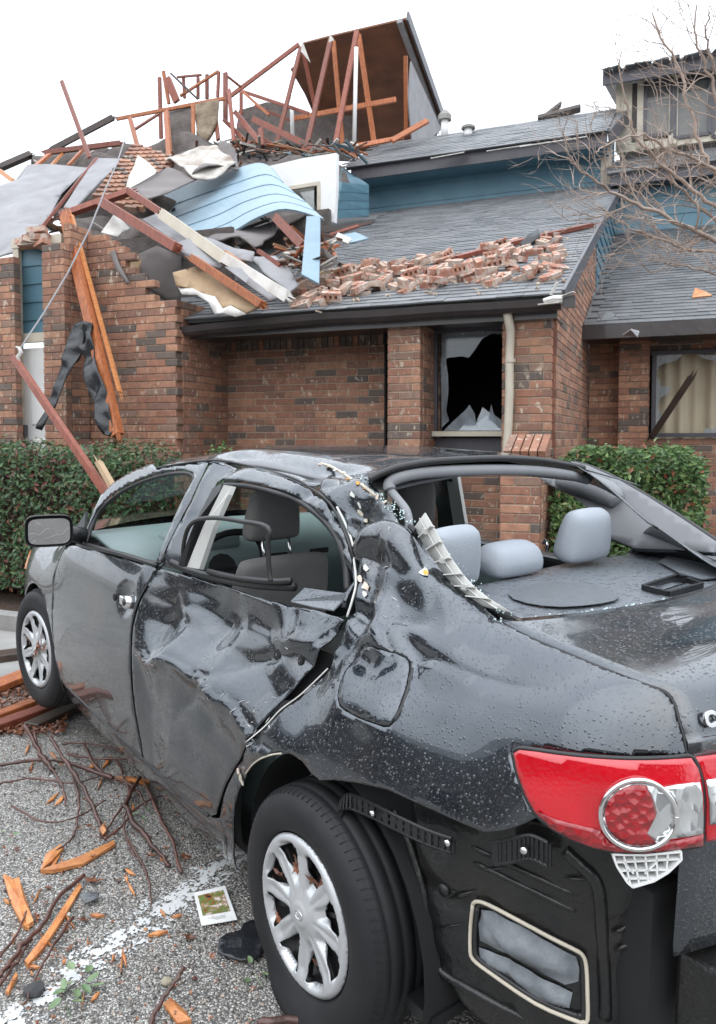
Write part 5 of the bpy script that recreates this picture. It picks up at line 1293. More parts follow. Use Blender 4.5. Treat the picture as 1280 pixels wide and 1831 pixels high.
# fuel door outline is cut out of the quarter panel
FDR = [(605,1222),(612,1200),(622,1180),(636,1162),(646,1155),(657,1153),(680,1160),(706,1168),(724,1176),(731,1183),(733,1195),(728,1225),(720,1250),(711,1276),(703,1293),(696,1300),(686,1300),(665,1293),(640,1284),(618,1272),(606,1262),(602,1245)]
qp = panel('quarter_panel', QP, 'paint', car, .013, holes=[FDR], th=.005)
qp['label'] = 'crushed rear quarter panel with torn pillar edge'
fdo = panel('fuel_door', FDR, 'paint', car, .02, gap=.004)
bk = panel('fuel_pocket', FDR, 'void', fdo, .04, gap=-.004, off=-.02, th=0)
tube_px('fuel_door_hinge', [(704,1290),(718,1262),(732,1215),(735,1195)], .006, 'rubber', fdo, -.004)
# front wing: explicit outline with a round arch
hub_f = Vector((2.58, .865, .335)); hub_r = Vector((0.0, .865, .30))
def s_of_x(x): return float(np.interp(x, PC[:,0], PS)) if True else 0
_xs = PC[:,0]; 
def sx(x): return float(np.interp(x, _xs, PS))
arch = [(sx(2.58+.375*math.cos(a)), .06+.0+max(0, (.335+.375*math.sin(a)-.15)*1.0)*1.0) for a in np.linspace(math.radians(200), math.radians(-20), 22)]
def t_of_z(z): return float(np.interp(z, SC_z, TT))
arch = [(sx(2.58+.375*math.cos(a)), t_of_z(max(.16, .335+.375*math.sin(a)))) for a in np.linspace(math.radians(205), math.radians(-25), 24)]
dfe = [BS(*p) for p in DF]; front_edge = [BS(*p) for p in ((107,1213),(99.6,1180),(95,1129),(94,1091),(95,1054),(97,1030),(104,1004),(115,981))]
top = [(s, 1.02) for s in np.linspace(BS(115,981)[0], sx(3.1), 8)]
nose = [(sx(3.20), .85), (sx(3.28), .62), (sx(3.28), .3), (sx(3.2), .12), (sx(3.05), .10)]
FW = front_edge+top+nose+arch[::-1]+[(BS(107,1213)[0], .08)]
panel('front_wing', FW, 'paint', car, .03, px=False)
# rocker
RK = [(117,1228),(160,1270),(200,1307),(240,1343),(285,1385),(320,1419),(355,1449),(378,1463),(392,1466),(400,1500),(410,1553),(424,1560),(440,1590),(400,1555),(330,1480),(260,1405),(190,1332),(140,1278),(117,1248)]
panel('rocker', RK, 'paint', car, .03, gap=.0015, off=-.008)
tube_px('sill_strip', [(119,1227),(160,1267),(220,1323),(255,1356),(320,1417),(372,1459)], .0045, 'plastic', car, .0)
# window frames
OUT_F = [(128,966),(138,938),(152,913),(175,893),(205,873),(240,854),(280,837),(320,829),(374,826)]
inner_st = [BS(*p) for p in ((262,852),(225,868),(195,888),(172,912),(158,940),(150,972))]
F1 = [(280,837),(320,829),(374,826)]+[(362,850),(340,898),(318,938),(298,978),(285,1011),(278,1005),(292,970),(311,925),(330,885),(347,855),(345,845),(330,840),(305,841)]
F1 = [BSD(*p) for p in F1]+inner_st+[(s_+.05, t_) for s_, t_ in inner_st[-1:]]+[(s_+.035, t_+.065) for s_, t_ in inner_st[::-1][1:]]
panel('front_door_frame', F1, 'paint', car, .02, gap=.0015, px=False)
R1 = [(378,827),(400,828),(440,834),(480,843),(520,857),(556,876),(582,898),(602,925),(616,955),(626,990),(629,1018),(626,1040),(606,1084),(598,1082),(612,1046),(617,1015),(612,985),(600,955),(584,932),(560,908),(530,888),(500,876),(470,867),(430,860),(398,856),(388,862),(376,890),(350,945),(330,990),(314,1018),(288,1013),(300,978),(320,938),(342,898),(364,850)]
panel('rear_door_frame', R1, 'paint', car, .018, gap=.0015)
tube_px('window_seal', [(150,970),(160,940),(174,914),(197,890),(227,870),(262,855),(306,844),(343,848),(330,887),(312,926),(293,970),(279,1004),(220,990),(150,972)], .009, 'rubber', car, -.012)
tube_px('window_seal', [(318,1016),(333,990),(353,945),(379,890),(391,866),(430,864),(470,871),(500,880),(530,892),(558,912),(582,936),(597,958),(608,986),(612,1015),(606,1050)], .011, 'rubber', car, -.014)
tube_px('roof_seam', [(280,837),(374,824),(440,831),(520,854),(560,876),(590,900),(612,940),(626,980),(630,1012)], .0045, 'rubber', car, .002)
tube_px('window_trim', [(142,975),(200,988),(240,999),(283,1013)], .009, 'plastic', fd, .008)
# bent black belt molding and hanging glass run of the smashed rear window
tube_px('loose_belt_molding', [(312,1008),(340,1021),(395,1036),(460,1048),(532,1052)], .014, 'plastic', rd, .012)
tube_px('loose_belt_molding', [(380,1026),(440,1040),(500,1046),(534,1045)], .010, 'rubber', rd, .03)
gr = lambda x, y: CY(x, y, .80)
tube_px('hanging_glass_run', [(326,1010),(328,975),(336,945),(352,930),(385,926),(430,932),(478,943),(479,975),(481,1020),(484,1040)], .0075, 'rubber', rd, 0, gr)
# front glass, windshield
V1 = [BS(*p) for p in ((150,970),(158,940),(172,913),(196,890),(226,870),(262,854),(306,843),(344,848),(330,886),(311,926),(292,970),(278,1004),(214,990))]
# black sheet behind the panel gaps, standing in for their shade
LN = [(s, t) for s, t in ((sx(2.15),.12),(sx(2.15),.80),(sx(1.0),.80),(sx(.1),.86),(sx(-.35),.98),(sx(-.75),1.05),(sx(-.75),.72),(sx(-.40),.60),(sx(-.30),.70),(sx(0),.74),(sx(.30),.62),(sx(.42),.35),(sx(.44),.08))]
panel('gap_shade', LN, 'void', car, .05, px=False, off=-.045, th=0, gap=0)
# door shut face seen in the open gap
# ---- door handles
def handle(px_, py_, parent, gone=True):
    s, t = BS(px_, py_); P = S(s, t); n = Nf(s, t); b = MB()
    b.tube([P-n*.004, P+n*.034], [.025,.024], 16); h = b.build('handle', M['chrome'], parent, True)
    c = MB(); c.tube([P+n*.034, P+n*.039], [.014,.012], 12); c.build('lock', M['steel'], h, True)
    return P, n
handle(231,1077, fd)
q_ = S(*BS(222,1075), .012); b = MB(); b.box(q_, (.075,.022,.034)); bevel(b.build('handle_mount', M['chrome'], fd), .004)
b = MB(); q_ = S(*BS(205,1068), .0); b.tube([q_-Vector((0,.004,0)), q_+Vector((0,.004,0))], .014, 10); b.build('handle_hole', M['void'], fd)
for (x, y, r_) in ((480,1163,.016),(522,1173,.012)):
    s, t = BSD(x, y); P, n = S(s, t), Nf(s, t); b = MB(); b.tube([P-n*.002, P+n*.004], r_, 12); hh = b.build('handle_hole', M['void'], rd); c = MB(); c.tube([P-n*.004, P+n*.006], r_*.35, 8); c.build('bolt', M['chrome'], hh)
# ---- mirror
mr_ = CY(91, 949, .985)
def supel(w_, h_, n=28, e=.42):
    return [(w_*math.copysign(abs(math.cos(a))**e, math.cos(a)), h_*math.copysign(abs(math.sin(a))**e, math.sin(a))) for a in [2*math.pi*i/n for i in range(n)]]
vs = []; rings = [(-.040,.98),(-.046,1.0),(-.03,1.02),(.01,.98),(.05,.86),(.085,.62),(.10,.25)]
for (x_, k_) in rings: vs += [Vector((x_, a*k_, b*k_)) for a, b in supel(.096, .068)]
fs = [(i*28+j, i*28+(j+1)%28, (i+1)*28+(j+1)%28, (i+1)*28+j) for i in range(len(rings)-1) for j in range(28)]+[tuple((len(rings)-1)*28+j for j in range(28))]+[tuple(range(27,-1,-1))]
mo = link('side_mirror', mesh('side_mirror', vs, fs, True), M['plastic'], car); mo.location = mr_+Vector((.03,0,0)); mo.rotation_euler = (0,0,R(-14))
me = mesh('mirror_glass', [Vector((0, a, b)) for a, b in supel(.084, .056)], [tuple(range(27,-1,-1))])
def crackmirror():
    m, n, b = newmat('cracked_mirror'); b.inputs['Metallic'].default_value = 1; b.inputs['Roughness'].default_value = .05; b.inputs['Base Color'].default_value = (.42,.42,.43,1)
    col = voro_n(n, 26, out_i='Color'); sp = n.nodes.new("ShaderNodeSeparateColor"); n.links.new(col, sp.inputs[0])
    n.links.new(bump(n, sp.outputs[0], .5, .01), b.inputs['Normal']); return m
mg = link('mirror_glass', me, crackmirror(), mo); mg.location = (-.0475,0,0)
b = MB(); b.tube([mr_+Vector((.05,-.07,-.02)), mr_+Vector((.05,-.16,-.045))], [.03,.04], 8); b.build('mirror_arm', M['plastic'], mo, True)
for o in list(mo.children):
    if o.name.startswith('mirror_arm'): o.parent = car
tri_ = [CY(155,915,.80), CY(128,968,.84), CY(150,974,.84)]
me = mesh('mirror_patch', tri_, [(0,1,2)]); solid(link('mirror_patch', me, M['plastic'], car), .012, 0)
# ---- roof
def ye(x): return float(np.interp(x, [-.3,0,.5,1.0,1.4,1.9,2.2], [.50,.535,.575,.590,.575,.60,.66]))
def zr(x, y):
    zc = float(np.interp(x, [-.3,0,.2,.5,.9,1.2,1.5,1.7,2.15], [1.36,1.435,1.462,1.474,1.474,1.463,1.425,1.36,1.07])); u = min(1.25, abs(y)/ye(x))
    z = zc-.020*u*u-.032*u**6
    k = math.exp(-((x-.22)/.34)**2)*smoothn(y, -.15, .5); z -= .028*k; z += .008*k*vnoise(x*6, y*6, 0, 61)-.012*k*(1-abs(vnoise(x*4, y*4, 0, 62)))**5
    return z
LE = []
for p in ((280,837),(330,828),(374,826),(420,830),(480,843),(520,856),(556,876),(572,862),(605,860),(655,858)):
    P = S(*BSD(*p)); LE.append(P)
LE = smooth_pts(LE, 6)
hdr = [CX(x, y, z) for x, y, z in ((657,857,.23),(700,838,.20),(760,826,.18),(830,821,.17),(900,819,.17),(960,822,.19),(1005,829,.21),(1040,836,.24))]; hdr = smooth_pts(hdr, 3)
print('LE', [tuple(round(c,2) for c in p) for p in LE]); print('hdr', [tuple(round(c,2) for c in p) for p in hdr])
xr = [-.02,.2,.5,.8,1.1,1.4,1.62]
poly = [(p.x, p.y) for p in LE]+[(p.x, p.y) for p in hdr]+[(x, -ye(x)-.02) for x in xr]+[(1.66,-.4),(1.70,0),(1.68,.35)]
V_, F_ = tri2d(poly, .03)
fixd = [(p.x, p.y, p.z) for p in LE+hdr]
vs = []
for v in V_:
    z = zr(v.x, v.y); sw = 0; sz_ = 0
    for (a, b_, c) in fixd:
        d2 = (v.x-a)**2+(v.y-b_)**2; w_ = math.exp(-d2/(.06**2)); sw += w_; sz_ += w_*(c-zr(a, b_))
    if sw > 0: z += sz_/max(sw, 1.0) if sw > 1 else sz_
    vs.append(Vector((v.x, v.y, z)))
fs = [tuple(f) for f in F_]; q = fs[0]
if (vs[q[1]]-vs[q[0]]).cross(vs[q[2]]-vs[q[0]]).z < 0: fs = [f[::-1] for f in fs]
solid(link('roof_panel', mesh('roof_panel', vs, fs, True), M['paint'], car), .004)
b = MB(); b.tube(smooth_pts([h+Vector((-.008,0,.0)) for h in hdr]), .011, 8); b.build('rear_glass_seal', M['rubber'], car, True)
lip = [(697,876,.19),(696,864,.20),(716,853,.19),(760,845,.18),(830,841,.17),(900,840,.17),(960,842,.19),(1010,848,.21),(1050,858,.23)]
b = MB(); b.tube(smooth_pts([CX(x, y, z) for x, y, z in lip]), .019, 8); b.build('headliner_edge', M['greytrim'], car, True)
b = MB(); b.tube(smooth_pts([CY(x, y, z) for x, y, z in ((697,876,.44),(712,894,.45),(727,915,.46),(731,940,.47),(726,958,.48))]), .013, 8); b.build('headliner_edge', M['greytrim'], car, True)
# headliner under the roof
hl = []
V_, F_ = tri2d([(.24,-.46),(.24,.40),(.5,.5),(1.5,.5),(1.5,-.5),(.5,-.5)], .12)
solid(link('headliner', mesh('headliner', [Vector((v.x, v.y, zr(v.x, v.y)-.035)) for v in V_], [tuple(f) for f in F_], True), M['greytrim'], car), .01)
# ---- right side (mirrored shell)
def SR_(s, t, off=0.0): p = S0f(s, t)+Nf(s, t)*off; return Vector((p.x, -p.y, p.z))
def rpanel(name, pl, mat, parent, res=.05, off=0, th=.004):
    V_, F_ = tri2d([Vector(p) for p in pl], res); vs = [SR_(v.x, v.y, off) for v in V_]; fs = [tuple(f) for f in F_]
    q = fs[len(fs)//2]; n = (vs[q[1]]-vs[q[0]]).cross(vs[q[2]]-vs[q[0]])
    if n.y > 0: fs = [x[::-1] for x in fs]
    o = link(name, mesh(name, vs, fs, True), M[mat], parent); solid(o, th, -1); return o
archR = [(sx(.0+.36*math.cos(a)), t_of_z(max(.16, .31+.36*math.sin(a)))) for a in np.linspace(math.radians(-20), math.radians(200), 20)]
archF = [(sx(2.58+.375*math.cos(a)), t_of_z(max(.16, .335+.375*math.sin(a)))) for a in np.linspace(math.radians(-20), math.radians(200), 20)]
rpanel('quarter_panel', [(sx(.5),.08),(sx(.5),.84),(sx(.2),.9),(sx(-.05),1.12),(sx(-.35),1.12),(.55,1.14),(.55,.75),(sx(-.5),.45),(sx(-.42),.08)]+archR[::-1], 'paint', car) if False else None
rpanel('quarter_panel', archR+[(sx(-.42),.12),(sx(-.5),.45),(.62,.62),(.62,1.2),(sx(-.35),1.30),(sx(-.05),1.22),(sx(.2),.90),(sx(.52),.84),(sx(.52),.08)], 'paint', car, .04)
rpanel('rear_door', [(sx(.52),.08),(sx(.52),.84),(sx(1.12),.84),(sx(1.12),.08)], 'paint', car)
rpanel('front_door', [(sx(1.125),.08),(sx(1.125),.84),(sx(2.1),.84),(sx(2.1),.08)], 'paint', car)
rpanel('front_wing', archF[::-1]+[(sx(3.05),.10),(sx(3.2),.12),(sx(3.28),.3),(sx(3.28),.62),(sx(3.2),.85),(sx(3.1),1.02),(sx(2.1),1.02),(sx(2.1),.08)], 'paint', car)
rpanel('roof_rail', [(sx(-.1),1.28),(sx(.3),1.26),(sx(1.2),1.27),(sx(1.55),1.22),(sx(2.12),.80),(sx(2.2),.86),(sx(1.6),1.38),(sx(1.2),1.42),(sx(.2),1.42),(sx(-.1),1.36)], 'paint', car)
rpanel('centre_pillar', [(sx(1.05),.82),(sx(1.05),1.30),(sx(1.15),1.30),(sx(1.17),.82)], 'plastic', car, off=.003)
# rear right pillar: inside trim and outside skin, sloping from roof to deck
PO = [(1030,831),(1062,840),(1110,862),(1170,897),(1230,935),(1290,975),(1350,1015)]
N0, P0_ = (0, .894, .447), (0, -.70, 1.08)
outl = [CP(x, y, P0_, N0) for x, y in PO]
inn = [CP(x, y, (0,-.67,1.08), N0) for x, y in ((1360,1010),(1285,990),(1215,985),(1140,984),(1085,962),(1074,940),(1052,908),(1022,884),(985,868),(960,850),(985,842),(1030,842))]
V_, F_ = None, None
pl3 = [p for p in outl]+inn
ax1, ax2 = Vector((1,0,0)), Vector((0,-.447,.894))
V_, F_ = tri2d([(p.dot(ax1), p.dot(ax2)) for p in pl3], .03)
def back(v, off): 
    base_ = Vector((0,-.68,1.08)); n = Vector(N0); k = base_.dot(n); q = ax1*v.x+ax2*v.y; return q+n*(k+off+.02*math.exp(-((v.x-.15)/.25)**2))
o = link('pillar_trim', mesh('pillar_trim', [back(v, .015) for v in V_], [tuple(f) for f in F_], True), M['greytrim'], car); solid(o, .012, 0)
o['label'] = 'wide grey inside trim of the right rear pillar'
o = link('rear_pillar', mesh('rear_pillar', [back(v, -.02) for v in V_], [tuple(f) for f in F_], True), M['paint'], car); solid(o, .008, 0)
b = MB(); b.tube(smooth_pts([p+Vector((0,.01,.008)) for p in outl]), .010, 8); b.build('rear_glass_seal', M['rubber'], car, True)
# padded bulge of the trim under the roof corner
b = MB(); pts = [CP(x, y, (0,-.62,1.08), N0) for x, y in ((1000,860),(1050,868),(1090,884),(1104,898))]; b.tube(smooth_pts(pts), [.03+.022*math.sin(math.pi*i/12) for i in range(13)], 12); b.build('roof_corner_pad', M['greytrim'], car, True)
# ---- floor, doors inside, dash, seats
b = MB(); b.box((1.2,0,.22), (3.2,1.55,.03)); b.build('floor_pan', M['plastic'], car)
b = MB(); b.box((1.25,-.77,.62), (1.7,.05,.66)); bevel(b.build('door_card', M['teal'], car), .02)
b = MB(); b.box((1.25,-.79,.97), (1.8,.10,.06)); bevel(b.build('window_ledge', M['plastic'], car), .02)
b = MB(); b.box((1.25,.69,.58), (1.6,.04,.6)); bevel(b.build('door_card', M['teal'], car), .02)
def blob(name, c, s, mat, parent, rot=(0,0,0), bev=.4, sub=2, taper=(1,1), smooth=True):
    bm = bmesh.new(); bmesh.ops.create_cube(bm, size=1)
    for v in bm.verts:
        kx = taper[0] if v.co.z > 0 else 1; ky = taper[1] if v.co.z > 0 else 1
        v.co = Vector((v.co.x*s[0]*kx, v.co.y*s[1]*ky, v.co.z*s[2]))
    me = bpy.data.meshes.new(name); bm.to_mesh(me); bm.free(); me.polygons.foreach_set('use_smooth', [True]*6)
    o = link(name, me, M[mat], parent); o.location = c; o.rotation_euler = [R(a) for a in rot]
    m1 = o.modifiers.new('bevel', 'BEVEL'); m1.width = min(s)*bev; m1.segments = 2; m1.limit_method = 'NONE'
    m2 = o.modifiers.new('sub', 'SUBSURF'); m2.levels = sub; m2.render_levels = sub; return o
# dash
dpts = []
b = MB(); prof = [(2.05,1.0),(1.85,1.01),(1.66,.985),(1.56,.93),(1.54,.86),(1.60,.80),(1.62,.62),(1.75,.5)]
vs = [Vector((x+.0, y, z+.02*(1-abs(y)/.8))) for y in np.linspace(-.78,.78,9) for (x, z) in prof]; k = len(prof)
b.add(vs, [(i*k+j, i*k+j+1, (i+1)*k+j+1, (i+1)*k+j) for i in range(8) for j in range(k-1)]); dash = b.build('dashboard', M['teal'], car, True); solid(dash, .02)
b = MB(); b.box((1.565,-.1,.80), (.05,.34,.26)); bevel(b.build('centre_console', M['plastic'], dash), .02)
for y in (-.66, -.22, .02, .66):
    b = MB(); b.box((1.545,y,.90), (.03,.12,.06)); bevel(b.build('air_vent', M['void'], dash), .01)
    for j in range(4): 
        pass
b = MB(); b.box((1.66,.37,1.0), (.20,.34,.09)); bevel(b.build('instrument_hood', M['teal'], dash), .03, 3)
b = MB(); ring = [Vector((1.40+.0, .37, .92))+Matrix.Rotation(R(-25),3,'Y')@Vector((0, .185*math.cos(a), .185*math.sin(a))) for a in np.linspace(0, 2*math.pi, 33)]
b.tube(ring, .015, 8, cap=False); swh = b.build('steering_wheel', M['plastic'], car, True)
b = MB(); c_ = Vector((1.42,.37,.91)); b.tube([c_, c_+Vector((.05,0,-.02))], [.07,.05], 12)
for a in (0, 180, 250, 290): b.beam(c_, c_+Matrix.Rotation(R(-25),3,'Y')@Vector((0,.18*math.cos(R(a)),.18*math.sin(R(a)))), .03, .015)
b.build('steering_hub', M['plastic'], swh)
def front_seat(y, mat='seat'):
    bk_ = blob('seat_back', (.98,y,.74), (.17,.50,.66), mat, car, (0,-14,0), .42, 2, (.6,.82))
    blob('seat_cushion', (1.22,y,.42), (.56,.52,.18), mat, car, (0,-6,0), .4)
    h = blob('headrest', (0,0,0), (.10,.265,.215), mat, bk_, (0,0,0), .42, 2, (.8,.80))
    h.matrix_parent_inverse = Matrix.Identity(4); 
    wm = Matrix.Translation((1.0,y,1.205)) @ Matrix.Rotation(R(-8),4,'Y'); bw = Matrix.Translation((.98,y,.74)) @ Matrix.Rotation(R(-14),4,'Y')
    h.matrix_basis = bw.inverted() @ wm
    for k in (-.06,.06):
        p = MB(); p.tube([Vector((.955,y+k,1.0)), Vector((.985,y+k,1.13))], .007, 8); po_ = p.build('headrest_post', M['chrome'], bk_, True); po_.matrix_basis = bw.inverted()
    return bk_
front_seat(.37); front_seat(-.37)
def fit_blob(name, l, t_, r_, b_, y0, dx, mat, parent, taper=(.8,.85), rot=(0,0,0), bev=.42, dy=0):
    c = CY((l+r_)/2, (t_+b_)/2, y0); 
    h = (CY((l+r_)/2, t_, y0)-CY((l+r_)/2, b_, y0)).length
    # width by perpendicular apparent size
    dpt = (CM @ c).y; wpx = (r_-l)*dpt/F_PX
    return blob(name, c, (dx, wpx*1.06+dy, h*1.06), mat, parent, rot, bev, 2, taper)
rs_ = blob('rear_seat_back', (.12,0,.72), (.20,1.26,.72), 'rearseat', car, (0,-10,0), .4, 2, (.7,.98))
def hr(c, s, rot, taper=(.75,.82)):
    h = blob('headrest', c, s, 'rearseat', rs_, (0,0,0), .42, 2, taper); bw = Matrix.Translation((.12,0,.72)) @ Matrix.Rotation(R(-10),4,'Y')
    h.matrix_basis = bw.inverted() @ (Matrix.Translation(c) @ Euler([R(a) for a in rot]).to_matrix().to_4x4()); return h
hr((.07,-.36,1.195), (.13,.265,.20), (0,-10,0)); hr((.04,.33,1.19), (.12,.26,.20), (0,-10,6)); hr((.10,0,1.145), (.17,.27,.115), (0,-8,0), (.7,.86))
blob('rear_seat_cushion', (.42,0,.40), (.52,1.26,.2), 'rearseat', car, (0,-5,0), .4)
# centre pillar trim (left, pale) seen through the rear door window, and right one
def quadstrip(name, pts, mat, parent, th=.02):
    me = mesh(name, pts, [tuple(range(len(pts)))]); o = link(name, me, M[mat], parent); solid(o, th, 0); return o
quadstrip('centre_pillar_trim', [CY(404,868,.70), CY(418,870,.68), CY(412,885,.70), CY(385,945,.75), CY(360,1018,.78), CY(338,1014,.79), CY(368,940,.76)], 'creamtrim', car)
quadstrip('centre_pillar_trim', [CY(400,866,.66), CY(396,880,.68), CY(362,945,.76), CY(334,1012,.80), CY(322,1012,.81), CY(350,940,.77), CY(384,874,.68)], 'plastic', car)
quadstrip('centre_pillar_trim', [CY(800,850,-.66), CY(820,850,-.66), CY(834,935,-.70), CY(837,960,-.72), CY(816,960,-.72), CY(812,930,-.70)], 'creamtrim', car)
quadstrip('centre_pillar_trim', [CY(768,852,-.70), CY(802,850,-.70), CY(818,955,-.74), CY(786,955,-.74), CY(784,910,-.72)], 'plastic', car)
quadstrip('front_door_inner_trim', [CY(142,972,.76), CY(166,915,.72), CY(200,888,.68), CY(196,896,.66), CY(172,930,.70), CY(160,972,.74)], 'plastic', car)
# windshield + front glass + right glass
wv = [(1.66,-.52,1.385),(1.68,0,1.405),(1.66,.52,1.385),(2.14,.66,1.02),(2.26,0,1.04),(2.14,-.66,1.02)]
link('windshield', mesh('windshield', wv, [(0,1,4,5),(1,2,3,4)], True), M['glass_tint'], car)
me = mesh('door_glass', [SR_(sx(x), t_, -.01) for x, t_ in ((1.17,.83),(1.17,1.27),(1.5,1.24),(2.05,.83))], [(0,1,2,3)]); link('door_glass', me, M['glass_tint'], car)
# hood
hv = []; 
for x in np.linspace(2.2, 3.3, 12):
    for y in np.linspace(-1, 1, 13):
        wy = float(np.interp(x, [2.2,2.8,3.1,3.3], [.72,.70,.64,.55])); z = float(np.interp(x, [2.2,2.6,3.0,3.3], [1.01,.975,.90,.78]))
        hv.append((x-.0+.06*(1-y*y), y*wy, z+.03*(1-y*y)-.02*abs(y)**4))
link('bonnet', mesh('bonnet', hv, [(i*13+j, (i+1)*13+j, (i+1)*13+j+1, i*13+j+1) for i in range(11) for j in range(12)], True), M['paint'], car)
fb_ = [S0f(s, t) for s in np.linspace(sx(3.18), SMAX, 8) for t in (.08,.25,.45,.62,.80)]
mm = MB(); mm.add(fb_, [(i*5+j, (i+1)*5+j, (i+1)*5+j+1, i*5+j+1) for i in range(7) for j in range(4)]); mm.add([Vector((p.x, -p.y, p.z)) for p in fb_], [(i*5+j, i*5+j+1, (i+1)*5+j+1, (i+1)*5+j) for i in range(7) for j in range(4)])
mm.build('front_bumper', M['paint'], car, True)
lampm, n_, b_n = newmat('amber_lamp'); b_n.inputs['Base Color'].default_value = (.75,.30,.12,1); b_n.inputs['Roughness'].default_value = .08; b_n.inputs['Coat Weight'].default_value = 1
hp = [S(*BS(*p), .006) for p in ((32,985),(46,980),(48,992),(42,1008),(33,1014),(31,1000))]
o = link('headlight', mesh('headlight', hp, [tuple(range(6))]), lampm, car); solid(o, .03)
# ---- parcel shelf, trunk lid
shp = [(845,1048,1.085),(880,1040,1.088),(930,1026,1.088),(985,1012,1.088),(1030,1000,1.088),(1060,994,1.088),(1110,990,1.086),(1125,984,1.09),(1200,981,1.09),(1300,992,1.085),(1340,1030,1.085),(1300,1058,1.09),(1240,1068,1.09),(1150,1088,1.09),(1060,1103,1.085),(980,1112,1.08),(930,1112,1.075),(905,1104,1.075),(870,1076,1.08)]
sp_ = [CZ(*p) for p in shp]; V_, F_ = tri2d([(p.x, p.y) for p in sp_], .03)
sh_ = link('parcel_shelf', mesh('parcel_shelf', [Vector((v.x, v.y, 1.083+.006*vnoise(v.x*3, v.y*3, 0, 5))) for v in V_], [tuple(f) for f in F_], True), M['shelf'], car); solid(sh_, .02, -1)
M['grille'] = simple('speaker_cloth', (.095,.105,.118), .5, (.13,.142,.155), 60, 350, .8, .002)
def shelf_patch(name, pts, z, mat, parent, th=.004):
    P = [CZ(x, y, z) for x, y in pts]; o = link(name, mesh(name, P, [tuple(range(len(P)))]), M[mat], parent); solid(o, th, 0); return o
shelf_patch('speaker_grille', [(908,1062),(918,1054),(935,1048),(958,1044),(985,1042),(1012,1041),(1040,1042),(1065,1046),(1087,1053),(1102,1061),(1107,1068),(1098,1074),(1075,1079),(1040,1083),(1005,1085),(970,1083),(940,1078),(918,1071)], 1.0905, 'grille', sh_, .0016)
shelf_patch('speaker_grille', [(1178,1004),(1205,990),(1240,984),(1290,1000),(1310,1020),(1280,1034),(1255,1036),(1215,1025)], 1.093, 'grille', sh_)
bl = [CZ(1150,1050,1.093), CZ(1212,1030,1.093), CZ(1255,1046,1.093), CZ(1195,1062,1.093)]
b = MB(); 
for i in range(4): b.beam(bl[i], bl[(i+1)%4], .012, .016)
bh = b.build('brake_light_housing', M['plastic'], sh_); 
b = MB(); mcn = sum(bl, Vector())/4; b.beam(bl[0].lerp(bl[3],.4)+Vector((0,0,.004)), bl[1].lerp(bl[2],.4)+Vector((0,0,.004)), .02, .014); b.build('brake_light_lens', M['chrome'], bh)
b = MB(); p_ = CZ(978,988,1.10); b.tube([p_, p_+Vector((0,0,.03)), p_+Vector((.012,0,.045)), p_+Vector((.02,0,.03))], .006, 6); b.build('coat_hook', M['chrome'], sh_, True)
# rear shut panel between shelf and lid (dark seam)
seam = [(900,1112),(950,1139),(1000,1160),(1050,1181),(1100,1201),(1150,1220),(1190,1236),(1206,1256),(1216,1290),(1224,1320),(1229,1352)]
SL_ = [S(*BSD(*p)) for p in seam]
print('seam', [tuple(round(c,2) for c in p) for p in SL_])
# lid as rows from left seam to mirrored right seam; crowned across, smoothly rounded over the rear edge
rows = smooth_pts([SL_[0]+Vector((.02,.0,0))]+SL_[1:]+[S0f(BS(1229,1352)[0], .62), S0f(BS(1229,1352)[0]+.0, .45)], 4)
vs = []; NC = 28
plx = lambda y: 1-(abs(y))
for r_ in rows:
    y0 = r_.y-.0035
    for j in range(NC+1):
        u = 1-2*j/NC; y = y0*u; rearness = smoothn(-r_.x, .70, .86)
        dx = -(.075*rearness+.03+.11*(1-smoothn(-r_.x, .37, .66)))*(1-u*u); dz = .012*(1-u*u)*(1-rearness*.5)
        vs.append(Vector((r_.x+dx, y, r_.z+dz)))
w_n = NC+1; fs = [(i*w_n+j, i*w_n+j+1, (i+1)*w_n+j+1, (i+1)*w_n+j) for i in range(len(rows)-1) for j in range(NC)]
q = fs[10]
if (vs[q[1]]-vs[q[0]]).cross(vs[q[2]]-vs[q[0]]).z < 0: fs = [f[::-1] for f in fs]
lid = link('boot_lid', mesh('boot_lid', vs, fs, True), M['paint'], car); solid(lid, .006, -1)
b = MB(); b.tube(smooth_pts([p+Vector((0,.001,-.003)) for p in SL_]), .0026, 6); b.build('lid_seam', M['rubber'], car, True)
b = MB(); cowl = [CZ(880,1083,1.085), CZ(930,1113,1.086), CZ(1000,1118,1.09), CZ(1080,1112,1.10), CZ(1180,1096,1.105), CZ(1300,1074,1.105)]
b.tube(smooth_pts(cowl), .012, 8); b.build('rear_glass_seal', M['rubber'], car, True)
# badge letters
def text_obj(txt, size, mat, parent, name, ext=.003):
    cu_ = bpy.data.curves.new(name, 'FONT'); cu_.body = txt; cu_.size = size; cu_.extrude = ext; cu_.bevel_depth = .0008; cu_.space_character = 1.12; cu_.offset = .0014
    o = bpy.data.objects.new(name, cu_); COL.objects.link(o); dg = bpy.context.evaluated_depsgraph_get(); me = bpy.data.meshes.new_from_object(o.evaluated_get(dg)); bpy.data.objects.remove(o)
    o = link(name, me, mat, parent); return o
P = CX(1254,1297,-.905); tx = text_obj('COROLLA', .040, M['chrome'], car, 'badge_lettering')
def lid_at(px, py):   # nearest lid vertex to this pixel
    best = min(vs, key=lambda v: (proj(v)[0]-px)**2+(proj(v)[1]-py)**2); return best
b0 = lid_at(1256,1300); b1 = lid_at(1276,1293)
c2 = min(vs, key=lambda v: abs(v.y-(b0.y-.22))+3*abs(v.z-b0.z)+(5 if v.x > -.6 else 0)); dirx = (c2-b0).normalized(); nrm_ = Vector((-1,0,.28)); nrm_ = (nrm_-dirx*nrm_.dot(dirx)).normalized(); up_ = nrm_.cross(dirx).normalized()
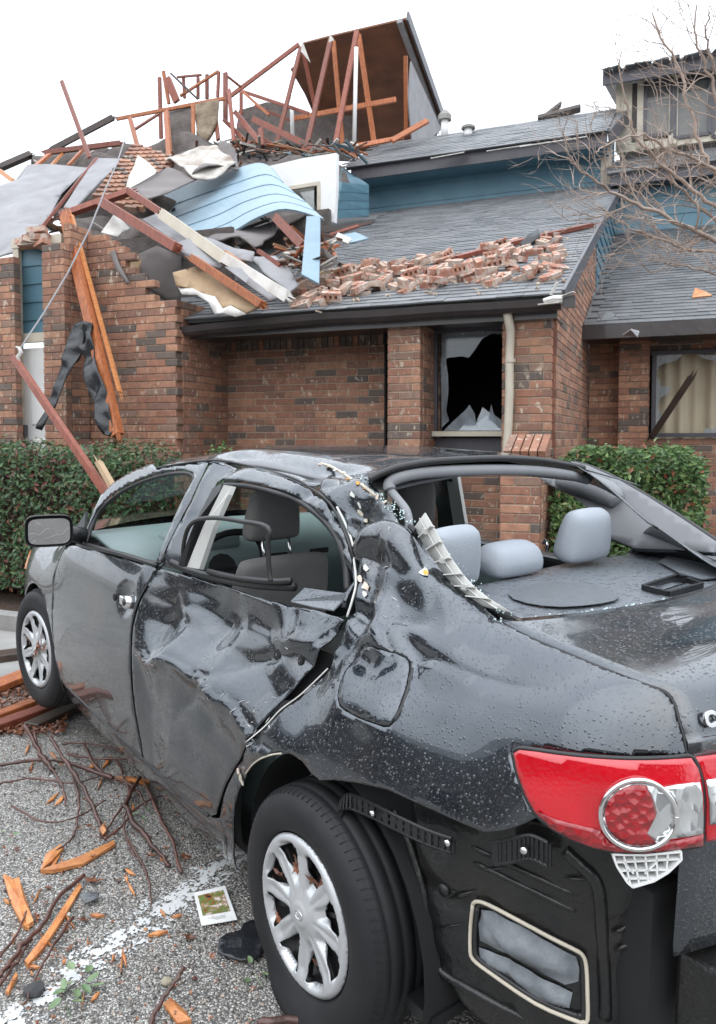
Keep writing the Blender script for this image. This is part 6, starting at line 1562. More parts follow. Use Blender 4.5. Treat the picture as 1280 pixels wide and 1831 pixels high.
if up_.z < 0: up_ = -up_
nz = dirx.cross(up_)
tx.matrix_basis = Matrix.Translation(b0+nrm_*.009) @ Matrix((dirx, up_, nz)).transposed().to_4x4() @ Matrix.Shear('XY', 3, (.18, 0)).to_4x4() if False else Matrix.Translation(b0+nrm_*.009) @ Matrix((dirx, up_, nz)).transposed().to_4x4()
# ---- tail lamp
def tail_mats():
    m, n, b = newmat('red_lens'); b.inputs['Base Color'].default_value = (.5,.004,.012,1); b.inputs['Roughness'].default_value = .10; b.inputs['Coat Weight'].default_value = 1; b.inputs['Coat Roughness'].default_value = .04
    c = ramp(n, noise_n(n, 4, 3), [(.3, (.56,.004,.014)), (.7, (.34,.001,.007))]); n.links.new(c, b.inputs['Base Color'])
    n.links.new(bump(n, voro_n(n, 130), .25, .002), b.inputs['Normal']); M['red'] = m
    m, n, b = newmat('dark_red_lens'); b.inputs['Base Color'].default_value = (.30,.003,.008,1); b.inputs['Roughness'].default_value = .12; b.inputs['Coat Weight'].default_value = 1; n.links.new(bump(n, voro_n(n, 60), .9, .01), b.inputs['Normal']); M['red2'] = m
    m, n, b = newmat('clear_reflector'); b.inputs['Base Color'].default_value = (.72,.74,.75,1); b.inputs['Metallic'].default_value = .85; b.inputs['Roughness'].default_value = .14; b.inputs['Coat Weight'].default_value = 1
    n.links.new(bump(n, voro_n(n, 34, feature='F1', stretch=(1,1,.45)), .9, .02), b.inputs['Normal']); M['clear'] = m
tail_mats()
def lamp_bulge(s, t, off=0.0):
    return S0f(s, t)+Nf(s, t)*(off+.012+min(0, damage(s, t)*.15))
TL = [(918,1345),(930,1338),(960,1341),(1020,1349),(1080,1354),(1140,1356),(1200,1354),(1231,1352),(1244,1372),(1252,1404),(1254,1440),(1252,1480),(1248,1507),(1200,1514),(1150,1519),(1100,1519),(1060,1511),(1020,1496),(985,1476),(958,1452),(940,1420),(925,1380)]
tl = panel('tail_light', TL, 'red', car, .016, gap=.003, th=.03, off=0.0, fn=lamp_bulge)
tube_px('lamp_gasket', TL+[TL[0]], .005, 'rubber', tl, 0, lambda x, y: lamp_bulge(*BS(x, y), -.006))
lb = lambda x, y, o=0: lamp_bulge(*BS(x, y), o)
# red/dark band below
panel('lower_lens', [(965,1448),(1000,1462),(1072,1478),(1090,1500),(1130,1510),(1180,1500),(1248,1484),(1248,1505),(1200,1512),(1150,1517),(1100,1517),(1060,1509),(1020,1494),(985,1474)], 'red2', tl, .02, gap=0, th=.004, off=.0035, fn=lamp_bulge)
panel('reverse_lens', [(1178,1403),(1205,1398),(1243,1394),(1248,1420),(1249,1455),(1248,1484),(1215,1490),(1180,1495),(1198,1470),(1203,1450),(1198,1425)], 'clear', tl, .012, gap=.001, th=.004, off=.004, fn=lamp_bulge)
circ_ = [(1137+63*math.cos(a), 1450+59*math.sin(a)) for a in np.linspace(0, 2*math.pi, 33)[:-1]]
panel('round_reflector', circ_, 'clear', tl, .012, gap=0, th=.004, off=.007, fn=lamp_bulge)
panel('indicator_lens', [(1137+56*math.cos(a), 1450+52*math.sin(a)) for a in np.linspace(R(60), R(285), 18)]+[(1158,1420),(1165,1450),(1150,1480)], 'red2', tl, .014, gap=0, th=.004, off=.012, fn=lamp_bulge)
tube_px('chrome_ring', circ_+[circ_[0]], .0048, 'chrome', tl, 0, lambda x, y: lb(x, y, .009))
# inner lamp on the boot lid
TL2 = [(1236,1352),(1290,1345),(1340,1338),(1345,1480),(1256,1502),(1258,1440),(1254,1398),(1247,1370)]
t2 = panel('tail_light', TL2, 'red', car, .02, gap=.002, th=.02, off=-.002, fn=lamp_bulge)
panel('reverse_lens', [(1254,1392),(1300,1385),(1340,1380),(1340,1455),(1300,1462),(1260,1468),(1260,1430)], 'clear', t2, .015, gap=0, th=.004, off=.003, fn=lamp_bulge)
def mirrored(o, par):
    me_ = o.data.copy(); me_.transform(Matrix.Diagonal((1,-1,1,1))); me_.flip_normals(); c_ = o.copy(); c_.data = me_; COL.objects.link(c_); c_.parent = par; return c_
for l_ in (tl, t2):
    m_l = mirrored(l_, car)
    for ch in list(l_.children): mirrored(ch, m_l)
# white bracket under the lamp, back plate greyed for shade between its ribs
wb = [(1093,1521),(1150,1522),(1213,1516),(1214,1530),(1190,1553),(1165,1568),(1128,1579),(1118,1570),(1100,1542)]
WB0 = lamp_bulge(*BS(1150,1505), -.03); WBN = Vector((-.72,.66,.05)).normalized()
def wbf(x, y, o=0.0): return CP(x, y, WB0+WBN*o, WBN)
me = mesh('bumper_bracket', [wbf(*p) for p in wb], [tuple(range(len(wb)))]); br_ = link('bumper_bracket', me, M['drywall'], car); solid(br_, .004, 0)
rb_ = MB()
for i in range(len(wb)): rb_.beam(wbf(*wb[i], .012), wbf(*wb[(i+1)%len(wb)], .012), .004, .030, up=WBN)
for (a, b_) in (((1112,1521),(1124,1574)),((1130,1521),(1140,1576)),((1150,1521),(1156,1570)),((1170,1519),(1172,1562)),((1191,1517),(1188,1552)),((1098,1536),(1212,1530)),((1104,1551),(1192,1549)),((1116,1565),(1170,1564)),((1112,1536),(1130,1556)),((1150,1556),(1172,1534))):
    rb_.beam(wbf(*a, .011), wbf(*b_, .011), .0032, .026, up=WBN)
rb_.build('ribs', M['white'], br_)
# ---- underbody where the bumper was
def SU(s, t, off=0.0): 
    p = S0f(s, t); n = Nf(s, t); return p+n*(off-.075-.016*vnoise(s*5, t*5, 0, 71)-.020*(1-abs(vnoise(s*3, t*4, 0, 72)))**4-.006*vnoise(s*15, t*15, 0, 73))
UB = [(640,1405),(690,1414),(775,1450),(865,1485),(960,1462),(1000,1480),(1060,1508),(1150,1516),(1260,1505),(1420,1480),(1440,1900),(1000,1900),(900,1840),(790,1740),(768,1690),(760,1620),(745,1560),(715,1490),(680,1440)]
stU = [BS(*p) for p in UB[:9]]
ub = panel('inner_rear_panel', [(sx(-.30),.60),(sx(-.5),.62),(.90,.66),(.62,.70),(.30,.72),(.02,.72),(.02,.02),(.5,.02),(.9,.02),(sx(-.50),.06),(sx(-.40),.20),(sx(-.34),.40)], 'under', car, .02, px=False, gap=0, fn=SU, th=.006)
pj = lambda P: proj(P)
# generic placing on the under panel by searching its surface
GU = np.array([[proj(SU(s, t)) for t in np.linspace(0,.8,60)] for s in np.linspace(.02, sx(-.2), 110)])
def BU(px, py):
    d = (GU[:,:,0]-px)**2+(GU[:,:,1]-py)**2; i, j = np.unravel_index(np.argmin(d), d.shape); s, t = np.linspace(.02, sx(-.2), 110)[i], np.linspace(0,.8,60)[j]
    for _ in range(5):
        e = 2e-3; p0 = proj(SU(s, t)); ps = proj(SU(s+e, t)); pt = proj(SU(s, t+e))
        J = np.array([[(ps[0]-p0[0])/e, (pt[0]-p0[0])/e], [(ps[1]-p0[1])/e, (pt[1]-p0[1])/e]]); dl = np.linalg.solve(J.T@J+np.eye(2)*50, J.T@np.array([px-p0[0], py-p0[1]]))
        dl = np.clip(dl, -.02, .02); s += dl[0]; t += dl[1]
    return float(s), float(t)
U3 = lambda x, y, o=0.0: SU(*BU(x, y), o)
# air vent with cream gasket
VT = [(850,1612),(858,1608),(878,1614),(930,1641),(990,1673),(1028,1692),(1042,1702),(1048,1722),(1050,1770),(1050,1816),(1042,1820),(1030,1818),(960,1788),(880,1734),(850,1710),(845,1690),(846,1650)]
b = MB(); b.tube(smooth_pts([U3(x, y, .010) for x, y in VT+[VT[0]]], 3), .0042, 8); vt = b.build('vent_gasket', M['cream'], car, True)
b = MB(); b.tube(smooth_pts([U3(945+(x-945)*.94, 1714+(y-1714)*.93, .004) for x, y in VT+[VT[0]]], 3), .006, 8); b.build('vent_frame', M['rubber'], vt, True)
M['flap'] = simple('dusty_vent_flap', (.07,.078,.088), .45, (.23,.25,.27), 9, 20, .4, .01)
def flap(pts, o_, mat, name):
    st_ = [Vector(BU(*p)) for p in pts]; V_, F_ = tri2d(st_, .010); P = dense(st_, .01); vs = []
    for v in V_:
        dm = min((v-p).length for p in P); vs.append(SU(v.x, v.y, o_+.017*smoothn(dm, 0, .045)+.006*vnoise(v.x*16, v.y*16, 0, 81)*min(1, dm/.02)+.010*(1-abs(vnoise(v.x*7, v.y*9, 0, 82)))**4*min(1, dm/.02)))
    fs = [tuple(f) for f in F_]; q = fs[len(fs)//2]
    if (vs[q[1]]-vs[q[0]]).cross(vs[q[2]]-vs[q[0]]).dot(Nf(V_[q[0]].x, V_[q[0]].y)) < 0: fs = [f[::-1] for f in fs]
    return link(name, mesh(name, vs, fs, True), M[mat], vt)
flap([(862,1625),(885,1628),(930,1652),(985,1684),(1030,1708),(1036,1730),(1034,1752),(1010,1758),(960,1730),(900,1700),(860,1680),(857,1650)], .004, 'flap', 'vent_flap')
flap([(858,1692),(890,1704),(950,1734),(1000,1760),(1024,1772),(1018,1800),(990,1794),(930,1762),(880,1728),(860,1712)], .004, 'flap', 'vent_flap')
# pressed ribs
for (x0_, y0_, x1_, y1_) in ((842,1513,1026,1599),(846,1541,1030,1630)):
    b = MB(); b.tube(smooth_pts([U3(x0_+(x1_-x0_)*f, y0_+(y1_-y0_)*f, .0) for f in (0,.33,.66,1)]), [.002]+[.0065]*11+[.002], 8); b.build('pressed_rib', M['under'], ub, True)
for (x0_, y0_, x1_, y1_) in ((1144,1638,1196,1625),(1140,1662,1192,1650),(1140,1600,1230,1578)):
    b = MB(); b.tube([U3(x0_, y0_, .002), U3(x1_, y1_, .002)], .005, 8); b.build('pressed_rib', M['under'], ub, True)
b = MB(); b.tube(smooth_pts([U3(x, y, 0) for x, y in ((1010,1520),(1040,1548),(1062,1570),(1072,1600),(1076,1660),(1080,1740),(1082,1820))]), .014, 8); b.build('corner_fold', M['under'], ub, True)
c_ = U3(795,1590,.002); b = MB(); n = Nf(*BU(795,1590)); b.tube([c_-n*.004, c_+n*.006], [.016,.014], 14); b.build('rubber_grommet', M['rubber'], ub, True)
# rear crash bar and tow parts in shadow
b = MB(); b.box((-.93,0,.50), (.07,1.05,.10)); bevel(b.build('crash_bar', M['under'], car), .012)
b = MB(); b.box((-.90,.50,.50), (.10,.10,.16)); bevel(b.build('crash_bar_mount', M['under'], car), .01)
for z in (.47,.53):
    b = MB(); b.tube([Vector((-.955,.50,z)), Vector((-.975,.50,z))], .012, 6); b.build('bolt', M['chrome'], car)
# black plastic retainer strips with bolts
def retainer(pts, w_, parent, name='bumper_retainer'):
    top_, bot_ = [U3(x, y, .045) for x, y in pts], [U3(x, y+w_, .045) for x, y in pts]; b = MB(); k = len(pts)
    T_ = smooth_pts(top_, 4); B__ = smooth_pts(bot_, 4)
    b.tube(T_, .0045, 6); b.tube(B__, .0045, 6); mid_l = [p.lerp(q, .5) for p, q in zip(T_, B__)]; b.tube(mid_l, .003, 5)
    for i in range(0, len(T_), 1):
        b.beam(T_[i], B__[i], .0045, .018)
        if i+1 < len(T_) and i % 2: b.beam(T_[i], B__[i+1], .003, .010)
    o = b.build(name, M['plastic'], parent); return o
for k_ in range(26):
    f_ = rnd.random(); x_, y_ = (rnd.uniform(780,1240), rnd.uniform(1500,1830))
    if 840 < x_ < 1056 and y_ > 1600: continue
    q0 = U3(x_, y_, .004); a_ = rnd.uniform(-.6,.9); q1 = U3(x_+rnd.uniform(15,60)*math.cos(a_), y_+rnd.uniform(15,50)*math.sin(a_), .006); b = MB(); b.tube([q0, q0.lerp(q1,.5)+Vector((0,0,rnd.uniform(-.006,.006))), q1], [.001, rnd.uniform(.002,.006), .001], 5); b.build('dented_ridge', M['under'], ub, True)
r1 = retainer([(575,1398),(610,1404),(650,1412),(690,1428),(740,1452),(790,1474),(830,1487)], 24, car)
r2 = retainer([(905,1492),(935,1486),(962,1480),(990,1492)], 38, car)
for (x, y) in ((696,1442),(828,1491),(955,1501)):
    p = U3(x, y, .056); n = Nf(*BU(x, y)); b = MB(); b.tube([p-n*.004, p+n*.006], [.0085,.007], 8); b.build('bolt', M['chrome'], r1 if x < 900 else r2, True)
# bent sheet edge behind the rear wheel
b = MB(); b.tube(smooth_pts([U3(x, y, .0) for x, y in ((700,1450),(725,1490),(742,1540),(758,1600),(766,1660),(772,1700),(790,1738),(850,1775),(920,1812),(980,1845))]), .010, 8); b.build('torn_liner_edge', M['under'], car, True)
# wheel house
b = MB(); vs = []; n = 18
for i in range(n+1):
    a = math.pi*i/n*1.15-.25
    for y in (.80,.42): vs.append((.40*math.cos(a)*1.0, y, .30+.40*math.sin(a)))
b.add(vs, [(2*i, 2*i+1, 2*i+3, 2*i+2) for i in range(n)]); b.build('wheel_house', M['void'], car, True)
b = MB(); vs = []
for i in range(n+1):
    a = math.pi*i/n*1.15-.25
    for y in (.80,.40): vs.append((2.58+.40*math.cos(a), y, .335+.40*math.sin(a)))
b.add(vs, [(2*i, 2*i+1, 2*i+3, 2*i+2) for i in range(n)]); b.build('wheel_house', M['void'], car, True)
for xx in (0.0, 2.58):
    b = MB(); b.box((xx,.40,.40), (.8,.02,.7)); b.build('wheel_house_wall', M['void'], car)
b = MB(); b.box((1.2,0,.20), (4.2,1.3,.02)); b.build('underside', M['void'], car)
b = MB(); b.box((-.45,0,.45), (.75,1.2,.5)); b.build('boot_floor', M['void'], car)
# paint chips / torn primer on the pillar and the gap edge
def chip(px_, py_, r_, mat='primer', off=.004, seed=0):
    s, t = BSD(px_, py_); rs = random.Random(seed+int(px_)); P = []; 
    for k in range(7):
        a = 2*math.pi*k/7; rr = r_*rs.uniform(.55,1.2); P.append(S(s+rr*math.cos(a), t+rr*math.sin(a), off))
    o = link('paint_chip', mesh('paint_chip', P, [tuple(range(7))]), M[mat], qp); solid(o, .002, 0); return o
M['orange'] = simple('orange_filler', (.75,.36,.06), .6, (.62,.24,.04), 20)
for i, (x, y, r_, m_) in enumerate(((760,1024,.016,'torn_white'),(762,1026,.010,'orange'),(655,1018,.010,'torn_white'),(640,1035,.012,'primer'),(648,1048,.014,'primer'),(644,1060,.010,'torn_white'),(628,884,.010,'torn_white'),(634,916,.012,'cream'),(645,925,.010,'cream'),(638,908,.008,'torn_white'),
    (560,828,.012,'torn_white'),(572,832,.010,'primer'),(586,836,.010,'cream'),(600,842,.010,'torn_white'),(612,850,.009,'cream'),(622,858,.009,'orange'),(640,866,.008,'orange'),(652,874,.008,'orange'),(664,884,.008,'cream'),(674,892,.008,'primer'),(688,900,.007,'cream'),(432,1390,.012,'cream'),(428,1378,.008,'primer'),(436,1400,.008,'cream'))):
    chip(x, y, r_, m_, .005, i)
srs = random.Random(21)
for k_ in range(52):
    if k_ < 30:
        i_ = srs.randrange(len(CREASE)-1); f_ = srs.random(); a_, b_ = CREASE[i_], CREASE[i_+1]; s_, t_ = a_[0]+(b_[0]-a_[0])*f_+srs.gauss(0,.02), a_[1]+(b_[1]-a_[1])*f_+srs.gauss(.0,.035); par = rd
    elif k_ < 44: s_, t_ = BS(srs.uniform(645,720), srs.uniform(900,1090)); par = qp
    else: s_, t_ = BS(srs.uniform(440,560), srs.uniform(1060,1300)); par = rd
    if par is rd and t_ > interp_poly(RD_TOP, s_)-.02: continue
    an = srs.uniform(-1.2,.3); l_ = srs.uniform(.003,.012); w_ = srs.uniform(.0005,.0014)
    P_ = [S(s_+l_*math.cos(an)*u, t_+l_*math.sin(an)*u, .0022) for u in (-1,0,1)]; b = MB(); b.tube(P_, [w_*.3, w_, w_*.3], 4); b.build('paint_scuff', M['torn_white'], par)
for pts in (((440,1384),(452,1368),(468,1356),(488,1349),(505,1347)),):
    tube_px('bare_edge', pts, .0025, 'cream', qp, .003)
tube_px('torn_edge', [(560,826),(590,836),(620,852),(650,872),(672,890)], .005, 'cream', qp, .006)
tube_px('torn_edge', [(600,906),(616,935),(628,970),(633,1005),(631,1040),(622,1070),(608,1098)], .0035, 'torn_white', qp, .003)
tube_px('torn_edge', [(566,1186),(533,1238),(503,1268),(475,1298),(449,1325)], .002, 'torn_white', qp, .002)
# crumbs of broken safety glass along the rear window edge
gc = MB(); rs = random.Random(9)
for i in range(230):
    f = rs.random(); a, b_ = ((700,900),(905,1108)) if rs.random() < .6 else ((640,852),(720,930))
    x = a[0]+(b_[0]-a[0])*f+rs.gauss(0,5); y = a[1]+(b_[1]-a[1])*f+rs.gauss(0,5); s, t = BSD(x, y); P = S(s, t, .003); z = rs.uniform(.0015,.0038)
    gc.box(P, (z, z, z), Euler((rs.random()*3, rs.random()*3, 0)).to_matrix())
for i in range(260):
    f = rs.random(); x = 915+(1280-915)*f; y = 1116-52*f+rs.gauss(0,3); P = CZ(x, y, 1.112); z = rs.uniform(.0025,.005); gc.box(P, (z, z, z), Euler((rs.random()*3, rs.random()*3, 0)).to_matrix())
gcm, n_, b_n = newmat('glass_crumbs'); b_n.inputs['Base Color'].default_value = (.55,.68,.68,1); b_n.inputs['Roughness'].default_value = .1; b_n.inputs['Coat Weight'].default_value = 1
o = gc.build('glass_crumbs', gcm, car); o['kind'] = 'stuff'
# torn white pillar trim with clips
TB = [((760,917),(742,942)),((775,942),(752,962)),((790,970),(765,985)),((807,999),(781,1008)),((828,1028),(797,1030)),((850,1052),(816,1050)),((878,1073),(836,1068)),((915,1095),(862,1084))]
pt = lambda x, y, o_=0: CY(x, y, .54) 
vs = []
for (a, b_) in TB: vs += [pt(*a), pt(*b_)]
tr_ = link('torn_pillar_trim', mesh('torn_pillar_trim', vs, [(2*i, 2*i+2, 2*i+3, 2*i+1) for i in range(len(TB)-1)], True), M['creamtrim'], car); solid(tr_, .004, 0)
b = MB()
for i, (a, b_) in enumerate(TB[1:-1]):
    A_, B_ = pt(*a), pt(*b_); n = Vector((-.35,.8,.45)).normalized(); b.beam(A_+n*.006, B_+n*.006, .003, .014, up=n); m_ = A_.lerp(B_, .5)+n*.008; b.box(m_, (.018,.010,.014)) if i % 2 == 0 else None
mids = [pt(*a).lerp(pt(*b_), .45)+Vector((-.35,.8,.45)).normalized()*.007 for a, b_ in TB]; b.tube(mids, .0025, 4)
b.build('ribs', M['creamtrim'], tr_)
b = MB(); p_ = pt(742,1000); b.tube([pt(746,985), pt(754,996), pt(762,1005)], [.008,.012,.007], 7); b.build('broken_clip', M['plastic'], tr_)
b = MB(); b.tube([pt(731,940), pt(744,950)], [.006,.010], 6); b.build('broken_clip', M['plastic'], tr_)
# shelf of torn sheet inside the rear window corner of the door
quadstrip('torn_door_sheet', [CY(545,1052,.74), CY(618,1062,.80), CY(612,1075,.80), CY(596,1092,.82), CY(560,1086,.83), CY(520,1076,.83)], 'shelf', car, .004)

# ---- wheels
def revolve(prof, n, ax_c, name, mat, parent, fn=None):
    vs = []; k = len(prof)
    for i in range(n):
        a = 2*math.pi*i/n
        for (y, r_) in prof:
            p = Vector((r_*math.cos(a), y, r_*math.sin(a))); vs.append(fn(p, a) if fn else p)
    fs = [(i*k+j, ((i+1)%n)*k+j, ((i+1)%n)*k+j+1, i*k+j+1) for i in range(n) for j in range(k-1)]
    return link(name, mesh(name, vs, fs, True), mat, parent)
TP = [(-.012,.200),(.004,.206),(.012,.216),(.016,.24),(.016,.262),(.010,.284),(-.004,.300),(-.014,.3075),(-.0155,.3075),(-.020,.3110),(-.034,.3140),(-.036,.3128),(-.043,.3128),(-.045,.3155),(-.072,.3170),(-.074,.3148),(-.083,.3148),(-.085,.3175),(-.110,.3175),(-.112,.3148),(-.121,.3148),(-.123,.3170),(-.150,.3155),(-.152,.3128),(-.159,.3128),(-.161,.3140),(-.176,.3110),(-.190,.300),(-.205,.284),(-.210,.25),(-.200,.206)]
def cap_mesh():
    def wpoly(c):
        w0, w1, r0_, r1_ = R(5), R(16), .088, .172
        P = []
        for f in np.linspace(-1, 1, 9): P.append((r1_*math.cos(c+f*w1), r1_*math.sin(c+f*w1)))
        for f in np.linspace(1, -1, 4): P.append((r0_*math.cos(c+f*w0), r0_*math.sin(c+f*w0)))
        return P
    holes = [wpoly(R(22.5+45*k+8)) for k in range(8)]
    outer = [(.200*math.cos(a), .200*math.sin(a)) for a in np.linspace(0, 2*math.pi, 97)[:-1]]
    V_, F_ = tri2d(outer, .0052, [[Vector(p) for p in h] for h in holes])
    vs = []
    for v in V_:
        r_ = math.hypot(v.x, v.y); a = math.atan2(v.y, v.x); k = (math.degrees(a)-8) % 45; sp_k = min(k, 45-k)  # 0 = spoke centre
        h = float(np.interp(r_, [0,.028,.034,.06,.10,.15,.176,.19,.20], [.008,.008,.004,-.002,-.004,-.004,.004,.006,-.004]))
        win = smoothn(sp_k, 9, 15)*smoothn(r_, .060, .09)*(1-smoothn(r_, .172, .184)); h -= .018*win
        groove = math.exp(-(sp_k/3.2)**2)*smoothn(r_, .04, .07)*(1-smoothn(r_, .15, .175)); h -= .004*groove
        vs.append(Vector((v.x, h, v.y)))
    return vs, [tuple(f) for f in F_]
capv, capf = cap_mesh()
def emblem(parent):
    b = MB()
    def ell(rx, rz_, cz=0): return [Vector((rx*math.cos(a), .0105, cz+rz_*math.sin(a))) for a in np.linspace(0, 2*math.pi, 25)]
    b.tube(ell(.0165,.0115), .0013, 5, cap=False); b.tube(ell(.0048,.0108), .0012, 5, cap=False); b.tube(ell(.0115,.0042,.0062), .0012, 5, cap=False); return b.build('emblem', M['chrome'], parent, True)
def wheel(loc_, spin, steer, flat):
    w_ = empty('wheel', loc_, 0, car); w_.rotation_euler = (0, 0, steer)
    W = CM @ Matrix.Translation(loc_) @ Matrix.Rotation(steer, 4, 'Z'); WI = W.inverted()
    def fn(p, a):
        q = W @ p
        if q.z < .012:
            d = .012-q.z; q.z = .012; p2 = WI @ q; p2.y += (d*1.1 if p.y > -.10 else -d*1.1); return p2
        if flat and q.z < .09 and p.y > -.05: p = p.copy(); p.y += .030*smoothn(.09-q.z, 0, .08)
        return p
    ty = revolve(TP, 144, None, 'tyre', M['tyre'], w_, fn)
    # shoulder blocks
    sb_ = MB()
    for i in range(84):
        a = 2*math.pi*i/84; 
        p0 = Vector((.300*math.cos(a), -.003, .300*math.sin(a))); p1 = Vector((.3125*math.cos(a+.02), -.030, .3125*math.sin(a+.02)))
        if (W @ p1).z > .03: sb_.beam(fn(p0, a), fn(p1, a), .0016, .006, up=(math.cos(a),0,math.sin(a)))
    sb_.build('tread_sipes', M['void'], w_)
    cp_ = link('hubcap', mesh('hubcap', capv, capf, True), M['alloy'], w_); cp_.rotation_euler = (0, spin, 0); cp_.location = (0, .006, 0)
    q = capf[0]; solid(cp_, .004, 0)
    em = emblem(cp_)
    revolve([(-.02,.0),(-.02,.06),(-.05,.10),(-.05,.18),(-.01,.20)], 48, None, 'rim', M['steel'], w_)
    b = MB()
    for k in range(16):
        a = R(22.5*k); b.beam((.07*math.cos(a),-.03,.07*math.sin(a)), (.185*math.cos(a),-.022,.185*math.sin(a)), .012, .012)
    b.build('rim_ribs', M['plastic'], w_)
    return w_
wheel(hub_r+Vector((0,0,.005)), R(10), 0, True)
wheel(Vector((2.555,.862,.335)), R(30), R(6), False)
w3 = wheel(Vector((0,-.862,.31)), 0, R(180), False); w4 = wheel(Vector((2.58,-.862,.335)), 0, R(180), False)
# leaves stuck in the hubcaps
def leafthing(P, size, nrm, label, group, mat='oldleaf', lobes=5):
    nrm = Vector(nrm).normalized(); t1 = nrm.orthogonal().normalized(); t1 = Matrix.Rotation(rnd.uniform(0, 6.28), 3, nrm) @ t1; t2 = nrm.cross(t1)
    n = lobes*2; vs = [P]
    for k in range(n):
        a = 2*math.pi*k/n; r_ = size*(1 if k % 2 == 0 else .45)*rnd.uniform(.75,1.2); vs.append(P+t1*r_*math.cos(a)+t2*r_*math.sin(a)*.7+nrm*size*rnd.uniform(-.1,.25))
    o = link('fallen_leaf', mesh('fallen_leaf', vs, [(0, k+1, (k+1) % n+1) for k in range(n)]), M[mat]); return tag(o, label, 'leaf', group)
for (x, y) in ((500,1560),(488,1575),(528,1535),(520,1560),(500,1640),(575,1580),(565,1720),(560,1575),(530,1550)):
    leafthing(CM @ CY(x, y, .862), rnd.uniform(.018,.032), CM.to_3x3() @ Vector((rnd.uniform(-.4,.4),1,rnd.uniform(-.4,.4))), 'brown oak leaf caught in the spokes of the rear hubcap', 'oak leaves caught in the rear hubcap')
for (x, y) in ((70,1155),(66,1165),(62,1172),(74,1148),(78,1160),(52,1146)):
    leafthing(CM @ CY(x, y, .875), rnd.uniform(.025,.045), CM.to_3x3() @ Vector((rnd.uniform(-.4,.4),1,rnd.uniform(-.4,.4))), 'orange leaf caught in the spokes of the front hubcap', 'orange leaves caught in the front hubcap')
# ============================================================ ground litter
def g3(px, py, z=.0): return G(px, py, z)
def branch(pts, r0, r1, label, mat='bark', lift=.012, group=None, seg=4, cat='branch', zs_=None):
    P = []
    for i, (x, y) in enumerate(pts):
        z = zs_[i] if zs_ else lift; P.append(G(x, y, z+r0))
    if cat == 'branch': r0 *= .72; r1 *= .72
    P = smooth_pts(P, seg+2); P = [p+Vector((rnd.gauss(0,r0*.38), rnd.gauss(0,r0*.38), rnd.gauss(0,r0*.2))) for p in P]; m_ = len(P)
    b = MB(); b.tube(P, [(r0+(r1-r0)*i/(m_-1))*rnd.choice([1,1,1,.9,.85,1.28])+0*i for i in range(m_)], 8)
    if cat == 'branch':
        for k in range(2, m_-1, 3):
            if rnd.random() < .55:
                d_ = Vector((rnd.gauss(0,1), rnd.gauss(0,1), abs(rnd.gauss(0,.5)))).normalized(); l_ = rnd.uniform(.02,.09); b.tube([P[k], P[k]+d_*l_*.5, P[k]+d_*l_+Vector((rnd.gauss(0,.01),rnd.gauss(0,.01),0))], [r0*.35, r0*.22, .0006], 5); o = b.build('branch' if cat == 'branch' else 'twig', M[mat], None, True); return tag(o, label, cat, group)
branch([(45,1298),(75,1350),(92,1378)], .016, .014, 'short thick broken branch standing up at the left of the branch pile', zs_=[.14,.04,.0])
branch([(90,1318),(118,1362),(150,1410),(178,1470),(184,1492)], .011, .013, 'long reddish branch running down through the pile to a split end', zs_=[.10,.06,.03,.01,.0])
branch([(-10,1368),(40,1362),(90,1358),(140,1370),(200,1392)], .010, .013, 'dark red branch lying level across the pile under the car sill', zs_=[.01,.02,.03,.03,.02])
branch([(120,1348),(170,1356),(235,1356)], .008, .006, 'thin dark branch end reaching under the car sill')
branch([(250,1390),(228,1430),(232,1460),(262,1500),(290,1530),(302,1550)], .012, .010, 'dark curved branch with a bend beneath the sill', zs_=[.02,.02,.02,.02,.01,0])
branch([(260,1400),(285,1460),(310,1510),(323,1560)], .009, .008, 'slim branch right of the bent one beneath the sill')
branch([(228,1430),(205,1462),(180,1500)], .007, .005, 'thin dark fork left of the bent branch')
branch([(120,1360),(140,1420),(138,1465),(128,1500),(100,1520)], .007, .005, 'brown curved branch hanging left of the long reddish one')
branch([(0,1562),(50,1542),(100,1525),(140,1500),(175,1492)], .005, .004, 'thin straight twig crossing left of the pile', cat='twig')
branch([(0,1745),(40,1690),(75,1655),(110,1600),(150,1565)], .011, .010, 'reddish stick slanting up left of the worn white line')
branch([(-5,1765),(30,1720),(55,1680)], .007, .006, 'dark stick below the slanting reddish stick')
branch([(0,1660),(30,1672),(65,1682)], .007, .005, 'short black twig at the left picture edge', mat='wood_dark', cat='twig')
branch([(175,1775),(190,1795),(205,1812),(232,1840)], .011, .012, 'short grey brown branch at the bottom left of the white line', zs_=[.03,.02,.01,.01])
branch([(330,1730),(310,1760),(285,1795),(268,1835)], .008, .009, 'straight dark red stick standing off the ground at bottom centre', zs_=[.06,.04,.02,.0])
branch([(285,1835),(340,1805),(400,1785),(480,1775)], .006, .005, 'thin long twig curving toward the flat rear tyre', cat='twig')
branch([(405,1630),(425,1680),(470,1715),(482,1750),(490,1810)], .0045, .005, 'thin twig crossing from the snapshot to the tyre', cat='twig')
branch([(498,1735),(470,1780),(440,1820),(425,1845)], .005, .006, 'pale twig leaning at the flat tyre', mat='bark_grey', cat='twig')
branch([(460,1830),(530,1822),(600,1808),(612,1806)], .014, .016, 'thick reddish broken branch lying against the rear tyre', lift=.02)
branch([(285,1610),(255,1655),(225,1690),(210,1705)], .005, .003, 'dark twig crossing the worn white line', cat='twig')
branch([(310,1555),(285,1600),(262,1640),(245,1670),(220,1700)], .004, .0025, 'fine dark twig beside the worn white line', cat='twig')
branch([(88,1420),(120,1418),(138,1428)], .004, .003, 'short crooked twig in the upper left of the pile', cat='twig')
branch([(262,1768),(300,1800),(330,1835)], .005, .004, 'short reddish twig at bottom centre', cat='twig')
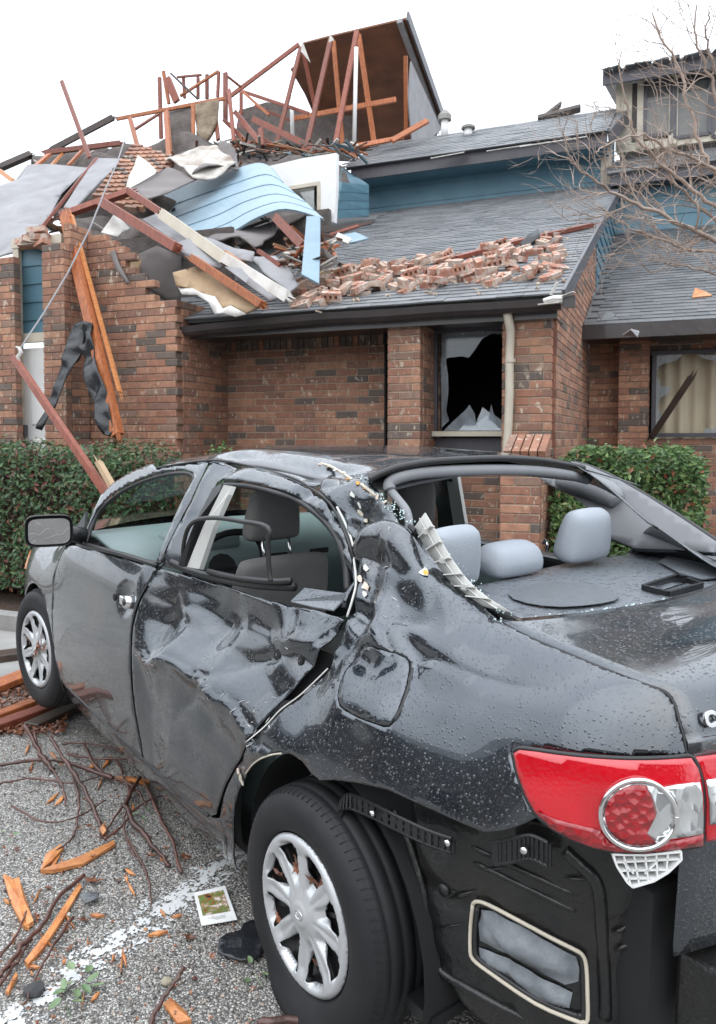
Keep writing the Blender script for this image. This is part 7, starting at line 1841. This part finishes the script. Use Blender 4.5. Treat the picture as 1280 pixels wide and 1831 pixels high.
branch([(0,1340),(60,1325),(120,1285),(160,1255),(205,1235)], .0035, .003, 'pale thin forked twig rising in front of the car door', mat='bark_grey', cat='twig', zs_=[.02,.06,.15,.24,.32])
for pts in ([(205,1235),(203,1205),(212,1180),(226,1170)],[(205,1235),(225,1212),(240,1195),(250,1188)],[(205,1235),(230,1233),(250,1236),(263,1243)],[(208,1238),(225,1247),(237,1257)]):
    b = MB(); P = [G(x, y, .32+(1236-y)*.0012) for x, y in pts]; 
    base_ = G(205,1235,.32+.0035); d_ = P[0]-base_; P = [AT(x, y, base_.y) for x, y in pts]; b.tube(smooth_pts(P), [.0026*(1-.6*i/12) for i in range(13)], 5); tag(b.build('twig', M['bark_grey'], None, True), 'fine pale tip of the forked twig in front of the car door', 'twig', 'tips of the forked twig before the car door')
rs = random.Random(77)
for i in range(190):
    x, y = rs.uniform(-5, 420), rs.uniform(1330, 1825)
    if x > 180+ (y-1330)*.75: continue
    a = rs.uniform(-1.2,1.2); ln_ = rs.uniform(30, 130); pts = [(x, y), (x+ln_*.5*math.cos(a)+rs.uniform(-6,6), y+ln_*.5*math.sin(a)), (x+ln_*math.cos(a), y+ln_*math.sin(a)+rs.uniform(-6,6))]
    dark_ = rs.random() < .5; nr_ = min(((100,1340,'at the upper end of the branch pile'),(60,1450,'left of the branch pile'),(200,1450,'in the middle of the branch pile'),(280,1520,'below the sill'),(60,1600,'beside the broad splinter'),(180,1620,'above the worn white line'),(90,1720,'by the long reddish stick'),(200,1790,'at the bottom edge near the leafy sprig'),(330,1700,'right of the white line')), key=lambda q: (q[0]-x)**2+(q[1]-y)**2)[2]
    branch(pts, rs.uniform(.0026,.0055), .0016, ('thin dark twig' if dark_ else 'thin pale twig')+' lying loose '+nr_, mat='bark' if dark_ else 'bark_grey', group=('thin dark' if dark_ else 'thin pale')+' twigs '+nr_, cat='twig', lift=.008)
# splintered wood
def splinter(pts, label, th=.012, mat='wood_raw', lift=.004, group=None):
    P = [G(x, y, lift) for x, y in pts]; k = len(P); Tp = [p+Vector((0,0,th*rnd.uniform(.7,1.3))) for p in P]; c = sum(Tp, Vector())/k+Vector((0,0,th*.5))
    b = MB(); b.add(P+Tp+[c], [(i, (i+1)%k, k+(i+1)%k, k+i) for i in range(k)]+[(k+i, k+(i+1)%k, 2*k) for i in range(k)]+[tuple(range(k-1,-1,-1))]); o = b.build('wood_splinter', M[mat]); return tag(o, label, 'splinter', group)
splinter([(5,1568),(18,1572),(32,1585),(40,1610),(56,1645),(52,1664),(42,1662),(20,1620)], 'broad orange wood splinter at the far left')
splinter([(24,1580),(34,1578),(60,1655),(48,1662)], 'narrow orange splinter leaning on the broad one', .02)
splinter([(82,1532),(108,1515),(114,1520),(94,1542),(72,1560)], 'small orange splinter above the long one in the pile')
splinter([(72,1562),(110,1548),(150,1538),(203,1506),(206,1514),(150,1548),(95,1562)], 'long orange splinter lying across the twigs')
splinter([(44,1726),(70,1690),(105,1640),(142,1582),(146,1590),(112,1650),(78,1700),(50,1732)], 'long narrow orange splinter beside the reddish stick')
splinter([(10,1778),(28,1745),(32,1750),(16,1782)], 'tiny orange splinter at the lower left edge')
splinter([(200,1392),(232,1392),(272,1400),(262,1404),(215,1398)], 'pale yellow split end of the level branch', .01)
splinter([(292,1800),(305,1792),(330,1812),(342,1832),(318,1836)], 'orange splinter at the bottom centre')
splinter([(178,1490),(188,1478),(190,1496),(184,1500)], 'jagged orange break at the end of the reddish branch', .02)
for i in range(46):
    x, y = rs.uniform(0, 400), rs.uniform(1330, 1820)
    if x > 200+(y-1330)*.6: continue
    a = rs.uniform(0, math.pi); l_ = rs.uniform(5, 26); w_ = rs.uniform(1.2, 4)
    dx, dy = math.cos(a), math.sin(a)*.8; nr_ = min(((60,1420,'left of the branch pile'),(200,1440,'inside the branch pile'),(100,1600,'beside the long narrow splinter'),(280,1560,'below the sill'),(60,1780,'at the bottom left corner'),(220,1780,'right of the leafy sprig'),(340,1700,'below the snapshot')), key=lambda q: (q[0]-x)**2+(q[1]-y)**2)[2]
    splinter([(x-dx*l_, y-dy*l_), (x-dy*w_, y+dx*w_), (x+dx*l_, y+dy*l_), (x+dy*w_, y-dx*w_)], 'small orange wood sliver '+nr_, rs.uniform(.003,.008), group='orange slivers '+nr_)
EX = [([(0,1400),(60,1392),(130,1400),(185,1385)], .006),([(60,1300),(70,1340),(110,1400),(118,1440)], .007),([(150,1330),(180,1380),(230,1400),(262,1440)], .008),([(20,1440),(80,1470),(140,1460),(190,1430)], .005),
 ([(185,1500),(215,1480),(250,1440),(300,1420)], .006),([(110,1330),(160,1330),(220,1345),(270,1390)], .006),([(230,1500),(262,1560),(270,1620)], .005),([(0,1710),(30,1670),(50,1620)], .006),([(130,1640),(90,1700),(60,1760),(40,1800)], .006),([(210,1360),(230,1420),(222,1480),(240,1530)], .006)]
for (p_, r_), lb_ in zip(EX, ('level twig-like branch at the upper left of the pile','slender branch left of the long reddish one','crooked branch under the middle of the sill','gently bowed branch at the left of the pile','branch rising to the right through the pile','thin arched branch at the top of the pile','short branch hanging below the bent one','short curved stick above the slanting reddish stick','thin stick right of the slanting reddish stick','wavy branch beside the bent branch')):
    branch(p_, r_*1.3, r_*.7, lb_, lift=.015)
# lumber under the front wheel and at left
def gboard(x0_, y0_, x1_, y1_, w_, th, mt, label, z0=.03, z1=.03):
    b = MB(); b.beam(G(x0_, y0_, z0), G(x1_, y1_, z1), w_, th, up=(0,0,1)); o = b.build('lumber_board', M[mt]); bevel(o, .004, 1); return tag(o, label, 'board')
gboard(-40,1240,50,1205,.14,.04,'wood','orange board lying left of the front wheel', .03, .06)
gboard(-60,1318,100,1262,.09,.045,'wood_red','dark red board end lying against the front tyre', .03, .03)
gboard(55,1300,140,1262,.10,.04,'wood_dark','dark wet plank under the sill beside the front tyre', .02, .02)
gboard(-60,1182,42,1168,.16,.05,'wood_dark','grey weathered plank on the pavement at the far left', .03, .03)
gboard(-20,1285,60,1255,.07,.03,'wood','thin orange lath among leaves by the front tyre', .05, .05)
# leaves
for i in range(112):
    if i < 70: x, y = rs.uniform(-10, 110), rs.uniform(1225, 1310)
    else: x, y = rs.uniform(0, 440), rs.uniform(1320, 1825)
    if i >= 70 and x > 180+(y-1330)*.55: continue
    if i < 70: where = 'in the bark heap by the front tyre, '+('left' if x < 25 else 'middle' if x < 65 else 'right')+' part'
    else:
        near = min(((330,1640,'near the snapshot'),(380,1560,'where the white line meets the sill'),(200,1700,'on the worn white line'),(60,1790,'at the bottom left corner'),(300,1810,'at the bottom centre edge'),(70,1640,'by the broad orange splinter'),(120,1500,'by the long orange splinter'),(60,1400,'left of the branch pile'),(170,1400,'inside the branch pile'),(270,1480,'beneath the sill by the bent branch')), key=lambda q: (q[0]-x)**2+(q[1]-y)**2)[2]
        where = near
    leafthing(G(x, y, .006+rnd.uniform(0,.012)), rs.uniform(.008,.026) if i >= 70 else rs.uniform(.02,.04), (rs.uniform(-.4,.4), rs.uniform(-.4,.4), 1), 'small reddish brown leaf '+where, 'reddish leaves '+where)
for (x, y, lb_) in ((240,1400,'beneath the sill at the bent branch'),(270,1530,'beside the bent branch end'),(150,1645,'above the black cloth scrap'),(165,1575,'at the pale splinter'),(330,1530,'below the sill near the white line'),(25,1610,'by the broad splinter'),(338,1676,'above the two small pebbles')):
    leafthing(G(x, y, .01), .032, (.2,.1,1), 'larger brown leaf '+lb_, None)
# green leafy sprigs
def sprig(px_, py_, n, size, label, mat='leaf_pale', r_=.06, long_=1.0):
    b = MB(); c = G(px_, py_, .01)
    for k in range(n):
        a = 2*math.pi*k/n+rnd.uniform(-.3,.3); P = c+Vector((math.cos(a), math.sin(a), 0))*r_*rnd.uniform(.1,.8)+Vector((0,0,rnd.uniform(.0,.03)))
        nn = Vector((rnd.uniform(-.4,.4), rnd.uniform(-.4,.4), 1)).normalized(); d = Vector((math.cos(a), math.sin(a), .1)); d = (d-nn*d.dot(nn)).normalized(); s = nn.cross(d); w2 = size*.26/long_
        b.add([P, P+d*size*.3+s*w2, P+d*size*.7+s*w2*.8, P+d*size, P+d*size*.7-s*w2*.8, P+d*size*.3-s*w2, P+d*size*.5-nn*.004], [(0,6,1),(1,6,2),(2,6,3),(3,6,4),(4,6,5),(5,6,0)], rnd.random())
    b.tube([c, c+Vector((.03,-.05,0))], .0015, 4); return tag(b.build('leafy_sprig', M[mat]), label, 'leaves')
sprig(140,1765,8,.045,'grey green leafy sprig lying on the worn white line near the bottom')
sprig(118,1795,3,.04,'two narrow green leaves below the leafy sprig')
sprig(258,1460,5,.022,'small yellow green sprig lying on the bent branch')
sprig(15,1496,3,.028,'small green leaves at the left edge')
sprig(455,1742,3,.03,'narrow green leaf and grass beside the flat tyre')
sprig(506,1753,2,.022,'single pale green leaf on the flat tyre sidewall')
# tiny gravel, seeds
gm = MB()
for i in range(1700):
    x, y = rs.uniform(0, 470), rs.uniform(1300, 1830)
    P = G(x, y, .003); z = rs.uniform(.003,.009); gm.box(P, (z, z*rs.uniform(.6,1), z*.7), Euler((rs.random(), rs.random(), rs.random()*3)).to_matrix(), r=rs.random())
pm_, n_, b_n = newmat('loose_pebble'); b_n.inputs['Roughness'].default_value = .6; c = ramp(n_, objrand(n_), [(0,(.06,.05,.045)),(.4,(.22,.2,.18)),(.7,(.42,.38,.33)),(.85,(.30,.10,.04)),(1,(.6,.57,.52))]); n_.links.new(c, b_n.inputs['Base Color'])
tag(gm.build('gravel', pm_), 'loose pebbles and crumbs sprinkled over the pavement', 'gravel', kind='stuff')
bk_m = MB()
for i in range(900):
    x, y = rs.uniform(-20, 120), rs.uniform(1215, 1312)
    P = G(x, y, .01+rs.uniform(0,.02)); bk_m.box(P, (rs.uniform(.006,.03), rs.uniform(.004,.02), .004), Euler((rs.uniform(-.6,.6), rs.uniform(-.6,.6), rs.random()*3)).to_matrix(), r=rs.random())
tag(bk_m.build('bark_mulch', M['oldleaf']), 'bark chips and leaf crumbs heaped by the front tyre', 'mulch', kind='stuff')
# stones, lids, cloth, snapshot
def pebble(px_, py_, r_, col, label, flat_=.6):
    bm = bmesh.new(); bmesh.ops.create_icosphere(bm, subdivisions=2, radius=r_)
    for v in bm.verts: v.co = Vector((v.co.x*rnd.uniform(.85,1.15), v.co.y*rnd.uniform(.85,1.15), v.co.z*flat_*rnd.uniform(.8,1.2)))
    me = bpy.data.meshes.new('stone'); bm.to_mesh(me); bm.free(); o = link('stone', me, simple('stone_'+str(px_), col, .8, bscale=40, bstr=.5)); o.location = G(px_, py_, r_*flat_*.8); return tag(o, label, 'stone')
pebble(60,1770,.030,(.05,.05,.052),'rough black asphalt lump at the lower left'); pebble(297,1755,.016,(.34,.30,.22),'small tan stone beside the standing stick'); pebble(348,1749,.008,(.10,.04,.03),'tiny dark brown pebble right of the tan stone')
pebble(238,1398,.009,(.6,.5,.48),'tiny pinkish pebble near the pale split wood'); pebble(92,1388,.010,(.6,.6,.6),'small white chip left in the branch pile', .3); pebble(120,1635,.012,(.62,.58,.5),'white broken chip beside the narrow splinter', .4); pebble(260,1662,.008,(.4,.22,.1),'small tan pebble on the worn white line')
pebble(225,1555,.010,(.03,.04,.05),'tiny dark scrap in the middle of the pavement', .6); pebble(248,1835,.014,(.25,.23,.2),'small round grey lid at the bottom edge', .3)
def flatcloth(pts, label, mat='tarp', seed=1):
    V_, F_ = tri2d([tuple(G(x, y, 0).xy) for x, y in pts], .02)
    o = link('black_rag', mesh('black_rag', [Vector((v.x, v.y, .014+.02*abs(vnoise(v.x*14, v.y*14, 0, seed)))) for v in V_], [tuple(f) for f in F_], True), M[mat]); solid(o, .004, 0); return tag(o, label, 'cloth')
flatcloth([(388,1716),(392,1690),(405,1680),(430,1672),(436,1660),(452,1656),(474,1662),(474,1700),(462,1722),(430,1728)], 'crumpled black rag lying against the flat rear tyre')
flatcloth([(142,1612),(158,1606),(178,1608),(176,1616),(152,1624)], 'small dark blue grey cloth scrap on the pavement', 'shingle', 2)
# the snapshot: card with a white border and an out-of-focus picture of grass and timber
cp4 = [G(346,1597,.012), G(402,1584,.02), G(424,1645,.012), G(360,1656,.012)]
ph = link('snapshot', mesh('snapshot', cp4, [(0,3,2,1)]), M['white']); solid(ph, .0015, 1); tag(ph, 'instant photo print with a white border lying on the pebbles', 'photo')
def lerp4(u, v): return (cp4[0].lerp(cp4[1], u)).lerp(cp4[3].lerp(cp4[2], u), v)
def picmat():
    m, n, b = newmat('print'); b.inputs['Roughness'].default_value = .25
    c = ramp(n, noise_n(n, 32, 3, .6), [(.30,(.03,.03,.025)),(.42,(.30,.12,.05)),(.5,(.10,.22,.06)),(.58,(.38,.22,.14)),(.68,(.75,.76,.74))]); n.links.new(c, b.inputs['Base Color']); return m
pi_ = link('picture', mesh('picture', [lerp4(.10,.12)+Vector((0,0,.0022)), lerp4(.90,.12)+Vector((0,0,.0022)), lerp4(.90,.74)+Vector((0,0,.0022)), lerp4(.10,.74)+Vector((0,0,.0022))], [(0,3,2,1)]), picmat(), ph)
b = MB()
for k in range(3): b.beam(lerp4(.22+.1*k,.84+.03*k)+Vector((0,0,.0024)), lerp4(.72,.84+.03*k-.01)+Vector((0,0,.0024)), .0009, .0002)
b.build('faint_caption_line', M['drywall'], ph)
